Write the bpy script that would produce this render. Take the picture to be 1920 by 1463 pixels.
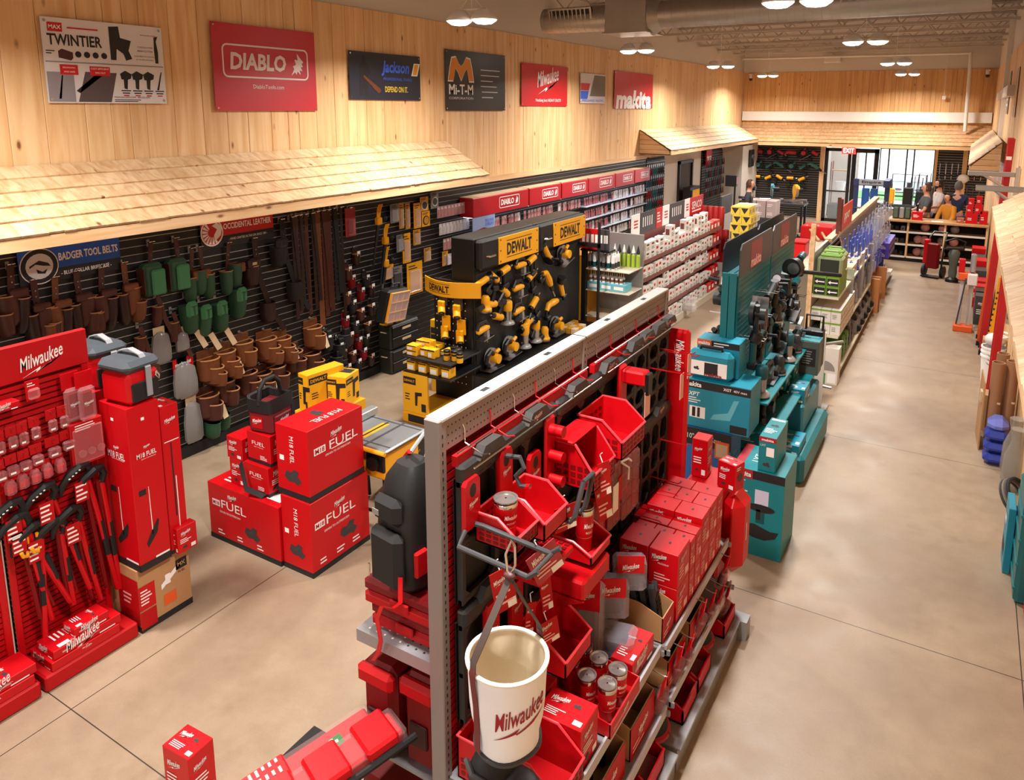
import bpy, bmesh, math, random
from mathutils import Matrix, Vector
for o in list(bpy.data.objects): bpy.data.objects.remove(o)
SC = bpy.context.scene; COL = SC.collection
rnd = random.Random(7)
PI = math.pi
# ---------------------------------------------------------------- camera, world, exposure
cam = bpy.data.cameras.new('camera'); camo = bpy.data.objects.new('camera', cam); COL.objects.link(camo)
cam.sensor_fit = 'HORIZONTAL'; cam.sensor_width = 36.0; cam.lens = 26.114
cam.shift_x = -0.0239; cam.shift_y = -0.1478; cam.clip_start = 0.05; cam.clip_end = 200
RX, RY, RZ = (0.863905, 0.503641, 0.003664), (-0.090313, 0.147750, 0.984893), (0.495491, -0.851185, 0.173127)
camo.matrix_world = Matrix(((RX[0], RY[0], RZ[0], 0), (RX[1], RY[1], RZ[1], 0), (RX[2], RY[2], RZ[2], 3.6), (0, 0, 0, 1)))
SC.camera = camo
SC.view_settings.view_transform = 'Standard'; SC.view_settings.look = 'None'; SC.view_settings.gamma = 1.0
SC.view_settings.use_curve_mapping = False
SC.view_settings.exposure = 0.0
wd = bpy.data.worlds.new('sky'); SC.world = wd; wd.use_nodes = True
bgn = wd.node_tree.nodes['Background']
bgn.inputs[0].default_value = (0.75, 0.87, 1.0, 1); bgn.inputs[1].default_value = 5
SC.cycles.max_bounces = 6; SC.cycles.diffuse_bounces = 3; SC.cycles.glossy_bounces = 3
SC.cycles.transparent_max_bounces = 12; SC.cycles.use_denoising = True
SC.cycles.sample_clamp_indirect = 6.0
# ---------------------------------------------------------------- materials
def lin(h):
    h = h.lstrip('#'); c = [int(h[i:i+2], 16)/255 for i in (0, 2, 4)]
    return tuple((x/12.92 if x <= .04045 else ((x+.055)/1.055)**2.4) for x in c) + (1,)
MATS = {}
def mat(name, hx, rough=.5, metal=0.0, emit=0.0, alpha=1.0, spec=.5, tint=0.0, bump=0.0, bscale=60):
    if name in MATS: return MATS[name]
    m = bpy.data.materials.new(name); m.use_nodes = True; nt = m.node_tree; b = nt.nodes['Principled BSDF']
    c = lin(hx); b.inputs['Base Color'].default_value = c
    b.inputs['Roughness'].default_value = rough; b.inputs['Metallic'].default_value = metal
    b.inputs['Specular IOR Level'].default_value = spec
    if alpha < 1: b.inputs['Alpha'].default_value = alpha
    if emit: b.inputs['Emission Color'].default_value = c; b.inputs['Emission Strength'].default_value = emit
    if tint or bump:
        tc = nt.nodes.new('ShaderNodeTexCoord'); n = nt.nodes.new('ShaderNodeTexNoise'); n.inputs['Scale'].default_value = bscale
        n.inputs['Detail'].default_value = 4
        nt.links.new(tc.outputs['Object'], n.inputs['Vector'])
        if tint:
            hs = nt.nodes.new('ShaderNodeMixRGB'); hs.inputs[1].default_value = tuple(x*(1-tint) for x in c[:3])+(1,)
            hs.inputs[2].default_value = tuple(min(1, x*(1+tint)) for x in c[:3])+(1,)
            nt.links.new(n.outputs['Fac'], hs.inputs[0]); nt.links.new(hs.outputs[0], b.inputs['Base Color'])
        if bump:
            bp = nt.nodes.new('ShaderNodeBump'); bp.inputs['Strength'].default_value = bump; bp.inputs['Distance'].default_value = .01
            nt.links.new(n.outputs['Fac'], bp.inputs['Height']); nt.links.new(bp.outputs[0], b.inputs['Normal'])
    MATS[name] = m
    return m
def ramp(nt, stops, fac):
    r = nt.nodes.new('ShaderNodeValToRGB'); e = r.color_ramp.elements
    while len(e) < len(stops): e.new(.5)
    for i, (p, c) in enumerate(stops): e[i].position = p; e[i].color = c
    nt.links.new(fac, r.inputs[0]); return r
def mixc(nt, typ, fac, a, b):
    n = nt.nodes.new('ShaderNodeMixRGB'); n.blend_type = typ
    for i, v in ((0, fac), (1, a), (2, b)):
        if hasattr(v, 'node'): nt.links.new(v, n.inputs[i])
        else: n.inputs[i].default_value = v
    return n.outputs[0]
def pine(name, axis, dark, light, knots=True, rough=.55):
    """boards whose grain runs along the axis; every separate board has its own tone"""
    m = bpy.data.materials.new(name); m.use_nodes = True; nt = m.node_tree; b = nt.nodes['Principled BSDF']
    tc = nt.nodes.new('ShaderNodeTexCoord'); gi = nt.nodes.new('ShaderNodeNewGeometry')
    off = nt.nodes.new('ShaderNodeVectorMath'); off.operation = 'SCALE'; off.inputs[0].default_value = (37, 53, 71)
    nt.links.new(gi.outputs['Random Per Island'], off.inputs['Scale'])
    add = nt.nodes.new('ShaderNodeVectorMath'); add.operation = 'ADD'
    nt.links.new(tc.outputs['Object'], add.inputs[0]); nt.links.new(off.outputs[0], add.inputs[1])
    mp = nt.nodes.new('ShaderNodeMapping'); s = [9, 9, 9]; s[axis] = .55; mp.inputs['Scale'].default_value = s
    nt.links.new(add.outputs[0], mp.inputs['Vector'])
    n = nt.nodes.new('ShaderNodeTexNoise'); n.inputs['Scale'].default_value = 1.6; n.inputs['Detail'].default_value = 6; n.inputs['Distortion'].default_value = .6
    nt.links.new(mp.outputs[0], n.inputs['Vector'])
    g = ramp(nt, [(.3, lin(dark)), (.62, lin(light))], n.outputs['Fac'])
    tone = ramp(nt, [(0, (.88, .83, .76, 1)), (.4, (1, .97, .93, 1)), (1, (1.0, 1.0, 1.0, 1))], gi.outputs['Random Per Island'])
    c = mixc(nt, 'MULTIPLY', 1.0, g.outputs[0], tone.outputs[0])
    if knots:
        mk = nt.nodes.new('ShaderNodeMapping'); s = [5, 5, 5]; s[axis] = 2.2; mk.inputs['Scale'].default_value = s
        nt.links.new(add.outputs[0], mk.inputs['Vector'])
        v = nt.nodes.new('ShaderNodeTexVoronoi'); v.inputs['Scale'].default_value = 1.0; v.inputs['Randomness'].default_value = 1.0
        nt.links.new(mk.outputs[0], v.inputs['Vector'])
        k = ramp(nt, [(.0, (1, 1, 1, 1)), (.05, (.95, .95, .95, 1)), (.085, (.4, .4, .4, 1)), (.13, (0, 0, 0, 1))], v.outputs['Distance'])
        c = mixc(nt, 'MIX', k.outputs[0], c, lin('#7a4420'))
    nt.links.new(c, b.inputs['Base Color']); b.inputs['Roughness'].default_value = rough
    MATS[name] = m; return m
def concrete():
    m = bpy.data.materials.new('concrete'); m.use_nodes = True; nt = m.node_tree; b = nt.nodes['Principled BSDF']
    tc = nt.nodes.new('ShaderNodeTexCoord')
    def noise(sc, det=5, rough=.55):
        n = nt.nodes.new('ShaderNodeTexNoise'); n.inputs['Scale'].default_value = sc; n.inputs['Detail'].default_value = det; n.inputs['Roughness'].default_value = rough
        nt.links.new(tc.outputs['Object'], n.inputs['Vector']); return n.outputs['Fac']
    a = ramp(nt, [(.3, lin('#917b66')), (.7, lin('#a9937a'))], noise(.9))
    c = mixc(nt, 'MULTIPLY', .35, a.outputs[0], ramp(nt, [(.35, (.72, .7, .68, 1)), (.6, (1, 1, 1, 1))], noise(6, 8, .7)).outputs[0])
    c = mixc(nt, 'MULTIPLY', .25, c, ramp(nt, [(.4, (.8, .8, .8, 1)), (.6, (1, 1, 1, 1))], noise(90, 3)).outputs[0])
    c = mixc(nt, 'MULTIPLY', .6, c, ramp(nt, [(.62, (1, 1, 1, 1)), (.74, (.78, .74, .7, 1))], noise(2.3, 3)).outputs[0])
    # saw-cut control joints
    sep = nt.nodes.new('ShaderNodeSeparateXYZ'); nt.links.new(tc.outputs['Object'], sep.inputs[0])
    def mth(op, a, bb):
        n = nt.nodes.new('ShaderNodeMath'); n.operation = op
        for i, v in ((0, a), (1, bb)):
            if hasattr(v, 'node'): nt.links.new(v, n.inputs[i])
            else: n.inputs[i].default_value = v
        return n.outputs[0]
    tot = None
    for ax, pos in ((0, -4.41), (0, .585), (1, 1.99), (1, 5.2), (1, 8.42), (1, 11.4), (1, 14.6), (1, 17.8), (1, -1.2)):
        d = mth('ABSOLUTE', mth('SUBTRACT', sep.outputs[ax], pos), 0)
        l = mth('LESS_THAN', d, .0035)
        tot = l if tot is None else mth('MAXIMUM', tot, l)
    c = mixc(nt, 'MIX', tot, c, lin('#3a3028'))
    nt.links.new(c, b.inputs['Base Color'])
    r = ramp(nt, [(.3, (.33, .33, .33, 1)), (.7, (.5, .5, .5, 1))], noise(3)); nt.links.new(r.outputs[0], b.inputs['Roughness'])
    bp = nt.nodes.new('ShaderNodeBump'); bp.inputs['Strength'].default_value = .06; bp.inputs['Distance'].default_value = .01
    nt.links.new(noise(40, 4), bp.inputs['Height']); nt.links.new(bp.outputs[0], b.inputs['Normal'])
    MATS['concrete'] = m; return m
RED = mat('red', '#c20411', .42, spec=.35); REDM = mat('red_matte', '#b4050d', .55, spec=.3); REDD = mat('red_dark', '#74040a', .5, spec=.3)
WHITE = mat('white_print', '#f2efec', .5); BLACK = mat('black', '#0e0e10', .45); BLACKM = mat('black_matte', '#111112', .7)
RUBBER = mat('rubber', '#0e0e0f', .6); GREY = mat('grey_steel', '#9b9794', .42, .35); GREYD = mat('grey_dark', '#3b3a3d', .5)
CHROME = mat('chrome', '#d9d9db', .14, 1.0); STEEL = mat('steel', '#b4b4b8', .3, 1.0); ALU = mat('aluminium', '#c9c9cb', .35, .9)
YEL = mat('tool_yellow', '#f0a50c', .42); YELB = mat('carton_yellow', '#f2b010', .5); TEAL = mat('teal', '#06727c', .42); TEALB = mat('carton_teal', '#1486a0', .45)
TEALD = mat('teal_dark', '#064a52', .45); BLUE = mat('blue', '#1656b8', .45); GREEN = mat('pouch_green', '#22492f', .62, tint=.15)
LEATH = mat('leather_brown', '#451d12', .5, tint=.3, bscale=14); LEATHD = mat('leather_dark', '#27110d', .45, tint=.3, bscale=14); LEATHT = mat('leather_tan', '#6a3819', .5, tint=.25, bscale=14)
LEATHE = mat('leather_edge', '#a97345', .5)
CARD = mat('cardboard', '#b3865a', .7, tint=.06); CARDI = mat('cardboard_pale', '#cbb08c', .75); CLEAR = mat('clear_plastic', '#e9e6ec', .1, alpha=.28)
CLEARR = mat('clear_pack', '#d98f92', .1, alpha=.26); BAG = mat('smoky_bag', '#8b8784', .2, alpha=.75); PALE = mat('pale_print', '#f0b6b2', .5)
WHITEW = mat('wall_white', '#cfc4b8', .8, tint=.02, bscale=3); CEIL = mat('ceiling_paint', '#b5aaa0', .8); GALV = mat('galvanised', '#a8a29c', .38, .75, tint=.12, bscale=5)
ORANGE = mat('orange', '#e2591a', .45); NAVY = mat('navy', '#1f2a52', .7); SKIN = mat('skin', '#c98f72', .55); HAIRD = mat('hair_dark', '#2b1c15', .7)
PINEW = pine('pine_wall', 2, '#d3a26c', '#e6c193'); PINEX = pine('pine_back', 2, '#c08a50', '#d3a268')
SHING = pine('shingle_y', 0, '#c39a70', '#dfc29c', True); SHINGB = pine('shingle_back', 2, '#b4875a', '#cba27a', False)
PINEY = pine('pine_trim', 1, '#c89b6a', '#dfbd94'); PINEH = pine('pine_trim_x', 0, '#c49360', '#d8b184')
CONC = concrete()
# ---------------------------------------------------------------- mesh building
class MB:
    def __init__(s, M=None): s.v = []; s.f = []; s.mi = []; s.ms = []; s.M = M or Matrix.Identity(4)
    def at(s, x=0, y=0, z=0, rz=0, rx=0, ry=0, sc=1):
        s.M = Matrix.Translation((x, y, z)) @ Matrix.Rotation(rz, 4, 'Z') @ Matrix.Rotation(ry, 4, 'Y') @ Matrix.Rotation(rx, 4, 'X') @ Matrix.Scale(sc, 4); return s
    def m(s, m):
        if m not in s.ms: s.ms.append(m)
        return s.ms.index(m)
    def add(s, vs, fs, m):
        b = len(s.v); i = s.m(m); M = s.M
        s.v += [tuple(M @ Vector(v)) for v in vs]
        for f in fs: s.f.append(tuple(b+k for k in f)); s.mi.append(i)
        return s
    def box(s, x0, x1, y0, y1, z0, z1, m, b=0):
        if b <= 0:
            vs = [(x, y, z) for z in (z0, z1) for y in (y0, y1) for x in (x0, x1)]
            return s.add(vs, [(0, 2, 3, 1), (4, 5, 7, 6), (0, 1, 5, 4), (2, 6, 7, 3), (0, 4, 6, 2), (1, 3, 7, 5)], m)
        b = min(b, abs(x1-x0)*.49, abs(y1-y0)*.49, abs(z1-z0)*.49)
        X, Y, Z = (x0, x1), (y0, y1), (z0, z1); vs = []; idx = {}
        for i in (0, 1):
            for j in (0, 1):
                for k in (0, 1):
                    sx, sy, sz = (1-2*i)*b, (1-2*j)*b, (1-2*k)*b
                    for a, d in enumerate(((0, sy, sz), (sx, 0, sz), (sx, sy, 0))):
                        idx[i, j, k, a] = len(vs); vs.append((X[i]+d[0], Y[j]+d[1], Z[k]+d[2]))
        fs = []
        for i in (0, 1):
            q = [idx[i, 0, 0, 0], idx[i, 1, 0, 0], idx[i, 1, 1, 0], idx[i, 0, 1, 0]]; fs.append(q if i else q[::-1])
            q = [idx[0, i, 0, 1], idx[0, i, 1, 1], idx[1, i, 1, 1], idx[1, i, 0, 1]]; fs.append(q if i else q[::-1])
            q = [idx[0, 0, i, 2], idx[1, 0, i, 2], idx[1, 1, i, 2], idx[0, 1, i, 2]]; fs.append(q if i else q[::-1])
        for i in (0, 1):
            for j in (0, 1):
                p = (i+j) % 2
                q = [idx[i, j, 0, 0], idx[i, j, 1, 0], idx[i, j, 1, 1], idx[i, j, 0, 1]]; fs.append(q[::-1] if p else q)
                q = [idx[i, 0, j, 0], idx[i, 0, j, 2], idx[i, 1, j, 2], idx[i, 1, j, 0]]; fs.append(q[::-1] if p else q)
                q = [idx[0, i, j, 1], idx[1, i, j, 1], idx[1, i, j, 2], idx[0, i, j, 2]]; fs.append(q[::-1] if p else q)
                for k in (0, 1):
                    q = [idx[i, j, k, 0], idx[i, j, k, 1], idx[i, j, k, 2]]; fs.append(q if (i+j+k) % 2 else q[::-1])
        return s.add(vs, fs, m)
    def cbox(s, c, d, m, b=0):
        return s.box(c[0]-d[0]/2, c[0]+d[0]/2, c[1]-d[1]/2, c[1]+d[1]/2, c[2]-d[2]/2, c[2]+d[2]/2, m, b)
    def cyl(s, p0, p1, r, m, n=12, r2=None, cap=True):
        p0, p1 = Vector(p0), Vector(p1); d = (p1-p0); r2 = r if r2 is None else r2
        z = d.normalized(); a = Vector((0, 0, 1)) if abs(z.z) < .9 else Vector((1, 0, 0)); x = z.cross(a).normalized(); y = z.cross(x)
        vs = []
        for p, q in ((p0, r), (p1, r2)):
            for i in range(n):
                t = 2*PI*i/n; vs.append(p + x*math.cos(t)*q + y*math.sin(t)*q)
        fs = [(i, n+i, n+(i+1) % n, (i+1) % n) for i in range(n)]
        if cap: fs += [tuple(range(n)), tuple(range(2*n-1, n-1, -1))]
        return s.add(vs, fs, m)
    def lathe(s, prof, m, n=20, c=(0, 0, 0), sx=1, sy=1, cap=True):
        vs = []
        for r, z in prof:
            for i in range(n):
                t = 2*PI*i/n; vs.append((c[0]+r*math.cos(t)*sx, c[1]+r*math.sin(t)*sy, c[2]+z))
        fs = [(j*n+i, j*n+(i+1) % n, (j+1)*n+(i+1) % n, (j+1)*n+i) for j in range(len(prof)-1) for i in range(n)]
        if cap: fs += [tuple(range(n-1, -1, -1)), tuple(range((len(prof)-1)*n, len(prof)*n))]
        return s.add(vs, fs, m)
    def tube(s, pts, r, m, n=8, cap=True, flat=None):
        """swept round (or, with flat=(w,t), strap-like) bar through points"""
        P = [Vector(p) for p in pts]; vs = []; k = len(P); up = None
        rr = r if isinstance(r, (list, tuple)) else [r]*k
        for i, p in enumerate(P):
            d = (P[min(i+1, k-1)]-P[max(i-1, 0)]).normalized()
            if up is None:
                a = Vector((0, 0, 1)) if abs(d.z) < .9 else Vector((1, 0, 0)); x = d.cross(a).normalized()
            else:
                x = (up - d*up.dot(d)).normalized()
            up = x; y = d.cross(x)
            for j in range(n):
                t = 2*PI*(j+.5)/n; vs.append(p + x*math.cos(t)*rr[i] + y*math.sin(t)*rr[i])
        fs = [(i*n+j, i*n+(j+1) % n, (i+1)*n+(j+1) % n, (i+1)*n+j) for i in range(k-1) for j in range(n)]
        if cap: fs += [tuple(range(n-1, -1, -1)), tuple(range((k-1)*n, k*n))]
        return s.add(vs, fs, m)
    def strap(s, pts, wv, t, m):
        """flat band: half-width vector wv, thickness t, through points"""
        P = [Vector(p) for p in pts]; w = Vector(wv); vs = []; k = len(P)
        for i, p in enumerate(P):
            d = (P[min(i+1, k-1)]-P[max(i-1, 0)]).normalized(); nn = d.cross(w).normalized()*t/2
            vs += [p-w-nn, p+w-nn, p+w+nn, p-w+nn]
        fs = [(i*4+j, i*4+(j+1) % 4, i*4+4+(j+1) % 4, i*4+4+j) for i in range(k-1) for j in range(4)]
        return s.add(vs, fs+[(3, 2, 1, 0), tuple(range(4*k-4, 4*k))], m)
    def prism(s, pts, o, ux, uy, d, m):
        """polygon pts (2D) in the frame o,ux,uy, extruded by vector d"""
        o, ux, uy, d = Vector(o), Vector(ux), Vector(uy), Vector(d); n = len(pts)
        a = [o+ux*p[0]+uy*p[1] for p in pts]; vs = a+[p+d for p in a]
        ar = sum(pts[i][0]*pts[(i+1) % n][1]-pts[(i+1) % n][0]*pts[i][1] for i in range(n))
        flip = (ar*ux.cross(uy).dot(d)) > 0
        fs = [tuple(range(n)), tuple(range(2*n-1, n-1, -1))]+[((i+1) % n, i, n+i, n+(i+1) % n) for i in range(n)]
        if flip: fs = [f[::-1] for f in fs]
        return s.add(vs, fs, m)
    def quad(s, o, ux, uy, w, h, m, lift=.0012):
        o, ux, uy = Vector(o), Vector(ux).normalized(), Vector(uy).normalized(); n = ux.cross(uy)*lift; o = o+n
        return s.add([o, o+ux*w, o+ux*w+uy*h, o+uy*h], [(0, 1, 2, 3)], m)
    def poly(s, pts, o, ux, uy, m, lift=.0012):
        o, ux, uy = Vector(o), Vector(ux).normalized(), Vector(uy).normalized(); o = o+ux.cross(uy)*lift
        return s.add([o+ux*p[0]+uy*p[1] for p in pts], [tuple(range(len(pts)))], m)
    def sph(s, c, r, m, nu=14, nv=9, sx=1, sy=1, sz=1):
        return s.lathe([(r*math.sin(PI*j/nv) if 0 < j < nv else r*.01, -r*math.cos(PI*j/nv)*sz) for j in range(nv+1)], m, nu, c, sx, sy)
    def text(s, t, o, ux, uy, m, w=None, h=None, shear=0, bold=0, ax=.5, ay=.5, lift=.0016, curve=None):
        """flat lettering: o is the anchor, w/h the size of the whole word"""
        V, F, W, H = glyphs(t, shear, bold)
        k = (w/W) if w else (h/H); kh = (h/H) if h else k
        if w is None: k = kh
        ux, uy = Vector(ux).normalized(), Vector(uy).normalized(); o = Vector(o)+ux.cross(uy)*lift
        vs = []
        for x, y in V:
            x = (x-W*ax)*k; y = (y-H*ay)*kh
            vs.append(curve(x, y) if curve else o+ux*x+uy*y)
        return s.add(vs, F, m)
    def build(s, name, parent=None, smooth=True, ang=.6):
        me = bpy.data.meshes.new(name); me.from_pydata(s.v, [], s.f)
        for m in s.ms: me.materials.append(m)
        me.polygons.foreach_set('material_index', s.mi)
        if smooth:
            me.polygons.foreach_set('use_smooth', [True]*len(s.f)); me.set_sharp_from_angle(angle=ang)
        me.update()
        o = bpy.data.objects.new(name, me); COL.objects.link(o)
        if parent is not None: o.parent = parent
        return o
GL = {}
def glyphs(t, shear=0, bold=0):
    key = (t, shear, bold)
    if key in GL: return GL[key]
    cu = bpy.data.curves.new('lettering', 'FONT'); cu.body = t; cu.resolution_u = 2; cu.shear = shear; cu.offset = bold; cu.fill_mode = 'FRONT'
    o = bpy.data.objects.new('lettering', cu); me = o.to_mesh()
    V = [(v.co.x, v.co.y) for v in me.vertices]; F = [tuple(p.vertices) for p in me.polygons]
    x0 = min(v[0] for v in V); y0 = min(v[1] for v in V); W = max(v[0] for v in V)-x0; H = max(v[1] for v in V)-y0
    # keep faces counter-clockwise
    def area(f): return sum(V[f[i]][0]*V[f[(i+1) % len(f)]][1]-V[f[(i+1) % len(f)]][0]*V[f[i]][1] for i in range(len(f)))
    F = [f if area(f) > 0 else f[::-1] for f in F]
    V = [(a-x0, b-y0) for a, b in V]
    o.to_mesh_clear(); bpy.data.objects.remove(o); bpy.data.curves.remove(cu)
    GL[key] = (V, F, W, H); return GL[key]
BOLT = [(0, 0), (.46, .17), (.44, .07), (.74, .2), (.72, .10), (1.02, .27), (.60, .075), (.62, .15), (.34, .0), (.36, .09)]
def script_logo(mb, o, ux, uy, w, m, tilt=.35, curve=None):
    """slanted brush script name over a lightning bolt"""
    ux, uy = Vector(ux).normalized(), Vector(uy).normalized(); o = Vector(o)
    a = ux*math.cos(tilt*.55)+uy*math.sin(tilt*.55)
    mb.text('Milwaukee', o+uy*w*.08, a, uy, m, w=w, h=w*.34, shear=.15, bold=.012, curve=curve)
    b = ux*math.cos(tilt*.55)+uy*math.sin(tilt*.55)
    if curve is None: mb.poly([(p[0]*w*.95, p[1]*w*.6) for p in BOLT[:6]]+[(p[0]*w*.95, p[1]*w*.6) for p in BOLT[6:]], o-b*w*.48-uy*w*.24, b, uy, m, .0016)
    return mb
def fine(mb, o, ux, uy, w, h, n, m, r=None):
    """lines of small print"""
    r = r or rnd; ux, uy = Vector(ux).normalized(), Vector(uy).normalized(); o = Vector(o)
    for i in range(n):
        mb.quad(o+uy*(h-(i+.75)*h/n), ux, uy, w*r.uniform(.55, 1), h/n*.42, m, .0013)
    return mb
def link(o): COL.objects.link(o); return o
def tag(o, label, cat, group=None, kind=None):
    o['label'] = label; o['category'] = cat
    if group: o['group'] = group
    if kind: o['kind'] = kind
    return o
def thing(name, label, cat, loc=(0, 0, 0), rz=0, group=None):
    o = bpy.data.objects.new(name, None); o.empty_display_size = .05; COL.objects.link(o)
    o.location = loc; o.rotation_euler = (0, 0, rz); return tag(o, label, cat, group)
def solo(mb, name, label, cat, loc=(0, 0, 0), rz=0, group=None, smooth=True):
    o = mb.build(name, None, smooth); o.location = loc; o.rotation_euler = (0, 0, rz); return tag(o, label, cat, group)
def struct(mb, name, smooth=False):
    o = mb.build(name, None, smooth); o['kind'] = 'structure'; return o
KIDS = {}
def kids(o):
    if o.name not in KIDS: KIDS[o.name] = list(o.children)
    return KIDS[o.name]
def dup(o, loc, rz=0, label=None, group=None, rot=None, sc=None):
    c = o.copy(); COL.objects.link(c); c.location = loc; c.rotation_euler = rot or (0, 0, rz)
    if sc: c.scale = (sc, sc, sc)
    if label: c['label'] = label
    if group: c['group'] = group
    for ch in kids(o):
        d = ch.copy(); COL.objects.link(d); d.parent = c
        for g in kids(ch):
            e = g.copy(); COL.objects.link(e); e.parent = d
    return c
ORD = 'zeroth first second third fourth fifth sixth seventh eighth ninth tenth eleventh twelfth thirteenth fourteenth fifteenth sixteenth seventeenth eighteenth nineteenth'.split()
TENS = {2: 'twent', 3: 'thirt', 4: 'fort', 5: 'fift', 6: 'sixt', 7: 'sevent', 8: 'eight', 9: 'ninet'}
def nth(n):
    if n < 20: return ORD[n]
    return TENS[n//10]+'ieth' if n % 10 == 0 else TENS[n//10]+'y-'+ORD[n % 10]
X, Y, Z = Vector((1, 0, 0)), Vector((0, 1, 0)), Vector((0, 0, 1))
# ---------------------------------------------------------------- lamps (twin round high-bay heads on wires)
LAMPW = mat('lamp_lens', '#fff6ea', .4, emit=14)
LAMPB = mat('lamp_body', '#e4e2df', .5)
def lamp_proto():
    t = thing('pendant_light', 'x', 'ceiling light')
    for sx, nm in ((-.17, 0), (.17, 1)):
        b = MB().lathe([(.02, .12), (.08, .11), (.13, .05), (.15, .02), (.15, 0), (.135, 0)], LAMPB, 18, (sx, 0, 0)).build('lamp_head', t)
        MB().lathe([(.02, -.05), (.09, -.04), (.135, -.01), (.145, .012)], LAMPW, 18, (sx, 0, 0)).build('lens', b)
    MB().box(-.2, .2, -.015, .015, .115, .13, LAMPB).build('crossbar', t)
    MB().cyl((0, 0, .13), (-.01, 0, 1.07), .005, LAMPB, 5).cyl((-.17, 0, .1), (0, 0, .3), .003, LAMPB, 5).cyl((.17, 0, .1), (0, 0, .3), .003, LAMPB, 5).build('wire', t)
    return t
LAMPS = [(-5.05, -3.3), (-5.05, 2.0), (-5.05, 7.19), (-5.13, 12.23), (-5.26, 17.58), (-5.47, 23.1), (-1.53, -3.3), (-1.53, 2.1), (-1.53, 7.43), (-1.5, 12.19), (-1.58, 18.06), (-1.75, 23.7)]
lp = lamp_proto(); first = True
LLAB = {2: 'twin round pendant light glowing in front of the timber wall, before the duct end', 3: 'twin round pendant light glowing under the square duct box', 4: 'twin pendant light by the timber wall, second beyond the duct box', 5: 'small twin pendant light in front of the back wall, at its timber-wall end',
        8: 'twin pendant light just below the long duct, cut by the top of the picture', 9: 'bright twin pendant light hanging in mid-room, nearest one beyond the duct', 10: 'twin pendant light hanging in mid-room, second one beyond the duct', 11: 'twin pendant light in mid-room, third beyond the duct, close to the back wall'}
for i, (x, y) in enumerate(LAMPS):
    if i in LLAB:
        if first: o = lp; o.location = (x, y, 4.58); o['label'] = LLAB[i]; o['group'] = 'twin pendant lights'; first = False
        else: o = dup(lp, (x, y, 4.58), 0, LLAB[i], 'twin pendant lights')
        o.rotation_euler = (0, 0, rnd.uniform(-.2, .5))
    L = bpy.data.lights.new('lamp_glow', 'AREA'); L.shape = 'DISK'; L.size = .45; L.spread = 2.75; L.energy = 165; L.color = (1, .955, .90)
    lo = bpy.data.objects.new('lamp_glow', L); COL.objects.link(lo); lo.location = (x, y, 4.52); lo.visible_camera = False
# daylight through the shop window
L = bpy.data.lights.new('daylight', 'AREA'); L.shape = 'RECTANGLE'; L.size = 2.8; L.size_y = 1.9; L.energy = 90; L.color = (.8, .9, 1)
lo = bpy.data.objects.new('daylight', L); COL.objects.link(lo); lo.location = (-2.4, 25.8, 1.5); lo.rotation_euler = (-PI/2, 0, 0); lo.visible_camera = False
# ---------------------------------------------------------------- floor, walls, ceiling
struct(MB().box(-7.2, 2, -5.2, 34, -.1, 0, CONC), 'floor')
struct(MB().box(-7.0, -6.83, -5.2, 25.7, 0, 5.75, WHITEW), 'wall_left')
RWA, RWB = (.80, 0), (.47, 25.5)            # the right wall runs very slightly towards the left
def rwx(y): return .80-.33*y/25.5
def boards(mb, p0, ux, L, z0, z1, n, mt, wmin=.15, wmax=.34, t=.018):
    """vertical boards along ux"""
    ux = Vector(ux); n = Vector(n); p = Vector(p0); d = 0
    while d < L:
        w = min(rnd.uniform(wmin, wmax), L-d); g = .003
        a = p+ux*(d+g/2); b = p+ux*(d+w-g/2); tt = t*rnd.uniform(.9, 1.1)
        c = .004
        vs = [a, b, b+n*(tt-c), b-ux*c+n*tt, a+ux*c+n*tt, a+n*(tt-c)]
        V = [v+Z*z0 for v in vs]+[v+Z*z1 for v in vs]
        mb.add(V, [(i, (i+1) % 6, 6+(i+1) % 6, 6+i) for i in range(6)]+[tuple(range(11, 5, -1)), tuple(range(6))], mt); d += w
    return mb
struct(boards(MB(), (-6.83, -1.5, 0), Y, 27, 2.42, 4.83, X, PINEW), 'wall_left_panelling')
struct(boards(MB().box(-6.83, -6.825, -1.5, 17.2, 0, 2.42, BLACKM), (-6.83, 17.2, 0), Y, .02, .0, 2.42, X, PINEW), 'wall_left_backing')
struct(MB().box(-7, 1.2, 25.5, 25.7, 2.42, 5.75, WHITEW).box(-7, -4.05, 25.5, 25.7, 0, 2.42, WHITEW).box(-.93, 1.2, 25.5, 25.7, 0, 2.42, WHITEW).box(-2.42, -.93, 25.5, 25.7, 0, .55, WHITEW), 'wall_back')
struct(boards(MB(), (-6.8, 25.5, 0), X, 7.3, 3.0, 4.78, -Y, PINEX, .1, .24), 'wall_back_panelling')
struct(MB().box(-6.78, .42, 25.38, 25.48, 3.22, 3.52, mat('beam_white', '#ded6cb', .6)), 'trim_1')
struct(MB().box(-7.2, 2, -5.4, -5.2, 0, 5.75, WHITEW), 'wall_rear')
mb = MB(); q = [(RWA[0]+.07, -5.2), (2, -5.2), (2, 25.7), (RWB[0], 25.7)]
mb.add([(a, b, z) for z in (0, 5.75) for a, b in q], [(0, 3, 2, 1), (4, 5, 6, 7), (0, 1, 5, 4), (1, 2, 6, 5), (2, 3, 7, 6), (3, 0, 4, 7)], WHITEW); struct(mb, 'wall_right')
u = (Vector((RWB[0], RWB[1], 0))-Vector((RWA[0], RWA[1], 0))).normalized()
struct(boards(MB(), (RWA[0], 0, 0), u, 25.5, 0, 4.75, -X, PINEW, .14, .3), 'wall_right_panelling')
PIPEW = mat('pipe_white', '#d8cfc4', .5)
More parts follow.
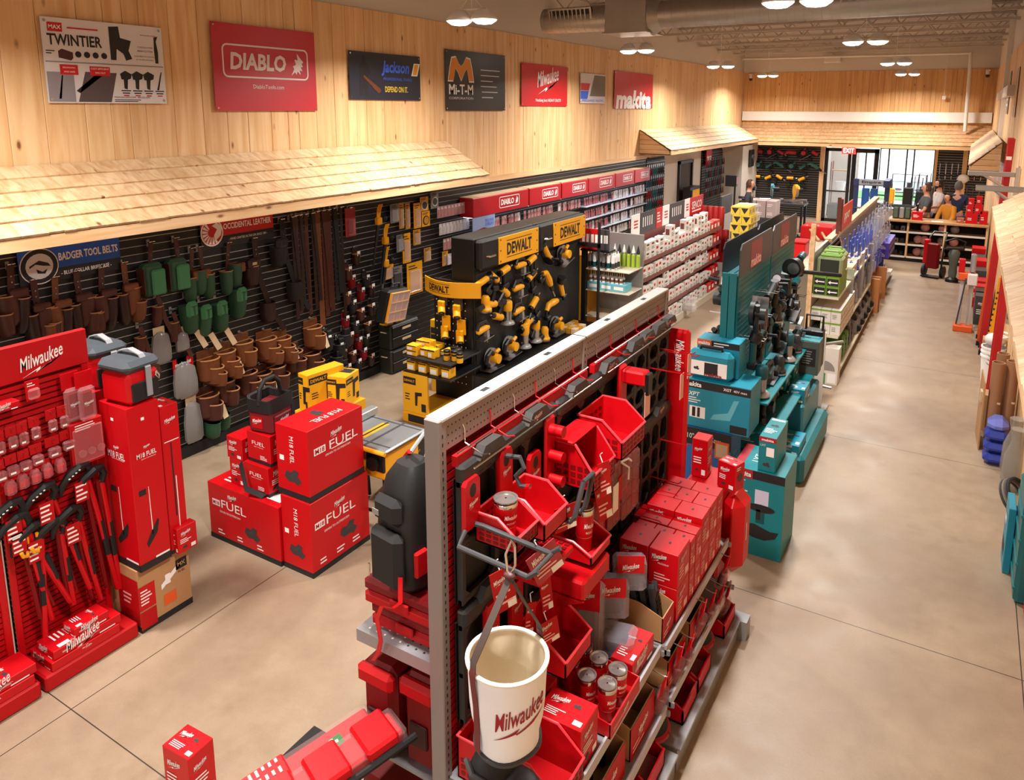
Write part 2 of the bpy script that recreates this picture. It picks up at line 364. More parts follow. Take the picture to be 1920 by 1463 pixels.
struct(MB().box(rwx(17)-.12, rwx(17)+.02, 16.2, 24.6, 3.85, 4.05, PIPEW).box(rwx(19)-.1, rwx(19)+.02, 18.9, 19.1, 2.9, 5.5, PIPEW), 'trim_2')
# ceiling deck with open bar joists
mb = MB(); y = -5.2
mb.box(-7, 2, -5.2, 25.7, 5.7, 5.8, CEIL)
while y < 25.6:
    mb.box(-7, 1.2, y, y+.09, 5.66, 5.7, CEIL); y += .15
struct(mb, 'ceiling')
def joist():
    mb = MB()
    for s in (-.035, .035):
        mb.box(-6.8, .7, s-.02, s+.02, 5.60, 5.65, CEIL).box(-6.8, .7, s-.02, s+.02, 5.30, 5.35, CEIL)
    x = -6.8; k = 0
    while x < .6:
        mb.cyl((x, 0, 5.33 if k % 2 else 5.63), (x+.28, 0, 5.63 if k % 2 else 5.33), .012, CEIL, 5); x += .28; k += 1
    return mb
j = struct(joist(), 'ceiling_joist'); j.location.y = 12.2
for y in (13.9, 15.6, 17.3, 19.0, 20.7, 22.4, 24.1, 10.0, 8.4):
    c = j.copy(); COL.objects.link(c); c.location.y = y
# ---------------------------------------------------------------- shingled awnings
def shingles(p0, along, L, down, slope_len, nrm, mt, course=.165, wmin=.07, wmax=.22, last=0.0):
    mb = MB(); a = Vector(along); d = Vector(down).normalized(); n = Vector(nrm).normalized(); p0 = Vector(p0)
    k = 0; s = 0
    while s < slope_len-.02:
        e = min(s+course, slope_len); x = -rnd.uniform(0, .1)
        while x < L:
            w = rnd.uniform(wmin, wmax); x0 = max(x, 0); x1 = min(x+w, L)-.002; j = rnd.uniform(-.004, .004)
            if x1-x0 > .004:
                A = p0+a*x0+d*s; B = p0+a*x1+d*s; Cc = p0+a*x1+d*(e+j); D = p0+a*x0+d*(e+j)
                t0 = n*.004; t1 = n*.020
                vs = [A, B, Cc, D, A+t0, B+t0, Cc+t1, D+t1]
                mb.add(vs, [(3, 2, 1, 0), (4, 5, 6, 7), (0, 1, 5, 4), (1, 2, 6, 5), (2, 3, 7, 6), (3, 0, 4, 7)], mt)
            x += w
        s = e; k += 1
    return mb
def awning(name, label, ridge, eave, y0, y1, sgn, ends=(0, 0), fascia=.1):
    """lean-to roof along a side wall: ridge/eave = (x,z)"""
    t = thing(name, label, 'awning', (0, 0, 0))
    r, e = Vector((ridge[0], 0, ridge[1])), Vector((eave[0], 0, eave[1])); d = (e-r); n = Vector((-d.z, 0, d.x)); n = n if n.z > 0 else -n
    shingles(r+Y*y0, Y, y1-y0, d, d.length, n, SHING, d.length/5).build('shingles', t, False)['kind'] = 'stuff'
    mb = MB(); ex = eave[0]-sgn*.03
    mb.box(min(ex, ex+sgn*.025), max(ex, ex+sgn*.025), y0, y1, eave[1]-.1, eave[1]-.005, PINEY)
    mb.build('fascia', t, False)
    MB().box(min(ridge[0], ex), max(ridge[0], ex), y0, y1, eave[1]-.1, eave[1]-.085, PINEY).build('soffit', t, False)
    for k, yy in enumerate((y0, y1)):
        if ends[k]:
            mb = MB(); z0 = eave[1]-.1; N = 5; x0, x1 = ridge[0], eave[0]-sgn*.02
            for i in range(N):
                za = z0+(ridge[1]-z0)*i/N; zb = z0+(ridge[1]-z0)*(i+1)/N-.006
                xa = x1+(x0-x1)*max(0, (za-eave[1]+.02))/(ridge[1]-eave[1]); xb = x1+(x0-x1)*max(0, (zb-eave[1]+.02))/(ridge[1]-eave[1])
                th = .016 if k == 0 else -.016
                mb.prism([(x0, za), (xa, za), (xb, zb), (x0, zb)], (0, yy, 0), X, Z, Y*th, PINEH)
            mb.build('gable_end', t, False)
    return t
awning('shingle_awning', 'long pale shingle awning over the leather tool belts on the timber wall', (-6.80, 3.11), (-6.0, 2.64), -1.2, 8.95, 1, (0, 1))
awning('shingle_awning', 'far pale shingle awning on the timber wall, running to the back corner', (-6.80, 3.11), (-6.0, 2.64), 16.5, 24.6, 1, (1, 0))
awning('shingle_awning', 'pale shingle awning jutting from the right-hand wall beside the aisle', (rwx(8.8)-.03, 2.92), (.24, 2.62), 2.6, 8.75, -1, (0, 1))
awning('shingle_awning', 'far shingle awning on the right-hand wall behind the metal brackets', (rwx(24.6)-.03, 3.05), (-.02, 2.62), 15.4, 24.6, -1, (1, 0))
t = thing('shingle_awning', 'wide brown shingle awning across the back wall above the windows', 'awning', (0, 0, 0))
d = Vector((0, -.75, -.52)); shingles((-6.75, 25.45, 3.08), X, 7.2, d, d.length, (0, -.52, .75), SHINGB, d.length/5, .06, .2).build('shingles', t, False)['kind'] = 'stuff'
MB().box(-6.2, .45, 24.66, 24.69, 2.45, 2.55, PINEH).build('fascia', t, False)
MB().box(-6.75, .45, 24.68, 25.48, 2.45, 2.46, PINEH).build('soffit', t, False)
# ---------------------------------------------------------------- back wall: slat panels, posts, doors, windows
def slats(mb, o, ux, n, L, z0, z1, pitch=.0762):
    """black slatwall with bright metal inserts"""
    o, ux, n = Vector(o), Vector(ux), Vector(n); z = z0
    SL = MATS.get('slat') or mat('slat', '#0d0c0c', .5); IN = MATS.get('insert') or mat('slat_insert', '#cfc9c1', .3, .3)
    while z < z1-.01:
        h = min(pitch, z1-z)
        for a, b, dd, mm in ((.010, h, .016, SL), (.0, .010, .007, IN)):
            p = o+Z*(z+a); q = ux*L; r = n*dd; s_ = Z*(b-a)
            vs = [p, p+q, p+q+r, p+r]; vs += [v+s_ for v in vs]
            mb.add(vs, [(0, 3, 2, 1), (4, 5, 6, 7), (0, 1, 5, 4), (1, 2, 6, 5), (2, 3, 7, 6), (3, 0, 4, 7)], mm)
        z += pitch
    return mb
t = slats(MB().box(-6.74, -4.2, 25.46, 25.49, .1, 2.42, BLACKM), (-6.74, 25.46, .15), X, -Y, 2.54, 0, 2.25)
solo(t, 'slatwall_panel', 'black slatwall panel of saws and drills left of the glass door', 'slatwall', smooth=False)
solo(slats(MB().box(-.86, -.2, 25.46, 25.49, .1, 2.42, BLACKM), (-.86, 25.46, .15), X, -Y, .66, 0, 2.25), 'slatwall_panel', 'narrow black slatwall panel right of the shop window', 'slatwall', smooth=False)
solo(slats(MB().box(-.08, .45, 25.46, 25.49, .1, 2.42, BLACKM), (-.08, 25.46, .15), X, -Y, .53, 0, 2.25), 'slatwall_panel', 'black slatwall panel in the back corner beside the right-hand wall', 'slatwall', smooth=False)
solo(slats(MB().box(-6.82, -6.80, -1.4, 16.9, .12, 2.42, BLACKM), (-6.80, -1.4, .15), Y, X, 18.3, 0, 2.27), 'slatwall_panel', 'long black slatwall running under the shingle awning along the timber wall', 'slatwall', smooth=False)
struct(MB().box(-6.80, -6.76, 8.9, 16.9, 2.41, 2.50, PINEY), 'trim_3')
struct(MB().box(-6.80, -6.77, -1.4, 16.9, 0, .12, BLACKM), 'baseboard_left')
for i, (a, b) in enumerate(((-4.2, -4.08), (-.93, -.86), (-.2, -.08), (-6.8, -6.74))):
    struct(MB().box(a, b, 25.38, 25.5, 0, 2.45, PINEW), 'trim_%d' % (4+i))
FR = mat('door_frame', '#1b1614', .45); GLASS = mat('window_glass', '#dfeaf0', .04, alpha=.14)
def framed(name, x0, x1, z0, z1, mulls=(), bars=(), w=.07):
    f = MB()
    for a, b, c, d in ((x0, x0+w, z0, z1), (x1-w, x1, z0, z1), (x0, x1, z1-w, z1), (x0, x1, z0, z0+w)): f.box(a, b, 25.5, 25.58, c, d, FR)
    for mx in mulls: f.box(mx-.02, mx+.02, 25.51, 25.57, z0, z1, FR)
    for bz in bars: f.box(x0, x1, 25.51, 25.57, bz-.02, bz+.02, FR)
    o = f.build(name, None, False); o['kind'] = 'structure'
    MB().box(x0+w, x1-w, 25.53, 25.536, z0+w, z1-w, GLASS).build('pane', o, False); return o
framed('door_1', -4.07, -3.28, 0, 2.38, (), (1.0,), .10)
framed('door_2', -3.26, -2.48, 0, 2.38, (-2.85,), (), .13)
framed('window_1', -2.46, -.93, .5, 2.42, (-2.2, -1.70, -1.50), (.95,), .03)
# the vestibule and the yard outside
OW = mat('outside_siding', '#f3f3f0', .8)
struct(MB().box(-4.2, -3.3, 27.6, 27.7, 0, 2.6, WHITEW).box(-4.3, -4.2, 25.7, 27.7, 0, 2.6, WHITEW), 'outside_vestibule')
struct(MB().box(-16, 12, 25.75, 60, -.12, -.02, mat('outside_asphalt', '#9a9a98', .9)), 'outside_ground')
struct(MB().box(-16, 12, 33, 36, -.02, .03, mat('outside_grass', '#4f8f3a', .9, tint=.3, bscale=20)), 'outside_lawn')
mb = MB().box(-16, 12, 42, 42.3, 0, 6, OW)
for k in range(14): mb.box(-16, 12, 41.97, 42, .2+k*.42, .215+k*.42, mat('outside_line', '#c9c9c4', .8))
struct(mb, 'outside_building')
# ---------------------------------------------------------------- banners on the timber wall
def bn(name, label, y0, y1, z0, z1, mt, x=-6.795):
    """banner in the plane of the left wall with a slight belly; returns thing and lettering mesh"""
    t = thing(name, label, 'banner', (x, (y0+y1)/2, (z0+z1)/2)); w, h = y1-y0, z1-z0
    mb = MB(); N = 10; K = 6; vs = []
    def bel(a, b): return .012+.028*math.sin(PI*a)*math.sin(PI*b)+.008*math.sin(9*a+4*b)*math.sin(PI*b)
    for s in (0, -1):
        for j in range(K+1):
            for i in range(N+1):
                a, b = i/N, j/K; vs.append((bel(a, b)*.0+.012+s*.004, (a-.5)*w, (b-.5)*h))
    n = (N+1)*(K+1)
    fs = [(j*(N+1)+i, j*(N+1)+i+1, (j+1)*(N+1)+i+1, (j+1)*(N+1)+i) for j in range(K) for i in range(N)]
    fs += [tuple(n+k for k in f[::-1]) for f in fs]
    mb.add(vs, fs, mt); mb.build('sheet', t)
    for a, b in ((-1, -1), (-1, 1), (1, -1), (1, 1)): MB().cyl((.010, a*(w/2-.03), b*(h/2-.03)), (.017, a*(w/2-.03), b*(h/2-.03)), .012, CHROME, 8).build('grommet', t)
    return t, MB(), w, h
P0 = .0125
def P(y, z): return Vector((P0, y, z))
PINKR = mat('banner_red', '#b7202c', .42); BRED = mat('banner_bright_red', '#c4121e', .4); GOLD = mat('gold', '#c98d1c', .45); ULTRA = mat('blue_print', '#3d6ae6', .5)
INK = mat('ink', '#1d1a1c', .6); GRYP = mat('grey_print', '#8d878c', .6); POSTR = mat('poster_white', '#d9d3d6', .5)
# advertisement of tying tools
t, g, w, h = bn('poster', 'white poster of hand-held tying tools with red and black lettering, nearest on the timber wall', 3.44, 4.52, 3.63, 4.34, POSTR)
g.quad(P(-.49, .24), Y, Z, .12, .075, BRED).text('MAX', P(-.43, .278), Y, Z, WHITE, w=.10, bold=.02, lift=.003)
fine(g, P(-.33, .265), Y, Z, .3, .03, 1, BRED)
g.text('TWINTIER', P(-.27, .175), Y, Z, INK, w=.46, h=.095, shear=-.0, bold=.025)
for k in range(4): g.lathe([(.028, 0), (.028, .001)], INK, 14, (0, 0, 0)) if 0 else g.poly([(.027*math.cos(a*PI/7), .027*math.sin(a*PI/7)) for a in range(14)], P(-.255+.075*k, .06), Y, Z, INK)
g.poly([(0, 0), (.10, -.02), (.12, .0), (.12, .05), (.03, .075), (0, .055)], P(-.42, .025), Y, Z, mat('carton_dark_red', '#4a2226', .6)); fine(g, P(-.52, .05), Y, Z, .08, .04, 2, INK)
g.quad(P(-.53, -.015), Y, Z, 1.06, .010, GRYP)
g.poly([(0, .0), (.05, 0), (.06, .1), (.12, .06), (.14, 0), (.2, .02), (.17, .09), (.2, .18), (.1, .2), (.09, .3), (0, .29)], P(.03, .03), Y, Z, INK)
g.poly([(0, 0), (.03, 0), (.035, .1), (.02, .2), (.04, .25), (0, .24), (-.005, .12)], P(.455, .02), Y, Z, INK)
for k, s_ in enumerate(('CORDLESS WIRE', 'MESH CUTTER')): g.text(s_, P(.36, .16-.035*k), Y, Z, mat('dark_red_print', '#5a2a2c', .6), w=.15)
g.text('CUTS MESH W1.4 (10 GA.)', P(.35, .075), Y, Z, INK, w=.2); g.text('UP TO W3 (1/0.5 GA.)', P(.35, .045), Y, Z, INK, w=.17)
g.text('RE-IMAGINED TIE BAR', P(.40, .27), Y, Z, BRED, w=.15); 
g.quad(P(-.53, -.345), Y, Z, .22, .25, GRYP).poly([(0, 0), (.29, 0), (.36, .26), (.08, .26)], P(-.29, -.345), Y, Z, mat('poster_grey', '#55494c', .6))
g.poly([(0, 0), (.03, -.02), (.27, .16), (.25, .2)], P(-.3, -.25), Y, Z, INK); g.poly([(0, 0), (.02, 0), (.05, .2), (.04, .2)], P(-.45, -.32), Y, Z, BRED)
g.quad(P(-.42, -.115), Y, Z, .15, .085, BRED, .002).quad(P(-.17, -.115), Y, Z, .18, .08, BRED, .002)
for a, b, c_ in ((-.345, -.055, 'ERGONOMIC'), (-.345, -.09, 'AND SAFE'), (-.08, -.055, 'COST-EFFICIENT'), (-.08, -.09, 'AND FAST')): g.text(a and c_, P(a, b), Y, Z, WHITE, w=len(c_)*.0115, lift=.004)
for k in range(4):
    g.poly([(0, .1), (.01, .05), (.03, .05), (.03, -.03), (.06, -.04), (.07, .05), (.10, .06), (.11, .1), (.05, .13)] if k < 3 else [(.02, -.04), (.04, -.04), (.08, .13), (.07, .13)], P(.1+.11*k, -.19), Y, Z, INK)
    for q in range(3): g.quad(P(.1+.11*k+.01*q, -.245-.022*q), Y, Z, .09-.02*q, .010, INK if q < 2 else BRED)
g.text('MAXUSACORP.COM - 800.223.4293', P(.2, -.30), Y, Z, INK, w=.34); fine(g, P(.03, -.345), Y, Z, .36, .03, 2, INK)
g.build('print', t)
# red saw-blade banner
t, g, w, h = bn('banner', 'large dull red banner with outlined white word and demon-head emblem on the timber wall', 5.06, 6.45, 3.56, 4.46, PINKR)
def rrect(w, h, r, n=4):
    o = []
    for cx, cy, a in ((w/2-r, h/2-r, 0), (-w/2+r, h/2-r, PI/2), (-w/2+r, -h/2+r, PI), (w/2-r, -h/2+r, 1.5*PI)):
        for i in range(n+1): o.append((cx+r*math.cos(a+i*PI/2/n), cy+r*math.sin(a+i*PI/2/n)))
    return o
def ring(mb, o, ux, uy, w, h, r, t_, m, lift=.0015):
    A, B = rrect(w, h, r), rrect(w-2*t_, h-2*t_, max(r-t_, .002)); n = len(A); o = Vector(o); ux, uy = Vector(ux).normalized(), Vector(uy).normalized(); k = ux.cross(uy)*lift
    mb.add([o+k+ux*p[0]+uy*p[1] for p in A+B], [(i, (i+1) % n, n+(i+1) % n, n+i) for i in range(n)], m)
DEMON = [(0, 0), (.25, .3), (.15, .42), (.4, .5), (.3, .72), (.55, .7), (.5, 1), (.75, .8), (1, .62), (.85, .55), (.95, .42), (.78, .4), (.9, .22), (.68, .26), (.74, .05), (.5, .2), (.42, .05), (.3, .16)]
def diablo(g, o, ux, uy, w, m, rim=.012):
    o = Vector(o); ux, uy = Vector(ux).normalized(), Vector(uy).normalized(); h = w*.30
    ring(g, o, ux, uy, w, h, h*.18, rim, m)
    g.text('DIABLO', o-ux*w*.10, ux, uy, m, w=w*.64, h=h*.52, shear=.1, bold=.035)
    g.poly([(p[0]*w*.16, (p[1]-.5)*h*.72) for p in DEMON], o+ux*w*.28, ux, uy, m)
diablo(g, P(0, .07), Y, Z, 1.16, mat('banner_white', '#dccfd0', .5), .018)
g.text('DiabloTools.com', P(.0, -.19), Y, Z, POSTR, w=.42); g.build('print', t)
# dark blue banner with a silhouette
t, g, w, h = bn('banner', 'dark blue banner with yellow slogan and a silhouetted shoveller, third on the timber wall', 7.0, 8.39, 3.7, 4.3, mat('banner_navy', '#232634', .45))
g.text('Jackson', P(.18, .11), Y, Z, ULTRA, w=.56, h=.2, shear=.2, bold=.03); g.poly([(0, 0), (.13, 0), (.19, .17), (.06, .17)], P(.5, .03), Y, Z, WHITE).poly([(.03, .015), (.11, .015), (.155, .155), (.075, .155)], P(.5, .03), Y, Z, YEL, .003)
g.text('PROFESSIONAL TOOLS', P(.22, -.025), Y, Z, ULTRA, w=.58, h=.035, shear=.2); g.text('DEPEND ON IT.', P(.19, -.16), Y, Z, mat('slogan_yellow', '#e8c53a', .5), w=.46, h=.075, bold=.012)
g.poly([(0, 0), (.06, .0), (.09, .2), (.1, .0), (.16, .0), (.16, .25), (.21, .3), (.16, .4), (.11, .43), (.11, .5), (.06, .5), (.06, .43), (.0, .38), (.02, .2)], P(-.52, -.25), Y, Z, INK); g.poly([(0, .18), (.28, -.03), (.33, .0), (.32, .03), (.02, .2)], P(-.45, -.19), Y, Z, LEATHT, .003); g.build('print', t)
# black banner with gold peaks
t, g, w, h = bn('banner', 'creased black banner with an orange double-peak emblem above white letters', 8.97, 10.6, 3.56, 4.45, mat('banner_black', '#1a1917', .35))
MTM = [(0, 0), (.06, .5), (.14, .95), (.3, 1), (.42, .72), (.5, .62), (.58, .72), (.7, 1), (.86, .95), (.94, .5), (1, 0), (.8, 0), (.72, .55), (.62, .35), (.5, .02), (.38, .35), (.28, .55), (.2, 0)]
g.poly([(p[0]*.68, p[1]*.38) for p in MTM], P(-.76, -.02), Y, Z, WHITE).poly([(.02+p[0]*.64, .02+p[1]*.34) for p in MTM], P(-.76, -.02), Y, Z, mat('emblem_orange', '#d98a1a', .5), .003)
g.text('Mi-T-M', P(-.42, -.13), Y, Z, WHITE, w=.62, h=.15, bold=.02); g.text('CORPORATION', P(-.42, -.26), Y, Z, POSTR, w=.62, h=.035)
for k in range(6): fine(g, P(.1+.03*(k > 3), .17-.085*k), Y, Z, .56, .03, 1, POSTR)
g.build('print', t)
t, g, w, h = bn('banner', 'bright red banner with white slanted script over a lightning bolt', 11.12, 12.8, 3.64, 4.37, BRED)
script_logo(g, P(.1, .1), Y, Z, .8, WHITE); g.text('Nothing but HEAVY DUTY', P(.12, -.27), Y, Z, WHITE, w=.95, h=.07); g.build('print', t)
t, g, w, h = bn('poster', 'small white poster with a photo and red and blue corner, between two red banners', 13.35, 14.5, 3.7, 4.29, POSTR)
g.poly([(.35, -.15), (1.08, -.15), (1.08, .27), (.55, .27)], P(-.5, -.0), Y, Z, mat('photo_grey', '#7b6f68', .6)); g.poly([(0, 0), (.42, 0), (.36, -.14), (0, -.14)], P(-.56, .1), Y, Z, BRED).poly([(0, 0), (.36, 0), (.3, -.16), (0, -.16)], P(-.56, -.05), Y, Z, ULTRA)
g.text('AMERICAN MADE   INDUSTRIES', P(0, -.24), Y, Z, ULTRA, w=1.0, h=.05); g.build('print', t)
t, g, w, h = bn('banner', 'red banner with white brush word along its foot, farthest on the timber wall', 14.97, 17.2, 3.6, 4.4, BRED)
g.text('makita', P(.0, -.2), Y, Z, WHITE, w=2.05, h=.42, shear=.12, bold=.045); g.build('print', t)
# hung signs on the slatwall
t = thing('sign', 'blue and black sign with round animal emblem and white block lettering under the awning', 'sign', (-6.77, 3.48, 2.27))
MB().box(0, .012, -.43, .43, -.16, .16, mat('sign_black', '#1b1a1e', .4)).build('board', t)
g = MB(); P0 = .0125
g.quad(P(-.43, -.05), Y, Z, .86, .2, mat('sign_blue', '#1457c9', .4))
g.poly([(.155*math.cos(a*PI/14), .155*math.sin(a*PI/14)) for a in range(28)], P(-.27, -.01), Y, Z, WHITE, .003).poly([(.147*math.cos(a*PI/14), .147*math.sin(a*PI/14)) for a in range(28)], P(-.27, -.01), Y, Z, INK, .004)
g.poly([(.11*math.cos(a*PI/10), .11*math.sin(a*PI/10)) for a in range(20)], P(-.27, -.01), Y, Z, POSTR, .005).poly([(-.08, 0), (0, .04), (.07, .01), (.09, -.02), (.03, -.01), (-.03, .01), (-.08, -.02)], P(-.27, 0), Y, Z, INK, .006).poly([(-.03, -.02), (.02, -.05), (.06, -.03), (.04, -.07), (-.02, -.06)], P(-.27, -.01), Y, Z, INK, .006)
g.text('BADGER TOOL BELTS', P(.15, .045), Y, Z, WHITE, w=.52, h=.07, bold=.03, lift=.003); g.text('- BLUE COLLAR BRIEFCASE -', P(.12, -.10), Y, Z, WHITE, w=.44, h=.035, bold=.012); g.build('print', t)
t = thing('sign', 'red and black sign with round ram-like emblem and white lettering under the awning', 'sign', (-6.77, 5.22, 2.30))
MB().box(0, .012, -.46, .46, -.16, .16, MATS['sign_black']).build('board', t); g = MB()
g.quad(P(-.46, -.04), Y, Z, .92, .2, BRED); g.poly([(.135*math.cos(a*PI/12), .145*math.sin(a*PI/12)) for a in range(24)], P(-.33, .01), Y, Z, WHITE, .003).poly([(.12*math.cos(a*PI/12), .13*math.sin(a*PI/12)) for a in range(24)], P(-.33, .01), Y, Z, BRED, .004)
for a in range(9): g.poly([(.05*math.cos(2.2+a*.36), .05*math.sin(2.2+a*.36)), (.115*math.cos(2.15+a*.36), .125*math.sin(2.15+a*.36)), (.115*math.cos(2.4+a*.36), .125*math.sin(2.4+a*.36)), (.05*math.cos(2.4+a*.36), .05*math.sin(2.4+a*.36))], P(-.33, .01), Y, Z, WHITE, .005)
g.poly([(.0, -.1), (.08, -.04), (.1, .05), (.04, .1), (-.02, .07), (.04, .03), (.0, -.03)], P(-.31, .01), Y, Z, WHITE, .006)
g.text('OCCIDENTAL LEATHER', P(.12, .055), Y, Z, WHITE, w=.62, h=.065, bold=.025, lift=.003); g.text('- HAND CRAFTED IN THE USA SINCE 1980 -', P(.12, -.085), Y, Z, WHITE, w=.5, h=.025); g.build('print', t)
# ---------------------------------------------------------------- ceiling services
t = thing('duct', 'round spiral metal duct crossing under the ceiling through a square box', 'duct', (0, 10.85, 4.98))
mb = MB()
for x0, x1 in ((-6.15, -4.95), (-4.25, .05)):
    mb.cyl((x0, 0, 0), (x1, 0, 0), .2, GALV, 28); x = x0+.06
    while x < x1-.03: mb.cyl((x, 0, 0), (x+.012, 0, 0), .2035, GALV, 28); x += .115
mb.build('spiral_pipe', t)
MB().box(-4.95, -4.3, -.33, .33, -.26, .62, GALV).box(-4.98, -4.27, -.36, .36, -.27, -.25, GALV).build('plenum_box', t, False)
MB().cyl((-4.3, 0, 0), (-4.16, 0, 0), .3, GALV, 20, r2=.2).build('reducer', t)
for x0 in (-5.98, -1.9):
    mb = MB(); L_ = .75 if x0 < -4 else 1.0
    mb.at(x0, -.17, .06, rx=.3)
    mb.box(0, L_, -.05, -.02, -.11, -.085, GALV).box(0, L_, -.05, -.02, .085, .11, GALV).box(0, .03, -.05, -.02, -.1, .1, GALV).box(L_-.03, L_, -.05, -.02, -.1, .1, GALV).box(0, L_, -.022, 0, -.1, .1, INK)
    for k in range(9): mb.box(.05+k*(L_-.1)/9, .058+k*(L_-.1)/9+.012, -.048, -.02, -.09, .09, GALV)
    mb.build('register_grille', t, False)
MB().cyl((-4.6, 0, .6), (-4.6, 0, .67), .2, GALV, 20).build('riser', t)
t2 = thing('sprinkler_pipe', 'white pipe running under the back ceiling and down past the wall beam', 'pipe', (0, 25.1, 0))
MB().tube([(-6.8, 0, 5.22), (-.27, 0, 5.2)], .04, PIPEW, 8).tube([(-.27, 0, 5.22), (-.22, 0, 2.98)], .05, PIPEW, 10).build('pipe', t2)
solo(MB().box(-.24, .24, -.12, .12, -.12, .12, PIPEW, .02).cyl((0, 0, .1), (0, 0, .4), .02, PIPEW), 'wall_heater', 'small white box hanging high on the back wall below the pipe', 'heater', (-4.0, 25.2, 5.15))
for x, lab in ((-6.55, 'small white camera on the back wall near the timber-wall corner'), (.2, 'small white camera on the back wall near the right-hand corner')):
    t = thing('security_camera', lab, 'camera', (x, 25.3, 4.62)); MB().box(-.06, .06, .0, .18, .08, .12, PIPEW).cyl((0, .05, .1), (0, .05, -.02), .05, PIPEW, 12).build('mount', t); MB().sph((0, .05, -.05), .055, INK).build('lens', t)
t = thing('exit_sign', 'red lit exit sign above the glass door on the back wall', 'sign', (-3.35, 25.33, 2.32))
MB().box(-.2, .2, -.02, .03, -.11, .11, mat('exit_red', '#ff4a3c', .5, emit=1.1)).build('lit_panel', t); MB().text('EXIT', (0, -.021, 0), X, Z, mat('exit_white', '#ffe0d8', .5, emit=2), w=.32, h=.15, bold=.03).build('lettering', t)
MB().box(-.03, .03, -.01, .02, -.02, .12, PIPEW).build('bracket', t)
solo(MB().cyl((0, 0, .0), (0, 0, 1.66), .008, PIPEW, 6).box(-.05, .05, -.02, .02, -.1, .0, PIPEW), 'switch_box', 'small white switch box hanging on a cord before the back wall', 'switch', (-.85, 25.3, 4.0))
# ---------------------------------------------------------------- goods hung on the long slatwall
WX = -6.782                                   # face of the slats
def pouch(mb, y, z, w, h, d, body, rim, x0=0.0, lean=0, taper=.75, rr=.006):
    """open half-round pouch hanging against x=x0, rim at height z"""
    N = 9; vs = []; prof = [(0, 1), (-.5, .98), (-.85, taper+.1), (-1, taper*.72)]
    for f, s_ in prof:
        for i in range(N):
            a = PI*i/(N-1); vs.append((x0+.004+d*s_*math.sin(a)**.8*(1.0), y+w/2*s_*math.cos(a)+lean*f*h, z+f*h))
    fs = [(k*N+i, k*N+i+1, (k+1)*N+i+1, (k+1)*N+i) for k in range(3) for i in range(N-1)]
    fs += [tuple((3*N+i) for i in range(N))]
    fs += [(k*N, (k+1)*N, (k+2)*N-1, (k+1)*N-1) for k in range(3)]
    mb.add(vs, fs, body)
    mb.tube([vs[i] for i in range(N)]+[(x0+.004, vs[0][1], z)], rr, rim, 6)
    return mb
def hook(t, r=.06):
    MB().box(0, .006, -.014, .014, -.02, .05, GREY).tube([(0, 0, .02), (r, 0, .02), (r+.02, 0, .04)], .004, CHROME, 6).build('hook', t)
    MB().tube([(r-.015, -.028, .03), (r+.012, -.028, .034), (r+.012, .028, .034), (r-.015, .028, .03), (r-.015, -.028, .03)], .004, CHROME, 6).build('buckle', t)
def strap_part(t, z1, w, m, y1=0.0, name='strap', x=.05):
    mb = MB().strap([(x, 0, .03), (x-.008, y1*.2, z1*.25), (x-.012, y1*.6, z1*.6), (x-.015, y1, z1)], (0, w, 0), .007, m)
    for k in range(3): mb.cyl((x-.002, y1*.2, z1*.2-.05*k), (x+.005, y1*.2, z1*.2-.05*k), .006, CHROME, 6)
    mb.build(name, t)
def brown_rig(t, a=1, m=LEATH):
    hook(t); strap_part(t, -.34, .026, m, .02*a)
    pouch(MB(), .06*a, -.22, .17, .26, .10, m, LEATHE, .02, .12*a).build('pouch', t)
    pouch(MB(), .10*a, -.36, .13, .2, .12, m, LEATHE, .03, .1*a).build('pouch', t)
    mb = pouch(MB(), -.06*a, -.26, .12, .3, .10, LEATHD, LEATHE, .02, -.1*a); mb.build('pouch', t)
    mb = MB().box(.07, .125, .0*a-.05, .0*a+.09, -.24, -.17, m, .012); mb.build('flap', t)
labs = ['cut by the left photo border', 'second from left, below the blue sign', 'below the blue sign, third from the left', 'below the right half of the blue sign', 'just right of the blue sign', 'nearest the green bags']
for i, (y, z) in enumerate([(2.98, 2.29), (3.14, 2.13), (3.31, 2.12), (3.49, 2.14), (3.71, 2.13), (3.92, 2.14)]):
    t = thing('tool_belt', 'brown leather tool belt rig on the slatwall, '+labs[i], 'tool belt', (WX, y, z), 0, 'leather tool belts on the slatwall')
    brown_rig(t, 1 if i % 2 else -1, (LEATH, LEATH, LEATHT)[i % 3])
def green_bag(t, kind, a=1):
    hook(t); strap_part(t, -.5, .022, LEATH, .06*a)
    if kind == 0:
        mb = MB().box(.03, .15, -.15, .05, -.48, -.16, GREEN, .03); mb.build('bag', t)
        mb = MB().box(.145, .18, -.09, .05, -.47, -.22, mat('pouch_green_light', '#37764a', .6), .015); mb.build('flap', t)
        MB().strap([(.09, -.155, -.2), (.10, -.158, -.45)], (.06, 0, 0), .006, LEATH).build('leather_edge', t)
    else:
        pouch(MB(), -.05*a, -.2, .14, .26, .12, GREEN, LEATHT, .02).build('pouch', t)
        pouch(MB(), .06*a, -.26, .13, .26, .10, GREEN, LEATHE, .03).build('pouch', t)
        MB().box(.07, .12, -.1*a-.04, -.1*a+.05, -.30, -.2, LEATHT, .01).build('flap', t)
GL_ = ['green bag with a bright green flap right of the brown leather rigs', 'dark green bag, second green one from the left on the slatwall', 'green pouches below the red sign, left one of a crossed pair', 'green pouches below the red sign, right one of a crossed pair', 'green and tan pouches hung below the red sign lettering']
for i, (y, z) in enumerate([(4.2, 2.29), (4.46, 2.29), (4.63, 2.16), (4.72, 2.16), (5.06, 2.15)]):
    t = thing('tool_belt', GL_[i], 'tool belt', (WX, y, z), 0, 'green tool bags'); green_bag(t, 0 if i < 2 else 1, 1 if i % 2 else -1)
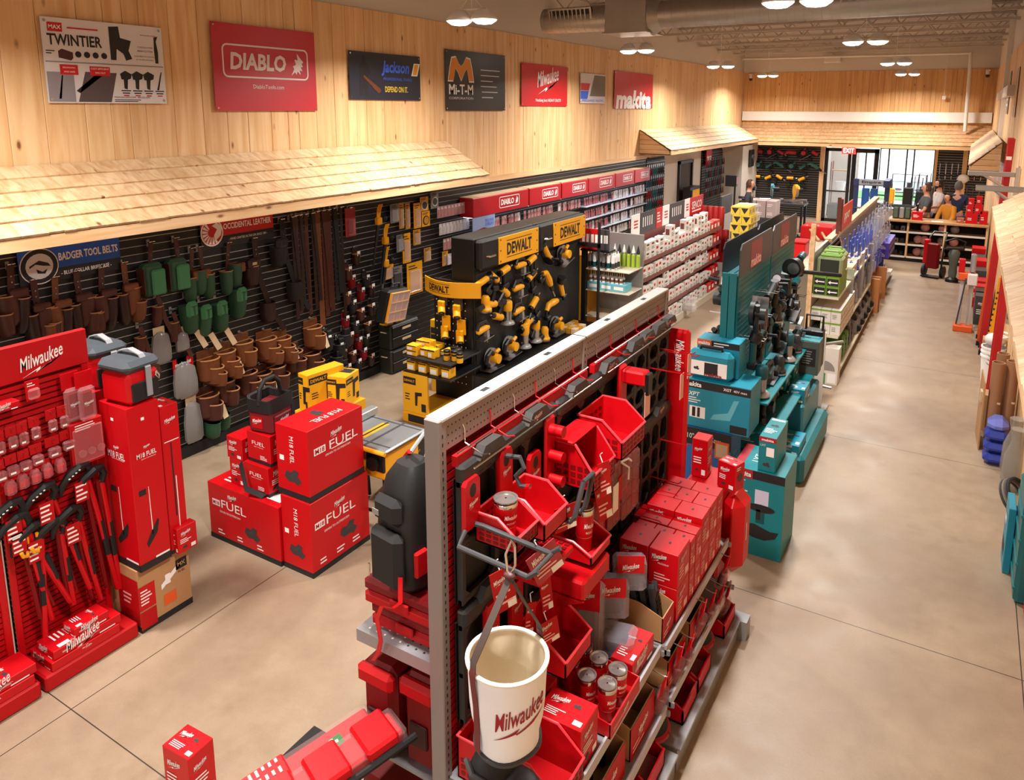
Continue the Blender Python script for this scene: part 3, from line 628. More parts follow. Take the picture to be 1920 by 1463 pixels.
for i, (y, z) in enumerate([(4.53, 1.70), (4.69, 1.63), (4.88, 1.63), (5.13, 1.72)]):
    t = thing('tool_pouch', 'green open pouch in the second row, %s from the left' % nth(i+1), 'tool pouch', (WX, y, z), 0, 'green tool bags')
    hook(t); pouch(MB(), 0, -.08, .17, .30, .15, GREEN, GREEN, .01, .1*(i % 2)-.05).build('pouch', t); MB().box(.1, .16, -.07, .06, -.2, -.03, MATS['pouch_green_light'], .03).build('flap', t)
    if i < 3: MB().strap([(.09, .05, -.36), (.10, .14, -.55)], (0, .03, .01), .004, CARDI).build('price_tag', t)
def long_rig(t, m, a, L=1.1):
    hook(t); strap_part(t, -.5, .035, m, .06); MB().strap([(.04, .06, -.45), (.05, .16, -.8), (.06, .34, -L)], (0, .032, .01), .008, m).build('strap', t)
    mb = pouch(MB(), -.08*a, -.26, .19, .24, .14, m, LEATHE if m is not BLACKM else GREYD, .02); mb.build('pouch', t)
    MB().box(.09, .16, -.08*a-.09, -.08*a+.08, -.28, -.17, m, .02).build('flap', t); MB().quad((.162, -.1*a-.03, -.24), Y, Z, .06, .03, CHROME).build('clasp', t)
    pouch(MB(), .12, -.72, .17, .24, .13, m, LEATHD, .02).build('pouch', t)
t = thing('tool_belt', 'dark brown belt with black pouches hanging below the end of the red sign', 'tool belt', (WX, 5.39, 2.15)); long_rig(t, LEATHD, 1)
t = thing('tool_belt', 'black belt with grey-green pouches between the red sign and the row of straps', 'tool belt', (WX, 5.78, 2.31)); long_rig(t, BLACKM, 1)
for i, (y, z) in enumerate([(5.92, 2.32), (5.97, 2.33), (6.03, 2.33), (6.12, 2.33), (6.22, 2.33), (6.3, 2.34), (6.39, 2.34), (6.48, 2.34), (6.57, 2.35), (6.69, 2.35)]):
    m = (LEATHD, LEATH, LEATHD, LEATH, LEATHD, LEATHT, LEATH, LEATH, BLACKM, LEATHD)[i]
    t = thing('leather_strap', '%s strap hanging full length, %s from the left of the strap row' % ('studded black' if i == 8 else 'brown leather' if m is not LEATHD else 'dark leather', nth(i+1)), 'strap', (WX, y, z), 0, 'long straps on the slatwall')
    hook(t, .08); L_ = (1.2, 1.15, 1.0, 1.2, 1.15, 1.4, 1.3, 1.25, 1.15, 1.5)[i]; w = (.02, .02, .018, .022, .02, .036, .03, .03, .03, .016)[i]
    MB().strap([(.07, -.0, .03), (.06, .01, -.3), (.055, .02, -L_*.6), (.05, .03, -L_)], (.006, w, 0), .007, m).build('strap', t)
    if i % 2 == 0: MB().strap([(.085, -.0, .03), (.08, .03, -.3), (.075, .06, -L_*.55), (.07, .08, -L_*.92)], (.006, w, 0), .007, m).build('strap', t)
    if i == 8:
        mb = MB()
        for k in range(14): mb.cyl((.062, 0.02, -.1-.07*k), (.07, 0.02, -.1-.07*k), .008, CHROME, 6)
        mb.build('studs', t)['kind'] = 'stuff'
for i, (y, z) in enumerate([(4.22, 1.78), (4.02, 1.52), (4.37, 1.58)]):
    t = thing('tool_holster', ('brown leather holster hanging between the green bags and the red cooler bags', 'small red-brown holster above the near cooler bag', 'brown leather suspender strap hanging over a grey bag')[i], 'holster', (WX, y, z))
    hook(t); pouch(MB(), 0, -.1, .10, .2, .07, LEATH, LEATHE, .02, .1).build('pouch', t); MB().strap([(.05, 0, 0), (.06, .06, -.25), (.07, .15, -.5)], (0, .022, .006), .006, LEATH).build('strap', t)
def tan_bag(t, m, seed):
    r = random.Random(seed); hook(t, .03)
    MB().box(.0, .02, -.11, .11, -.12, .02, m, .006).build('back_flap', t)
    pouch(MB(), -.0, -.07, .24, .26, .14, m, LEATHE, .01, 0, .8, .009).build('pouch', t)
    pouch(MB(), .03, -.16, .18, .2, .19, m, LEATHE, .02, 0, .8, .008).build('pouch', t)
    if seed % 2: pouch(MB(), .05, -.22, .13, .16, .22, m, LEATHE, .03, 0, .8, .007).build('pouch', t)
    if seed % 3 == 0: MB().strap([(.15, .09, -.2), (.18, .11, -.34)], (0, .03, .006), .002, CARDI).build('price_tag', t)
row = lambda z: 'upper' if z > .85 else 'lower'
cnt = {'upper': 0, 'lower': 0}
for i, (y, z) in enumerate(sorted([(4.72, 1.07), (4.92, 1.09), (5.15, 1.13), (5.47, 1.08), (5.68, 1.03), (6.16, 1.04), (5.58, .72), (5.84, .82), (6.12, .72), (4.68, .68), (4.89, .77), (5.38, .70), (5.18, .77)])):
    k = row(z); cnt[k] += 1
    t = thing('tool_bag', 'open tan leather tool bag low on the slatwall, %s along its %s row' % (nth(cnt[k]), k), 'tool bag', (WX, y, z), 0, 'tan leather tool bags')
    tan_bag(t, LEATHT if z > .85 else LEATH, i)
t = thing('tool_pouch', 'green twin pouch hanging lowest, just above the floor by the slatwall', 'tool pouch', (WX, 4.76, .42)); hook(t, .03)
pouch(MB(), -.06, -.12, .14, .18, .16, GREEN, GREEN, .01).build('pouch', t); pouch(MB(), .08, -.08, .14, .18, .14, GREEN, GREEN, .01).build('pouch', t)
def bagged(t, w, h, d, m=BAG, head=None):
    mb = MB(); N = 6
    vs = []; prof = [(0, .25, .35), (.12, .8, .8), (.5, 1, 1), (.9, 1, .9), (1, .8, .3)]
    for f, sw, sd in prof:
        for i in range(8):
            a = 2*PI*i/8+PI/8; vs.append((d/2+.01+d/2*sd*math.cos(a), w/2*sw*math.sin(a)*1.05, -h*f))
    mb.add(vs, [(k*8+i, k*8+(i+1) % 8, (k+1)*8+(i+1) % 8, (k+1)*8+i) for k in range(4) for i in range(8)]+[tuple(range(8)), tuple(range(39, 31, -1))], m); mb.build('bag', t)
    MB().box(.01, .03+d*.3, -w*.38, w*.38, -h*.9, -h*.3, GREYD, .02).build('contents', t)
    if head:
        g = MB().box(d*.4, d*.4+.006, -w*.42, w*.42, -.11, .07, head); script_logo(g, (d*.4+.006, 0, .0), Y, Z, w*.6, WHITE); g.build('header_card', t)
    else: MB().box(d*.4, d*.4+.004, -w*.3, w*.3, -.06, .05, CARDI).build('header_card', t)
for y, z, w, h, hd, lab in ((4.21, 1.42, .2, .32, None, 'grey knee pads in a clear bag, above the tall red boxes'), (4.46, 1.02, .22, .36, REDM, 'grey pads in a bag with red header card beside the tan pouches'), (4.40, 1.02, .18, .34, REDM, 'second grey bag with red header card, just behind the first'), (4.49, .60, .2, .44, None, 'tall grey bag hung lowest beside the green floor pouch'), (4.44, 1.36, .14, .2, None, 'small tan bagged pouch under the green pouches')):
    t = thing('bagged_pads', lab, 'knee pads', (WX, y, z)); bagged(t, w, h, .09, BAG, hd)
i = 0
for y, z in [(6.38, .85), (6.53, .55), (6.58, .70), (6.68, .80), (6.45, .38), (6.62, .4)]:
    i += 1; t = thing('tool_holster', 'black holster low on the slatwall under the straps, %s of the six' % nth(i), 'holster', (WX, y, z), 0, 'black holsters under the straps')
    hook(t, .03); pouch(MB(), 0, -.06, .16, .2, .12, BLACKM, GREYD, .01).build('pouch', t); MB().box(.03, .10, -.03, .05, -.12, .02, RUBBER, .01).build('flap', t)
    if i % 2: MB().box(.1, .104, -.02, .03, -.1, -.04, WHITE).build('price_tag', t)
# rows of small holsters with white tags
sm = [(6.77, 1.3), (6.96, 1.79), (7.12, 1.45), (7.21, 1.31), (6.86, 1.17), (7.0, 1.03), (6.72, .99), (6.89, .88), (7.12, .82), (6.79, .76), (6.94, .65), (7.08, .65), (6.66, .58), (6.82, .5), (7.02, .48), (6.72, .35), (6.91, .36), (7.16, .36), (6.86, 1.5), (7.02, 1.3), (7.2, 1.05), (6.8, 1.62)]
def small_kind(k):
    t = thing('tool_holster', 'x', 'holster'); m = (LEATHD, LEATH, REDD, BLACKM)[k]
    hook(t, .03); pouch(MB(), 0, -.05, .10, .15, .08, m, LEATHE if k < 2 else GREYD, .01).build('pouch', t)
    MB().box(.0, .015, -.04, .04, -.08, .02, m, .004).build('back_flap', t); MB().box(.085, .089, -.028, .022, -.07, -.01, WHITE).build('price_tag', t); return t
SK = [small_kind(k) for k in range(4)]; used = set(); sm.sort(key=lambda p: (-p[1], p[0]))
for i, (y, z) in enumerate(sm):
    k = i % 4; lab = '%s holster with white tag, %s counted down the wall right of the straps' % (('dark brown', 'brown', 'red-brown', 'black')[k], nth(i+1))
    if k not in used: used.add(k); o = SK[k]; o.location = (WX, y, z); o['label'] = lab; o['group'] = 'small tagged holsters'
    else: dup(SK[k], (WX, y, z), 0, lab, 'small tagged holsters')
t = thing('carded_tool', 'large red carded holder hung at the top right end of the strap row', 'carded tool', (WX, 6.87, 2.32)); hook(t)
MB().box(.04, .05, -.09, .09, -.34, .03, mat('card_red', '#9c2a2e', .5)).build('card', t); MB().box(.05, .09, -.06, .06, -.32, -.12, CLEARR, .012).build('blister', t)
# yellow pole tools
for i, (y, z) in enumerate([(7.35, 2.25), (7.47, 1.97), (7.46, 1.66)]):
    t = thing('pole_pruner', 'yellow-headed black pole tool hung slanting on the slatwall, %s from the top' % nth(i+1), 'pole tool', (WX+.05, y, z), 0, 'yellow pole tools')
    mb = MB()
    for k in (-1, 0, 1): mb.strap([(.03, .02*k, -.1), (.03, .03*k+.02, .02), (.035, .03*k+.05, .09)], (.0, .010, .0), .01, YEL)
    mb.box(0, .07, -.045, .045, -.18, -.08, YEL, .012); mb.build('head', t)
    MB().cyl((.035, -.01, -.17), (.035, -.06, -.40), .024, RUBBER, 10).build('grip', t); MB().cyl((.035, -.06, -.38), (.035, -.13, -.72), .015, (RUBBER, RUBBER, STEEL)[i], 10).build('shaft', t); MB().sph((.05, .10, -.1), .04, RUBBER).build('rotor', t)
# yellow carded packs
yp = [(7.84, 2.13, .10, .36, 'narrow gold card pack'), (7.97, 2.11, .10, .36, 'narrow gold card pack'), (8.18, 2.09, .16, .36, 'tall orange card pack'), (8.34, 2.24, .18, .2, 'yellow card pack with a clear disc'), (8.37, 2.02, .18, .22, 'yellow card pack with a black disc'), (8.58, 2.27, .18, .24, 'grey card pack with a slashed disc'), (7.93, 1.66, .17, .42, 'tall yellow blade pack'), (8.16, 1.78, .16, .22, 'gold blade bundle pack'), (8.81, 1.36, .14, .22, 'yellow tape pack'), (7.70, 2.18, .18, .26, 'clear smoky pack'), (7.54, 1.39, .2, .2, 'orange twin-hole pack'), (8.09, 1.2, .34, .46, 'large yellow bag of sanding sheets'), (8.39, 1.49, .16, .2, 'gold blade pack'), (7.71, 1.26, .22, .36, 'bag of grey gloves'), (7.8, 1.75, .16, .24, 'clear pack of bits')]
for i, (y, z, w, h, nm) in enumerate(yp):
    t = thing('carded_pack', nm+', %s along the yellow section of the slatwall' % nth(1+sorted(q[0] for q in yp).index(y)), 'carded pack', (WX, y, z), 0, 'yellow accessory packs')
    base = YEL if 'yellow' in nm or 'orange' in nm else GOLD if 'gold' in nm else mat('pack_grey', '#8d8984', .3, alpha=.8)
    MB().tube([(0, 0, h/2-.02), (.09, 0, h/2-.01)], .003, CHROME, 5).build('hook', t)
    MB().box(.055, .062, -w/2, w/2, -h/2, h/2, base).build('card', t)
    g = MB()
    if 'disc' in nm: g.cyl((.063, 0, -.02), (.068, 0, -.02), w*.38, INK if 'black' in nm else POSTR, 18).cyl((.068, 0, -.02), (.07, 0, -.02), w*.3, GOLD if 'black' in nm else GREYD, 18); g.build('disc', t)
    else: g.box(.062, .085, -w*.36, w*.36, -h*.42, h*.25, CLEAR if 'glove' not in nm else GREYD, .008); g.build('blister', t)
    fine(MB(), (.064, -w*.4, h*.28), Y, Z, w*.7, h*.16, 2, INK).build('print', t)
# organiser, drawer boxes
t = thing('organizer_case', 'open orange organizer case tilted on the slatwall above the black drawer boxes', 'organizer case', (-6.60, 7.3, .80)); t.rotation_euler = (-.12, .18, .1)
MB().box(-.02, .14, -.24, .24, 0, .46, BLACK, .03).build('shell', t); g = MB().box(.14, .15, -.21, .21, .03, .43, mat('bin_orange', '#f08a1c', .4)); g.build('tray', t)
g = MB()
for k in range(4): g.box(.15, .18, -.21, .21, .03+.132*k, .036+.132*k, YEL)
for k in range(4): g.box(.15, .18, -.21+.138*k, -.204+.138*k, .03, .43, YEL)
g.build('dividers', t, False); MB().box(.175, .182, -.215, .215, .025, .435, CLEAR).build('lid', t); MB().tube([(.06, -.1, .46), (.06, -.08, .52), (.06, .08, .52), (.06, .1, .46)], .014, BLACK, 8).build('handle', t)
for i in (0, 1):
    t = thing('drawer_box', 'black stacking drawer box with gold labels, %s one of the pair by the slatwall' % ('lower', 'upper')[i], 'drawer box', (-6.68, 7.36, .345*i))
    MB().box(-.12, .12, -.0, .6, 0, .34, mat('box_olive_black', '#1f2018', .5), .02).build('body', t)
    for k in range(2 if i else 2):
        d_ = MB().box(.12, .135, .03, .57, .03+.15*k, .165+.15*k, BLACK, .006).build('drawer', t); MB().box(.135, .14, .22, .40, .10+.15*k, .13+.15*k, CARDI).build('label_plate', d_)
    MB().tube([(.05, -.005, .24), (.05, -.03, .25), (-.03, -.03, .25), (-.03, -.005, .24)], .008, CARDI, 6).build('latch', t)
for i, (y, z) in enumerate([(7.42, .69), (7.62, .69)]):
    solo(MB().box(-.06, .06, -.07, .07, 0, .16, YELB).quad((.061, -.04, .05), Y, Z, .08, .07, INK), 'tool_carton', 'small yellow carton on the upper drawer box, %s one' % ('near', 'far')[i], 'carton', (-6.68, y, z))
# ---------------------------------------------------------------- clear packs and the red saw-blade bays
def pack_proto(name, w, h, m, cm):
    t = thing(name, 'x', 'carded pack')
    MB().tube([(-.15, 0, h-.015), (.03, 0, h-.01)], .003, CHROME, 5).build('hook', t)
    MB().box(0, .004, -w/2, w/2, 0, h, cm).build('card', t); MB().box(.004, .024, -w*.4, w*.4, h*.08, h*.72, m, .008).build('blister', t)
    fine(MB(), (.005, -w*.4, h*.74), Y, Z, w*.8, h*.18, 2, WHITE).build('print', t); return t
PPK = mat('pack_pale', '#b9908c', .5); PDR = mat('pack_dark_red', '#7d2228', .5); PWH = mat('pack_white', '#cfc6c4', .5)
PKS = [pack_proto('blade_pack', .075, .17, CLEARR, PPK), pack_proto('blade_pack', .075, .17, CLEARR, PDR), pack_proto('blade_pack', .075, .17, CLEAR, PWH)]
pu = set()
def place_pack(k, loc, lab, grp, protos, state, rz=0):
    if k not in state: state.add(k); o = protos[k]; o.location = loc; o.rotation_euler = (0, 0, rz); o['label'] = lab; o['group'] = grp; return o
    return dup(protos[k], loc, rz, lab, grp)
for r_, (z, y0, n, k) in enumerate([(2.0, 8.62, 9, 0), (1.74, 8.66, 9, 2), (1.5, 8.75, 8, 0), (1.26, 8.85, 8, 2), (1.02, 8.95, 7, 1), (.78, 9.0, 7, 0)]):
    for i in range(n): place_pack(k, (WX+.10, y0+.085*i, z), 'clear blade pack before the red bays, %s row from the top, %s from the left' % (nth(r_+1), nth(i+1)), 'clear packs left of the red bays', PKS, pu)
bays = [(9.27, 10.95), (10.97, 12.13), (12.15, 13.25), (13.27, 14.55), (14.57, 15.6), (15.62, 16.55)]
for b, (y0, y1) in enumerate(bays):
    L_ = y1-y0
    t = thing('header_box', 'red lit header box with white badge, %s from the near end of the run' % nth(b+1), 'header', (WX, y0, 1.93), 0, 'red header boxes')
    g = MB().box(0, .26, 0, L_-.02, 0, .3, mat('header_red', '#b01722', .35), .01).box(.0, .24, .01, L_-.03, .3, .31, CARDI); g.build('box', t)
    g = MB(); diablo(g, (.262, L_*.62, .16), Y, Z, min(.62, L_*.5), WHITE, .012); g.build('badge', t)
    MB().box(.05, .2, .03, L_-.06, -.012, -.001, mat('tube_light', '#e8ecff', .4, emit=2.2)).build('light_strip', t)
    if b == 0:
        g = MB().box(.24, .25, 0, .62, -.36, -.002, mat('poster_lilac', '#8ea0c8', .4)); g.poly([(0, 0), (.62, 0), (.62, .1), (.3, .18), (0, .14)], (.251, 0, -.36), Y, Z, PDR); g.text('HOLE SAWS', (.252, .46, -.08), Y, Z, ULTRA, w=.24, h=.05); g.text('& DRILLING', (.252, .46, -.14), Y, Z, ULTRA, w=.24, h=.05); fine(g, (.252, .04, -.34), Y, Z, .5, .06, 2, WHITE); g.build('poster', t)
RNG = random.Random(3)
for b, (y0, y1) in enumerate(bays):
    L_ = y1-y0; rows = [1.66, 1.4, 1.14, .88]
    for r_, z in enumerate(rows):
        n = int((L_-.06)/.105)
        kk = 1 if (b in (3,) or (b == 2 and r_ > 0)) else 0 if b < 3 else 2
        for i in range(n):
            if b == 0 and r_ == 0 and i < 6: continue
            place_pack(kk if RNG.random() < .8 else RNG.choice([0, 1, 2]), (WX+.14+RNG.uniform(-.02, .02), y0+.06+.105*i, z), 'clear saw-blade pack in the %s red bay, %s row down, %s from the left' % (nth(b+1), nth(r_+1), nth(i+1)), 'saw-blade packs under the red headers', PKS, pu)
    if b >= 3:
        for r_, z in enumerate(rows[:3]):
            solo(MB().box(0, .22, 0, L_-.04, -.02, -.008, mat('shelf_clear', '#cdd4e6', .25)), 'bay_shelf', 'pale shelf strip in the %s red bay, %s from the top' % (nth(b+1), nth(r_+1)), 'shelf', (WX, y0, z))
# hand tools beyond the red bays
def cutter_proto(k):
    t = thing('hanging_snips', 'x', 'snips'); m = (REDD, TEALD, BLACKM)[k]
    MB().tube([(-.09, 0, .0), (.09, 0, .01)], .003, CHROME, 5).build('hook', t)
    MB().tube([(.07, -.0, .0), (.07, -.02, -.07), (.07, -.05, -.2)], .013, m, 6).tube([(.07, .0, .0), (.07, .02, -.07), (.07, .05, -.2)], .013, m, 6).build('handles', t)
    MB().prism([(-.02, 0), (.02, 0), (.012, .09), (-.012, .09)], (.066, 0, -.02), Y, Z, X*.012, STEEL).build('jaws', t); return t
CP = [cutter_proto(k) for k in range(3)]; cu_ = set()
for r_ in range(6):
    for i in range(9):
        place_pack((i*3//9+r_ % 2) % 3, (WX+.02, 16.6+.034*i+.0, 2.22-.26*r_) if 0 else (-6.70+.0, 16.62+.13*i, 2.2-.27*r_), 'hanging snips beyond the red bays, %s row down, %s from the left' % (nth(r_+1), nth(i+1)), 'snips at the end of the slatwall', CP, cu_)
# backing for those and the white wall, doorway and second slat section farther on
solo(slats(MB().box(-6.83, -6.80, 16.95, 18.2, .12, 2.4, BLACKM), (-6.80, 16.95, .15), Y, X, 1.25, 0, 2.2), 'slatwall_panel', 'short slatwall of snips just beyond the saw-blade bays', 'slatwall', smooth=False)
f = MB()
for a, b, c, d in ((19.3, 19.38, 0, 2.2), (20.35, 20.43, 0, 2.2), (19.3, 20.43, 2.12, 2.2)): f.box(-6.83, -6.76, a, b, c, d, FR)
o = f.build('door_3', None, False); o['kind'] = 'structure'; MB().box(-6.83, -6.815, 19.38, 20.35, 0, 2.12, mat('dark_room', '#4b443d', .8)).build('doorway_dark_sheet', o)  # dark sheet on the wall, its colour stands in for the unlit room beyond
solo(slats(MB().box(-6.83, -6.80, 21.3, 23.3, .12, 2.4, BLACKM), (-6.80, 21.3, .15), Y, X, 2.0, 0, 2.2), 'slatwall_panel', 'black slatwall of tools beyond the dark doorway', 'slatwall', smooth=False)
o = struct(MB().box(-6.82, -6.2, 23.5, 25.4, 0, 2.45, WHITEW), 'wall_left_pier')
t = thing('level_rack', 'black rack of yellow levels standing in front of the dark doorway', 'rack', (-6.55, 19.7, 0)); MB().box(-.1, .1, -.4, .4, 0, 1.5, BLACK).build('board', t)
for k in range(6): MB().box(.1, .13, -.34+.12*k, -.28+.12*k, 1.0, 1.42, YEL if k else BLACK).build('level', t)
for i in range(40):
    place_pack(i % 3, (-6.74, 21.4+.19*(i % 10), 2.1-.3*(i//10)), 'hanging snips past the dark doorway, %s row down, %s from the left' % (nth(i//10+1), nth(i % 10+1)), 'snips past the doorway', CP, cu_)
solo(MB().box(0, .02, 0, .5, 0, .45, BRED).text('SENCO', (.021, .25, .22), Y, Z, WHITE, w=.4, h=.12, bold=.02), 'sign', 'small red hanging sign above the slatwall past the doorway', 'sign', (-6.7, 21.35, 1.95))
# ---------------------------------------------------------------- red display by the timber wall (nearest, left)
def carton(name, lab, cat, loc, d, m=RED, group=None, rz=0, front=None, side=None, top=None, band=None, b=.003):
    """closed carton with its near corner at loc; d = (dx,dy,dz); front/side/top are printing callbacks"""
    t = thing(name, lab, cat, loc, rz, group)
    MB().box(0, d[0], 0, d[1], 0, d[2], m, b).build('box', t, False)
    if band:
        hb, mb_ = band; MB().box(-.0007, d[0]+.0007, -.0007, d[1]+.0007, .003, hb, mb_).build('base_band', t, False)
    g = MB()
    if front: front(g, Vector((0, -.0008, 0)), X, Z, d[0], d[2])
    if side: side(g, Vector((d[0]+.0008, 0, 0)), Y, Z, d[1], d[2])
    if top: top(g, Vector((0, 0, d[2]+.0002)), X, Y, d[0], d[1])
    if g.v: g.build('print', t, False)
    return t
def pr(fn):
    """printing callback with fractions of the face"""
    def f(g, o, ux, uy, w, h): fn(g, lambda a, b: o+ux*(a*w)+uy*(b*h), ux, uy, w, h)
    return f
@pr
def p_fuel(g, q, ux, uy, w, h):
    k = min(w, h*1.3)
    g.quad(q(.5, .62)-ux*k*.40, ux, uy, k*.20, k*.095, WHITE).text('M18', q(.5, .62)-ux*k*.30+uy*k*.047, ux, uy, RED, w=k*.16, bold=.02, lift=.003)
    g.text('FUEL', q(.5, .62)+ux*k*.13+uy*k*.05, ux, uy, WHITE, w=k*.52, h=k*.12); g.quad(q(.5, .60)-ux*k*.1, ux, uy, k*.4, k*.012, WHITE)
    g.text('DRIVEN TO OUTPERFORM', q(.5, .555)+ux*k*.02, ux, uy, WHITE, w=k*.45, h=k*.028)
    script_logo(g, q(.5, .62)+uy*k*.19, ux, uy, k*.2, WHITE)
@pr
def p_fuelpic(g, q, ux, uy, w, h):
    k = min(w, h*1.2)
    g.quad(q(.06, .62), ux, uy, k*.16, k*.09, WHITE).text('M18', q(.06, .62)+ux*k*.08+uy*k*.045, ux, uy, RED, w=k*.13, bold=.02, lift=.003)
    g.text('FUEL', q(.06, .62)+ux*k*.44+uy*k*.055, ux, uy, WHITE, w=k*.50, h=k*.12); g.text('DRIVEN TO OUTPERFORM', q(.06, .54)+ux*k*.36, ux, uy, WHITE, w=k*.42, h=k*.03)
    script_logo(g, q(.06, .62)+ux*k*.42+uy*k*.19, ux, uy, k*.18, WHITE)
    saw_pic(g, q(.62, .36), ux, uy, k*.17)
    for i in range(3): fine(g, q(.12+.28*i, .12), ux, uy, k*.16, k*.09, 2, WHITE)
    g.quad(q(0, 0), ux, uy, w, h*.06, INK)
def saw_pic(g, o, ux, uy, s):
    """printed picture of a dark power tool"""
    g.poly([(-.9, -.1), (-.5, -.45), (.1, -.4), (.5, -.6), (.9, -.2), (.5, .1), (.6, .5), (.1, .6), (-.2, .3), (-.7, .4)], o-ux*0, ux*1, uy, MATS.get('tool_print') or mat('tool_print', '#3a3234', .6)) if s == 1 else g.poly([(p[0]*s, p[1]*s) for p in ((-.9, -.1), (-.5, -.45), (.1, -.4), (.5, -.6), (.9, -.2), (.5, .1), (.6, .5), (.1, .6), (-.2, .3), (-.7, .4))], o, ux, uy, MATS.get('tool_print') or mat('tool_print', '#3a3234', .6))
    g.poly([(p[0]*s, p[1]*s) for p in ((-.5, -.1), (.1, .0), (.3, .35), (-.1, .3))], o, ux, uy, GREYD, .002)
@pr
def p_side(g, q, ux, uy, w, h):
    k = min(w, h)
    g.text('M18 FUEL', q(.5, .68), uy*-1, ux, WHITE, w=h*.38, h=k*.13); saw_pic(g, q(.5, .3), ux, uy, k*.3); g.quad(q(.1, .5), ux, uy, k*.14, k*.12, WHITE)
    g.quad(q(0, 0), ux, uy, w, h*.05, INK)
@pr
def p_small(g, q, ux, uy, w, h):
    k = min(w, h); script_logo(g, q(.42, .74), ux, uy, w*.5, WHITE); fine(g, q(.12, .36), ux, uy, w*.6, h*.2, 3, WHITE); g.quad(q(.66, .08), ux, uy, w*.24, h*.14, WHITE); saw_pic(g, q(.36, .2), ux, uy, k*.14)
@pr
def p_fuelsmall(g, q, ux, uy, w, h):
    g.text('FUEL', q(.5, .66), ux, uy, WHITE, w=w*.55, h=h*.12); g.text('DRIVEN TO OUTPERFORM', q(.5, .54), ux, uy, WHITE, w=w*.4); fine(g, q(.55, .15), ux, uy, w*.3, h*.15, 3, WHITE)
@pr
def p_top(g, q, ux, uy, w, h):
    script_logo(g, q(.3, .66), ux, uy, w*.38, WHITE); fine(g, q(.12, .12), ux, uy, w*.45, h*.25, 4, WHITE); saw_pic(g, q(.68, .66), ux, uy, min(w, h)*.13); g.quad(q(.76, .1), ux, uy, w*.18, h*.16, WHITE)
@pr
def p_stick(g, q, ux, uy, w, h):
    g.text('M18 FUEL', q(.5, .70), ux, uy, WHITE, w=w*.62, h=w*.15, bold=.01); g.text('DRIVEN TO OUTPERFORM', q(.55, .675), ux, uy, WHITE, w=w*.45); script_logo(g, q(.52, .745), ux, uy, w*.2, WHITE)
    g.poly([(.46*w, .2*h), (.49*w, .2*h), (.47*w, .50*h), (.455*w, .50*h)], q(0, 0), ux, uy, WHITE)
    g.poly([(.30*w, .13*h), (.62*w, .20*h), (.70*w, .27*h), (.66*w, .285*h), (.42*w, .215*h), (.26*w, .16*h)], q(0, 0), ux, uy, INK); g.quad(q(.16, .46), ux, uy, w*.22, h*.035, INK); g.quad(q(.42, .905), ux, uy, w*.10, h*.018, WHITE)
    g.quad(q(0, 0), ux, uy, w, h*.045, INK).quad(q(.5, .045), ux, uy, w*.45, h*.012, WHITE)
def red_display(y0, y1, lab):
    t = thing('display_stand', lab, 'display stand', (-4.98, y0, 0)); L_ = y1-y0
    g = MB().box(-.03, .32, .0, L_-.01, .0, .11, REDM, .012); g.build('base', t)
    g = MB().box(-.02, .0, 0, L_-.01, .1, 1.95, REDD); z = .12
    while z < 1.90: g.box(0, .014, 0, L_-.01, z, z+.027, REDM); z += .0381
    g.build('slat_panel', t, False)
    for yy in (0, L_-.05): MB().box(-.02, .03, yy, yy+.04, .1, 2.15, RED, .006).build('upright', t, False)
    g = MB().box(0, .045, 0, L_-.01, 1.93, 2.16, REDM, .004); g.build('header', t, False)
    g = MB(); script_logo(g, (.046, L_*.52, 2.03), Y, Z, .26, WHITE); g.build('logo', t); return t
red_display(1.98, 2.59, 'tall red slatted display stand with white script header, near the leather rigs')
red_display(1.36, 1.965, 'second red display stand, mostly cut off by the left border')
def hang_pack(name, lab, y, z, w, h, d, x=-4.965, kind=0, grp=None):
    t = thing(name, lab, 'hanging pack', (x, y, z), 0, grp)
    MB().tube([(0, 0, .0), (.11, 0, .005)], .003, CHROME, 5).build('peg', t)
    MB().box(.07, .075, -w/2, w/2, -h*.35, .02, REDM).build('card', t)
    if kind == 0:
        MB().box(.075, .075+d, -w*.42, w*.42, -h+.01, -.045, CLEARR, .01).build('blister', t); MB().cyl((.09, 0, -h*.85), (.09, 0, -h*.4), w*.16, REDD, 8).build('tool', t)
        fine(MB(), (.076+d, -w*.34, -h+.02), Y, Z, w*.6, .03, 1, WHITE).build('print', t)
    elif kind == 1:
        MB().lathe([(w*.42, -h), (w*.46, -h+.01), (w*.46, -.03), (w*.3, -.0)], CLEARR, 6, (.075+w*.4, 0, 0)).build('jar', t)
        MB().lathe([(w*.38, -h+.01), (w*.38, -h*.45)], RED, 6, (.075+w*.4, 0, 0)).build('jar_label', t)
    return t
for i, (y, z) in enumerate([(1.99, 1.66), (2.06, 1.67), (2.12, 1.67), (2.19, 1.68), (2.29, 1.69), (2.36, 1.69)]): hang_pack('hanging_pack', 'slim clear red pack, upper peg row of the near red display, %s from left' % nth(i+1), y, z, .062, .135, .03, grp='peg-row packs on the red display')
for i, (y, z) in enumerate([(1.97, 1.48), (2.04, 1.49), (2.11, 1.49), (2.18, 1.50), (2.28, 1.51), (2.37, 1.52)]): hang_pack('hanging_pack', 'wide clear red pack, second peg row of the near red display, %s from left' % nth(i+1), y, z, .075 if i < 4 else .085, .12, .04, grp='peg-row packs on the red display')
for i, (y, z) in enumerate([(2.01, 1.36), (2.08, 1.37), (2.15, 1.37), (2.22, 1.38), (2.30, 1.38)]): hang_pack('bit_jar', 'six-sided red jar in the lowest peg row of the near red display, %s from left' % nth(i+1), y, z, .07, .085, .05, kind=1, grp='hexagonal jars on the red display')
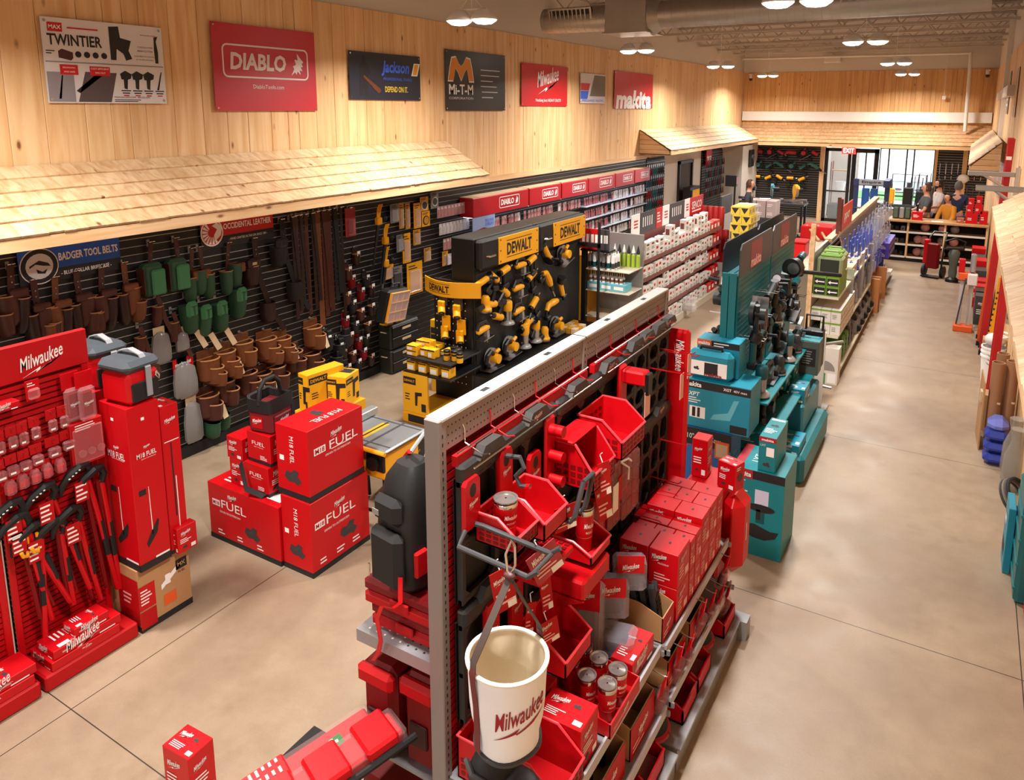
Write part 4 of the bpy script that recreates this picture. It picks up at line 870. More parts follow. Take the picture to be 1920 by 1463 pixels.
for i, y in enumerate((2.43, 2.49)):
    t = thing('hanging_pack', 'tall rounded clear pack under a red card by the display upright, %s one' % ('left', 'right')[i], 'hanging pack', (-4.965+.05*i, y, 1.88)); MB().box(.06, .066, -.055, .055, -.08, .03, RED).build('card', t)
    MB().box(.06, .10, -.055, .055, -.30, -.07, CLEARR, .025).build('blister', t); g = MB().box(.07, .09, -.035, .035, -.27, -.1, REDD, .01); script_logo(g, (.101, 0, -.18), Y, Z, .06, WHITE); g.build('tool', t)
t = thing('hanging_pack', 'large flat red card pack with three round clear windows beside the display upright', 'hanging pack', (-4.965, 2.47, 1.57)); MB().box(.06, .10, -.09, .12, -.30, .0, REDM, .006).build('card', t); MB().box(.1, .115, -.08, .11, -.28, -.04, CLEARR, .01).build('blister', t)
for k in range(3): MB().cyl((.115, -.035+.06*k, -.21), (.122, -.035+.06*k, -.21), .026, CLEARR, 14).build('window', t)
fine(MB(), (.102, -.06, -.06), Y, Z, .14, .05, 3, WHITE).build('print', t)
t = thing('hanging_pack', 'small red two-button pack high on the near red display', 'hanging pack', (-4.965, 2.21, 1.91)); MB().box(.06, .065, -.04, .04, -.11, .02, RED).build('card', t); MB().box(.065, .09, -.035, .035, -.1, -.03, CLEARR, .012).build('blister', t); fine(MB(), (.066, -.03, -.02), Y, Z, .05, .03, 2, WHITE).build('print', t)
carton('tool_carton', 'slim bright red carton lying high on the near red display', 'carton', (-4.95, 1.96, 1.80), (.10, .15, .045), RED, side=p_small)
# long-handled cutters with curved black jaws
for i, (y, z, a, L_) in enumerate([(2.0, 1.18, .10, .85), (2.19, 1.2, .16, .8), (2.41, 1.24, .12, .95), (2.10, .98, -.05, .75), (2.33, .98, .08, .7), (2.02, 1.08, .2, .7), (2.5, 1.18, .05, .9), (2.22, .95, .02, .6)]):
    t = thing('long_cutter', 'long red-handled cutter with curved black jaw, %s from the left on the near display' % nth(1+sorted(q[0] for q in [(2.0,), (2.19,), (2.41,), (2.10,), (2.33,), (2.02,), (2.5,), (2.22,)]).index(y)), 'cutter', (-4.93, y, z), 0, 'long cutters on the red display')
    MB().tube([(.05, -.12, -.12), (.06, -.11, -.05), (.07, -.07, .0), (.07, -.0, .035), (.06, .05, .03), (.05, .07, -.02), (.05, .05, -.08)], [.01, .022, .028, .03, .026, .024, .02], RUBBER, 8).build('jaw', t)
    g = MB()
    for k in range(4): g.box(.095, .1, -.085+.022*k, -.074+.022*k, -.012+.012*k, -.005+.012*k, WHITE)
    if i < 3: g.build('marking', t)
    MB().tube([(.05, .05, -.06), (.055, .05+a*.3, -.3), (.06, .05+a, -L_)], .017, RED, 8).tube([(.04, .03, -.06), (.04, .03+a*.2, -.3), (.05, .03+a*.6, -L_*.95)], .015, REDD, 8).build('handles', t)
    MB().tube([(.055, .05+a*.45, -L_*.42), (.058, .05+a*.68, -L_*.7)], .0185, BLACKM, 8).build('grip', t)
    if i < 6: fine(MB().box(.085, .088, -.05, .035, -.20, -.06, REDM), (.0885, -.045, -.19), Y, Z, .075, .12, 4, WHITE).build('price_card', t)
t = thing('hook_tool', 'pair of yellow hooks hanging among the red cutter handles', 'hook', (-4.86, 2.06, .88))
for s in (0, .06): MB().tube([(.0, s, .08), (.0, s, .0), (.03, s-.02, -.03), (.05, s-.05, -.01), (.05, s-.06, .02)], .011, YEL, 8).build('hook', t)
for y0, x0, nm in ((2.03, -4.93, 'near red display'), (1.5, -4.93, 'cut-off left display')):
    for k in range(3 if y0 > 2 else 2): carton('tool_carton', 'long flat red carton on the base of the %s, %s layer' % (nm, ('lowest', 'middle', 'short top')[k]), 'carton', (x0+.05*k, y0+.02*k+(.12 if k == 2 else 0), .112+.062*k), (.26-.06*k, .43 if k < 2 else .22, .06), RED, 'long red cartons on display bases', front=p_small, side=p_fuel if k == 0 else p_small, top=p_top)
# boxes beside that display
t = carton('tool_carton', 'brown and red cardboard carton with taped label, under the tall red boxes', 'carton', (-5.02, 2.60, 0), (.36, .39, .475), CARD, band=(.05, INK),
    front=pr(lambda g, q, ux, uy, w, h: (g.quad(q(.34, .12), ux, uy, w*.66, h*.72, REDM), fine(g, q(.5, .4), ux, uy, w*.3, h*.2, 3, PALE))),
    side=pr(lambda g, q, ux, uy, w, h: (g.quad(q(0, .35), ux, uy, w*.30, h*.38, RED), g.quad(q(0, .05), ux, uy, w*.30, h*.28, REDM), fine(g, q(.03, .42), ux, uy, w*.22, h*.25, 5, WHITE), g.poly([(0, 0), (.16, .11), (.16, .15), (.0, .04)], q(.42, .5), ux, uy, WHITE), g.quad(q(.5, .55), ux, uy, w*.1, h*.16, WHITE, .002), g.quad(q(.45, .22), ux, uy, w*.24, h*.18, ORANGE), g.quad(q(.72, .68), ux, uy, w*.22, h*.16, INK), g.text('MX', q(.83, .76), ux, uy, CARD, w=w*.15, bold=.03, lift=.003), g.text('FUEL', q(.83, .64), ux, uy, INK, w=w*.14))))
carton('tool_carton', 'tall red tool box with a printed brush head, standing on the brown carton', 'carton', (-4.93, 2.61, .475), (.31, .225, 1.175), RED, band=(.05, INK), front=p_stick, side=p_stick)
carton('tool_carton', 'slim tall red tool box behind the brush-head box, on the brown carton', 'carton', (-4.80, 2.845, .475), (.17, .135, 1.10), RED, band=(.03, INK), side=pr(lambda g, q, ux, uy, w, h: (script_logo(g, q(.5, .9), ux, uy, w*.6, WHITE), g.quad(q(.1, .76), ux, uy, w*.8, h*.006, WHITE), g.quad(q(.42, .25), ux, uy, w*.07, h*.5, INK), g.quad(q(.56, .12), ux, uy, w*.05, h*.4, WHITE))), top=p_top)
carton('tool_carton', 'small red carton standing on the brown carton corner beside the tall boxes', 'carton', (-4.66, 2.87, .475), (.07, .15, .19), RED, front=p_small, side=p_small)
carton('tool_carton', 'tall red tool box standing on the floor behind the brush-head box', 'carton', (-5.42, 2.64, 0), (.34, .3, 1.66), RED, side=p_stick, front=p_stick)
def cooler(loc, lab, rz=0):
    t = thing('cooler_bag', lab, 'cooler bag', loc, rz)
    MB().box(-.14, .14, -.12, .12, 0, .22, RED, .03).build('body', t); MB().box(-.155, .155, -.135, .135, .215, .30, mat('slate_grey', '#3d444b', .6), .035).build('lid', t)
    MB().box(.136, .15, -.10, .10, .02, .15, BLACKM, .006).build('front_pocket', t); MB().strap([(.158, .02, .04), (.158, .02, .24), (.1, .02, .32), (0, .02, .345), (-.1, .02, .32), (-.155, .02, .25)], (0, .02, 0), .008, mat('strap_grey', '#8f9093', .6)).build('handle_strap', t)
    MB().tube([(.17, .07, .2), (.185, .08, .17), (.17, .09, .14), (.165, .07, .17), (.17, .07, .2)], .006, CHROME, 6).build('clip', t)
cooler((-4.765, 2.745, 1.655), 'red cooler bag with dark lid and grey strap on the tall red boxes, nearer one', .1)
cooler((-5.22, 2.80, 1.665), 'red soft cooler bag with dark lid, farther one behind the first', 0)
# ---------------------------------------------------------------- pile of red tool boxes in mid-floor
carton('tool_carton', 'large low red floor box, left one of the pile, with small boxes on top', 'carton', (-5.30, 3.62, 0), (.86, .62, .505), RED, band=(.045, INK), front=p_fuelpic, top=p_top)
carton('tool_carton', 'large red box on the floor, right bottom one of the pile by the table saw', 'carton', (-4.43, 3.64, 0), (.325, .63, .62), RED, band=(.045, INK), front=p_side, side=p_fuelpic)
carton('tool_carton', 'large red box with upside-down print on top, upper right one of the pile', 'carton', (-4.46, 3.655, .621), (.345, .59, .58), RED, front=p_side, side=p_fuel, top=pr(lambda g, q, ux, uy, w, h: (g.text('M18 FUEL', q(.72, .5), -Y, X, WHITE, w=h*.5, h=w*.18), saw_pic(g, q(.4, .5), ux, uy, w*.22))), band=(.05, INK))
carton('tool_carton', 'small red carton in front of the tote, upper of the left small pair', 'carton', (-5.12, 3.70, .735), (.19, .22, .19), RED, front=p_small, side=p_small)
carton('tool_carton', 'small red carton in front of the tote, lower of the left small pair', 'carton', (-5.10, 3.70, .506), (.19, .22, .228), RED, front=p_small, side=p_small)
carton('tool_carton', 'red cube carton under the tote, resting on the low red box', 'carton', (-4.90, 3.69, .506), (.28, .28, .25), RED, front=p_fuelsmall, side=p_small, band=(.03, INK))
carton('tool_carton', 'red cube carton right beneath the black and red tote', 'carton', (-4.885, 3.72, .757), (.27, .28, .26), RED, front=p_fuelsmall, side=p_small, band=(.03, INK))
t = thing('tool_tote', 'black and dark red open tool tote with arched handle, on the small red cartons', 'tote', (-4.75, 3.86, 1.018), .15)
MB().box(-.12, .12, -.13, .13, 0, .22, mat('tote_red', '#6d0f18', .6), .02).box(.10, .135, -.1, .1, .02, .15, MATS['tote_red'], .01).build('body', t)
g = MB(); A = rrect(.26, .28, .04); B = rrect(.22, .24, .03); n = len(A)
zf = lambda p: .24+.07*max(0, -p[1]/.14)*0+.06*abs(p[0])/.13
g.add([(p[0], p[1], zf(p)) for p in A]+[(p[0], p[1], zf(p)) for p in B]+[(p[0], p[1], .18) for p in A]+[(p[0], p[1], .12) for p in B], [(i, (i+1) % n, n+(i+1) % n, n+i) for i in range(n)]+[(2*n+i, 2*n+(i+1) % n, (i+1) % n, i) for i in range(n)]+[(n+i, n+(i+1) % n, 3*n+(i+1) % n, 3*n+i) for i in range(n)], BLACKM).build('rim', t)
MB().box(-.1, .1, -.11, .11, .121, .125, RUBBER).box(-.1, .1, .0, .02, .12, .2, RUBBER).build('divider', t); MB().tube([(0, -.13, .24), (0, -.11, .36), (0, -.05, .42), (0, .05, .42), (0, .11, .36), (0, .13, .24)], .019, BLACKM, 10).build('handle', t)
MB().strap([(.125, .12, .2), (.16, .08, .05), (.17, .0, -.18), (.14, -.10, -.42), (.05, -.2, -.5), (-.08, -.24, -.44), (-.16, -.2, -.25)], (0, .018, .012), .006, BLACKM).build('shoulder_strap', t)
g = MB(); g.quad((-.08, -.1315, .04), X, Z, .11, .1, REDM); script_logo(g, (-.025, -.133, .1), X, Z, .09, WHITE); script_logo(g, (.137, 0, .1), Y, Z, .1, WHITE); g.build('print', t)
g = MB()
for k in range(5): g.tube([(-.08+.012*k, -.06, .16), (-.075+.012*k, -.06, .2), (-.07+.012*k, -.06, .16)], .005, GREY, 5)
g.build('bit_holder', t)['kind'] = 'stuff'
# yellow cartons behind the pile
@pr
def p_yel(g, q, ux, uy, w, h):
    g.quad(q(.04, .72), ux, uy, w*.5, h*.18, INK).text('DEWALT', q(.29, .81), ux, uy, YELB, w=w*.42, bold=.02, lift=.003); g.poly([(0, 0), (.03, .0), (.04, .12), (.1, .13), (.1, .17), (.0, .16)], q(.5, .2), ux, uy, INK); fine(g, q(.1, .3), ux, uy, w*.25, h*.2, 3, INK); g.quad(q(.75, .08), ux, uy, w*.18, h*.2, INK)
carton('tool_carton', 'black and yellow wide carton at the bottom of the yellow stack behind the red pile', 'carton', (-5.0, 4.31, 0), (.34, .55, .94), YELB, band=(.05, INK), front=p_yel, side=p_yel)
carton('tool_carton', 'upright yellow carton behind the red pile, leaning nearest the tote', 'carton', (-4.98, 4.36, .942), (.13, .40, .34), YELB, rz=-.12, front=p_yel, side=p_yel)
carton('tool_carton', 'yellow carton with black band on the yellow stack behind the red pile', 'carton', (-4.84, 4.55, .942), (.2, .24, .28), YELB, rz=.25, front=p_yel, side=p_yel, top=pr(lambda g, q, ux, uy, w, h: g.quad(q(.1, .5), ux, uy, w*.8, h*.4, INK)))
# table saw
t = thing('table_saw', 'jobsite table saw with grey ribbed top and yellow insert, between red pile and backpack', 'table saw', (-4.27, 4.55, 0))
ST = mat('saw_table', '#8b8f92', .38, .5)
g = MB().box(-.36, .36, -.26, .26, .80, .83, ST, .012)
for k in range(5): g.box(-.34+.0, .34, -.2+.1*k, -.185+.1*k, .8302, .832, GREYD) if k in (0, 4) else None
g.box(-.012+.12, .012+.12, -.26, .26, .8302, .8325, GREYD); g.build('table_top', t)
MB().box(-.02, .0, -.18, .18, .8303, .834, BLACK).build('blade_slot', t); MB().box(-.05, .03, -.16, .16, .8301, .8335, YEL, .002).build('insert_plate', t)
MB().box(-.30, -.22, -.29, .29, .832, .90, mat('fence_steel', '#b9bcbd', .3, .6), .006).build('rip_fence', t); MB().box(-.30, .32, -.22, .22, .52, .80, YEL, .03).build('housing', t)
MB().box(.1, .3, -.23, -.2, .6, .75, BLACK, .01).cyl((.2, -.23, .68), (.2, -.27, .68), .06, BLACK, 14).build('hand_wheel', t)
for sx in (-.3, .3):
    for sy in (-.2, .2): MB().tube([(sx*.9, sy*.8, .55), (sx*1.1, sy*1.25, .02)], .017, BLACK, 8).build('leg', t)
MB().tube([(-.33, -.25, .25), (.33, -.25, .25)], .014, BLACK, 8).build('cross_bar', t); MB().tube([(-.36, -.28, .81), (.36, -.28, .81)], .018, YEL, 8).build('fence_rail', t)
# ---------------------------------------------------------------- packs in the bottom corner
carton('tool_carton', 'single small red carton standing on the floor at the bottom edge of the photo', 'carton', (-3.38, 1.93, 0), (.20, .155, .31), RED, rz=.05, front=p_small, side=p_small, top=p_top)
t = thing('end_stand', 'black perforated post of a small end stand below the kits, by the red cases', 'stand', (-2.16, 2.02, 0)); MB().box(-.02, .02, -.02, .02, 0, .76, BLACK).build('post', t); MB().box(-.28, .08, -.22, .10, .70, .72, BLACK).build('shelf', t); MB().box(-.2, .1, -.2, .1, 0, .02, BLACK).build('foot', t)
for i, (x, y, z, rz, rx) in enumerate([(-2.36, 1.62, .728, .36, 0), (-2.19, 1.60, .80, .36, 0)]):
    t = thing('first_aid_kit', ('clear-edged red kit with a green first-aid badge in the bottom corner, farther one', 'red kit wrapped in blank red card sleeves in the bottom corner, nearer one')[i], 'kit', (x, y, z), 0)
    t.rotation_euler = (.12, 0, -rz)
    MB().box(-.07, .07, 0, .62, 0, .055, RED, .01).build('case', t); MB().box(-.085, .085, -.01, .635, -.004, .07, mat('clear_thin', '#d9b0b0', .1, alpha=.13), .016).build('clear_cover', t)
    if i == 0:
        g = MB().poly([(-.03, .02), (.0, -.02), (.03, .02), (.03, .07), (-.03, .07)], (.03, .40, .071), X, Y, mat('first_aid_green', '#2f6b3c', .5)); g.quad((.022, .40, .0715), X, Y, .016, .05, WHITE).quad((.005, .417, .0715), X, Y, .05, .016, WHITE); g.build('badge', t)
        g = MB().box(-.09, .09, .05, .24, .05, .078, RED, .01)
        for k in range(3): fine(g, (-.075+.05*k, .08, .0785), X, Y, .04, .14, 5, PALE)
        g.build('card_sleeve', t)
    else:
        for y0 in (.02, .22, .44): MB().box(-.095, .095, y0, y0+.15, .03, .085, RED, .012).build('card_sleeve', t)
        MB().tube([(.1, -.02, .02), (.1, .66, .02)], .016, BLACK, 8).build('tube', t)
# ---------------------------------------------------------------- grey gondola with the red wares (centre)
GX = -1.725; RFX = -1.70                       # centre line, right-hand panel face
GST = mat('gondola_grey', '#8d8583', .45, .25); GSTD = mat('gondola_shelf', '#98989c', .4, .3)
t = thing('gondola_shelving', 'long grey double-sided shelving unit with perforated top band, holding the red wares', 'shelving', (GX, 2.15, 0))
for yy in (0, 1.25, 2.49):
    g = MB().box(-.037, .037, yy-.0, yy+.05, 0, 2.40, GST, .004)
    for s in (-.037, .037):
        for k in range(60): g.box(s-.001, s+.001, yy+.02, yy+.027, .2+.036*k, .215+.036*k, INK)
    g.build('upright', t, False)
for a, b in ((.05, 1.25), (1.30, 2.49)):
    g = MB().box(-.030, .030, a, b, 2.26, 2.39, GST)
    for s in (-.0305, .0305):
        for k in range(46):
            for j in range(3): g.cyl((s, a+.02+.0255*k, 2.285+.035*j), (s*1.01, a+.02+.0255*k, 2.285+.035*j), .0042, INK, 6)
    g.build('perforated_band', t, False)
    g = MB().box(-.04, .04, a-.03, b+.03, 2.392, 2.402, mat('cap_white', '#cdc6c1', .5)); g.box(-.012, .012, a+.3, a+.35, 2.402, 2.4035, INK).box(-.012, .012, a+.85, a+.9, 2.402, 2.4035, INK); g.build('top_cap', t, False)
    g = MB().box(-.015, .012, a, b, .16, 2.26, REDD); z = .18
    while z < 2.22: g.box(.012, .024, a, b, z, z+.028, REDM).box(-.027, -.015, a, b, z, z+.028, REDD); z += .0381
    g.build('red_slat_panel', t, False)
    MB().box(.04, .63, a-.02, b, 0, .14, GSTD).box(.04, .65, a-.02, b, .14, .155, GSTD, .004).build('base_shelf', t, False)
    MB().box(-.60, -.04, a-.02, b, 0, .14, GSTD).box(-.62, -.04, a-.02, b, .14, .155, GSTD, .004).build('base_shelf', t, False)
for nm, z, x1, a, b in (('shelf', .735, .535, 1.285, 2.47), ('shelf', .775, .525, .03, 1.23), ('shelf', .43, .57, 1.285, 2.47), ('shelf', .43, .57, .03, 1.23)):
    g = MB().box(.03, x1, a, b, z-.014, z, GSTD).box(x1, x1+.012, a, b, z-.045, z+.012, mat('price_rail', '#b4b2b8', .4))
    for yy in (a, b-.012): g.prism([(0, 0), (x1, 0), (x1, -.03), (0, -.12)], (.03, yy, z-.014), X, Z, Y*.012, GSTD)
    g.build(nm, t, False)
g = MB().box(-.50, -.04, .08, 1.2, 1.235, 1.25, GSTD).box(-.50, -.04, .066, .08, 1.19, 1.25, GSTD).box(-.512, -.5, .066, 1.2, 1.19, 1.25, GSTD)
for i in range(9):
    for j in range(3): g.cyl((-.46+.045*i, .10+.035*j, 1.2505), (-.46+.045*i, .10+.035*j, 1.2512), .006, WHITE if i < 5 else INK, 6)
g.build('shelf', t, False)
MB().box(-.58, -.04, .08, 1.2, .62, .635, GSTD).build('shelf', t, False)
# facing rail with red strip below the perforated band
for a, b, nm in ((2.22, 3.38, 'near'), (3.46, 4.60, 'far')):
    t = thing('faceout_rail', 'thin wire faceout rail with red strips under the perforated band, %s half' % nm, 'rail', (RFX, a, 2.22)); L_ = b-a
    MB().tube([(.13, 0, -.01), (.13, L_, -.01)], .004, CHROME, 6).tube([(.05, 0, .03), (.05, L_, .03)], .004, CHROME, 6).build('wire_rail', t)
    MB().box(.02, .05, 0, L_, -.03, .015, REDM).build('red_strip', t)
    for k in range(6): MB().tube([(.0, .1+k*(L_-.2)/5, .11), (.012, .1+k*(L_-.2)/5, .09), (.014, .1+k*(L_-.2)/5, .03), (.1, .1+k*(L_-.2)/5, .0), (.135, .1+k*(L_-.2)/5, .01)], .0035, REDM if k % 2 else CHROME, 6).build('hook', t)
# black modular racks
def rack(lab, y0, y1, z0, z1, nx, nz, head=True, x=RFX+.035):
    t = thing('wall_rack', lab, 'rack', (x, y0, z0), 0, 'black modular wall racks'); w, h = y1-y0, z1-z0
    g = MB(); RK = mat('rack_black', '#262525', .55); b = .028
    hh = h-.07 if head else h
    g.box(-.012, -.008, 0, w, 0, hh, RUBBER)  # black sheet added so the grid openings look dark
    for i in range(nx+1): g.box(0, .03, i*(w-b)/nx, i*(w-b)/nx+b, 0, hh, RK, .004)
    for j in range(nz+1): g.box(.002, .028, 0, w, j*(hh-b)/nz, j*(hh-b)/nz+b, RK, .004)
    cw, ch = (w-b)/nx, (hh-b)/nz
    for i in range(nx):
        for j in range(nz):
            for sy in (0, 1):
                for sz in (0, 1):
                    yy = b+i*cw if sy == 0 else i*cw+cw; zz = b+j*ch if sz == 0 else j*ch+ch
                    d = .03*(1 if sy == 0 else -1); e = .03*(1 if sz == 0 else -1)
                    g.prism([(yy, zz), (yy+d, zz), (yy, zz+e)], (.003, 0, 0), Y, Z, X*.024, RK)
    g.build('grid', t, False)
    if head:
        MB().box(-.005, .045, -.005, w+.005, h-.08, h, RK, .012).build('top_bar', t)
        g = MB()
        
        for k in range(2): MB().prism([(0, 0), (.20, 0), (.16, .05), (.04, .05)], (.01, w*(.12+.5*k), h-.01), Y, Z, X*.05, mat('rack_grey', '#3a3735', .55)).build('clamp_block', t, False)
        g = MB(); script_logo(g, (.062, w*.72, h+.012), Y, Z, .07, PALE)
        for k in range(12): g.quad((.0455, w*(.06+.075*k), h-.07), Y, Z, w*.045, .006, INK)
        g.build('print', t)
    return t
rack('wide black modular rack nearest the grey post, with red hook plates', 2.22, 2.99, 1.58, 2.20, 3, 2)
rack('wide black modular rack in the middle, behind the red baskets', 3.02, 3.80, 1.56, 2.19, 3, 2)
rack('narrow tall black rack, left one before the red end column', 3.83, 4.18, 1.66, 2.21, 2, 4)
rack('narrow tall black rack, right one before the red end column', 4.21, 4.57, 1.66, 2.21, 2, 4)
rack('black rack with rows of openings low before the red end column', 3.84, 4.62, 1.05, 1.64, 5, 3)
rack('lower black rack nearest the grey post, behind the canvas bucket', 2.22, 2.99, 1.02, 1.56, 3, 2)
rack('lower black rack in the middle, behind the clear organizers', 3.02, 3.80, 1.02, 1.53, 3, 2)
# hook plates
def plate(lab, y, z, h, hook_=None, x=RFX+.072):
    t = thing('hook_plate', lab, 'hook plate', (x, y, z), 0, 'red hook plates')
    g = MB().prism([(-.05, 0), (.05, 0), (.05, h-.02), (.035, h), (-.035, h), (-.05, h-.02)], (0, 0, 0), Y, Z, X*.022, RED); g.build('plate', t, False)
    g = MB().prism([(.022*math.cos(a*PI/6), h*.76+.03*math.sin(a*PI/6)) for a in range(12)], (.0222, 0, 0), Y, Z, X*.0006, INK); script_logo(g, (.0235, 0, h*.5), Y, Z, .06, WHITE); g.build('print', t)
    MB().box(-.02, .0, -.035, .035, h-.05, h-.005, BLACK).build('latch', t)
    if hook_ == 'J': MB().tube([(.02, 0, h-.03), (.09, 0, h-.02), (.11, .0, h-.06), (.07, .0, h-.11), (.09, .0, h-.15), (.14, .0, h-.14)], .011, GREYD, 8).tube([(.115, 0, h-.147), (.14, 0, h-.14)], .0115, RED, 8).build('hook', t)
    if hook_ == 'U':
        for s in (-.14, .03): MB().tube([(.02, s*.4, .01), (.05, s, .0), (.36, s, -.02), (.40, s+.01, .01)], .011, GREYD, 8).build('arm', t)
        MB().tube([(.37, -.14, -.018), (.37, .03, -.018)], .009, GREYD, 8).build('cross_arm', t)
    return t
plate('red hook plate with two long grey arms, nearest the grey post', 2.26, 1.925, .215, 'U')
plate('red hook plate with a curled grey hook, above the nearer tumbler', 2.51, 1.96, .2, 'J')
plate('red hook plate third from the grey post, just before the red rail', 2.76, 1.84, .2)
plate('red hook plate on the lower rack nearest the grey post', 2.40, 1.22, .28)
plate('red hook plate second on the lower rack, behind the bucket strap', 2.60, 1.22, .26)
t = thing('tool_rail', 'tall red vertical tool rail with round sockets on the black racks', 'tool rail', (RFX+.075, 2.90, 1.70))
MB().box(0, .02, -.045, .045, 0, .46, RED, .008).build('rail', t)
for z in (.04, .15, .27, .40): MB().cyl((.02, .0, z), (.09, .0, z), .028, RED, 12).build('socket', t)
t = thing('tool_rail', 'red double-socket holder with a card, high before the narrow racks', 'tool rail', (RFX+.075, 3.74, 1.90))
MB().box(0, .03, -.05, .05, 0, .26, RED, .01).box(.03, .17, -.045, .045, .17, .25, RED, .01).build('holder', t); MB().box(.172, .19, -.03, .03, .12, .24, BLACK).build('socket', t); MB().box(.165, .168, -.02, .06, -.02, .13, PALE).build('price_card', t)
def bin_(lab, loc, w, d, h, mt=RED, perf=True, cut=.5, ty=0):
    """open-front shelf bin: back against the panel, w along y"""
    t = thing('shelf_bin', lab, 'bin', loc, 0, 'red rack bins'); th = .006
    g = MB().box(0, th, 0, w, 0, h, mt).box(0, d, 0, w, 0, th, mt).box(d-th, d, 0, w, 0, h*cut, mt)
    for yy in (0, w-th): g.prism([(0, 0), (d, 0), (d, h*cut), (d*.55, h), (0, h)], (0, yy, 0), X, Z, Y*th, mt)
    g.build('shell', t, False)
    r = .007
    MB().tube([(d, 0, h*cut), (d*.55, 0, h), (0, 0, h), (0, w, h), (d*.55, w, h), (d, w, h*cut), (d, 0, h*cut)], r, mat('red_edge', '#e8404a', .4), 6).build('rim', t)
    if perf:
        g = MB()
        for k in range(6):
            for j in range(3): g.quad((d+.0012, w*(.06+.155*k), h*cut*(.15+.28*j)), Y, Z, w*.10, h*cut*.18, REDD)
        for k in range(5):
            for j in range(3):
                g.quad((d*(.1+.17*k), -.0003, h*(.10+.16*j)), X, Z, d*.12, h*.10, REDD).quad((th+.0012, w*(.08+.18*k), h*(.25+.2*j)), Y, Z, w*.1, h*.1, REDD)
        g.build('slots', t, False)['kind'] = 'stuff'
    return t
bin_('large red slotted bin high on the middle rack', (RFX+.075, 3.22, 1.86), .30, .25, .19)
t = bin_('red wire-fronted bin below and left of the large slotted bin', (RFX+.075, 2.96, 1.80), .24, .22, .22, cut=.4); MB().box(.0, .12, -.02, .24, .225, .24, RED, .006).build('perforated_top', t)
bin_('red hexagonal-fronted bin holding the nearer tumbler', (RFX+.075, 2.30, 1.84), .17, .2, .13)
bin_('red bin with angled front between the two tumblers', (RFX+.075, 2.49, 1.80), .2, .22, .16, perf=False)
bin_('red bin below the farther tumbler', (RFX+.075, 2.95, 1.42), .22, .22, .10, perf=False)
bin_('plain red bin with cards, behind the canvas bucket rim', (RFX+.075, 2.62, 1.06), .26, .26, .17, perf=False)
t = thing('rack_shelf', 'plain bright red shelf tray projecting below the farther tumbler', 'shelf tray', (RFX+.07, 2.84, 1.30)); MB().box(0, .24, 0, .3, .0, .10, RED, .012).build('tray', t); MB().prism([(0, 0), (.24, 0), (0, -.12)], (0, 0, 0), X, Z, Y*.012, REDM).prism([(0, 0), (.24, 0), (0, -.12)], (0, .288, 0), X, Z, Y*.012, REDM).build('bracket', t, False)
t = thing('rack_shelf', 'bright red bit-holder tray with rows of small sockets behind the bucket carabiner', 'shelf tray', (RFX+.07, 2.53, 1.58)); MB().box(0, .18, 0, .32, -.04, .0, RED, .008).build('tray', t); g = MB()
for i in range(9):
    for j in range(5): g.box(.015+.033*j, .036+.033*j, .015+.034*i, .036+.034*i, .0005, .006, REDD)
g.build('sockets', t, False)['kind'] = 'stuff'
def tumbler_proto():
    t = thing('tumbler', 'x', 'tumbler')
    MB().lathe([(.033, 0), (.036, .004), (.042, .09), (.0445, .15), (.0445, .152)], RED, 22).build('cup', t)
    MB().lathe([(.0448, .15), (.0452, .166), (.044, .168)], CHROME, 22, cap=False).build('steel_rim', t)
    MB().lathe([(.004, .170), (.018, .171), (.034, .166), (.040, .172), (.046, .174), (.046, .180), (.040, .180), (.036, .174), (.02, .176), (.004, .178)], mat('lid_smoke', '#a8a29e', .15, metal=.7), 22, cap=False).build('lid', t)
    g = MB()
    for z in (.058, .146): g.lathe([(.0405+.0035*(z > .1), z), (.0411+.0034*(z > .1), z+.0016)], WHITE, 22, cap=False)
    cv = lambda x, y: Vector((math.cos(x/.043)*.0452, math.sin(x/.043)*.0452, .11+y))
    g.text('Milwaukee', (0, 0, 0), Y, Z, WHITE, w=.052, h=.02, shear=.2, bold=.012, curve=cv)
    cv2 = lambda x, y: Vector((math.cos(x/.043)*.0446, math.sin(x/.043)*.0446, .082+y)); g.text('PACKOUT', (0, 0, 0), Y, Z, WHITE, w=.035, h=.008, curve=cv2); g.build('print', t); return t
tp = tumbler_proto()
for i, (x, y, z, lab) in enumerate([(-1.455, 2.845, .79, 'red lidded tumbler in the group of six on the near shelf, back left one'), (-1.445, 2.965, .79, 'red lidded tumbler in the group of six, backmost one under the clear bags'), (-1.345, 2.93, .79, 'red lidded tumbler in the group of six, in the middle of the back pair'), (-1.345, 2.80, .79, 'red lidded tumbler in the group of six, front left one'), (-1.235, 2.91, .79, 'red lidded tumbler in the group of six, rightmost beside the red carton'), (-1.235, 2.79, .80, 'red lidded tumbler in the group of six, foremost and nearest the shelf edge'),
        (-1.53, 2.385, 1.848, 'short red tumbler sitting in a red bin near the grey post'), (-1.50, 3.06, 1.43, 'tall red tumbler with white barcode label in a red bin under a grey hook')]):
    rz = rnd.uniform(-.4, .9)-.3
    if i == 0: o = tp; o.location = (x, y, z); o['label'] = lab; o['group'] = 'red lidded tumblers'; o.rotation_euler = (0, 0, rz)
    else: o = dup(tp, (x, y, z), rz if i < 6 else -.5, lab, 'red lidded tumblers')
    if i == 6: o.scale = (1.12, 1.12, .95)
    if i == 7: o.scale = (1.05, 1.05, 1.3)
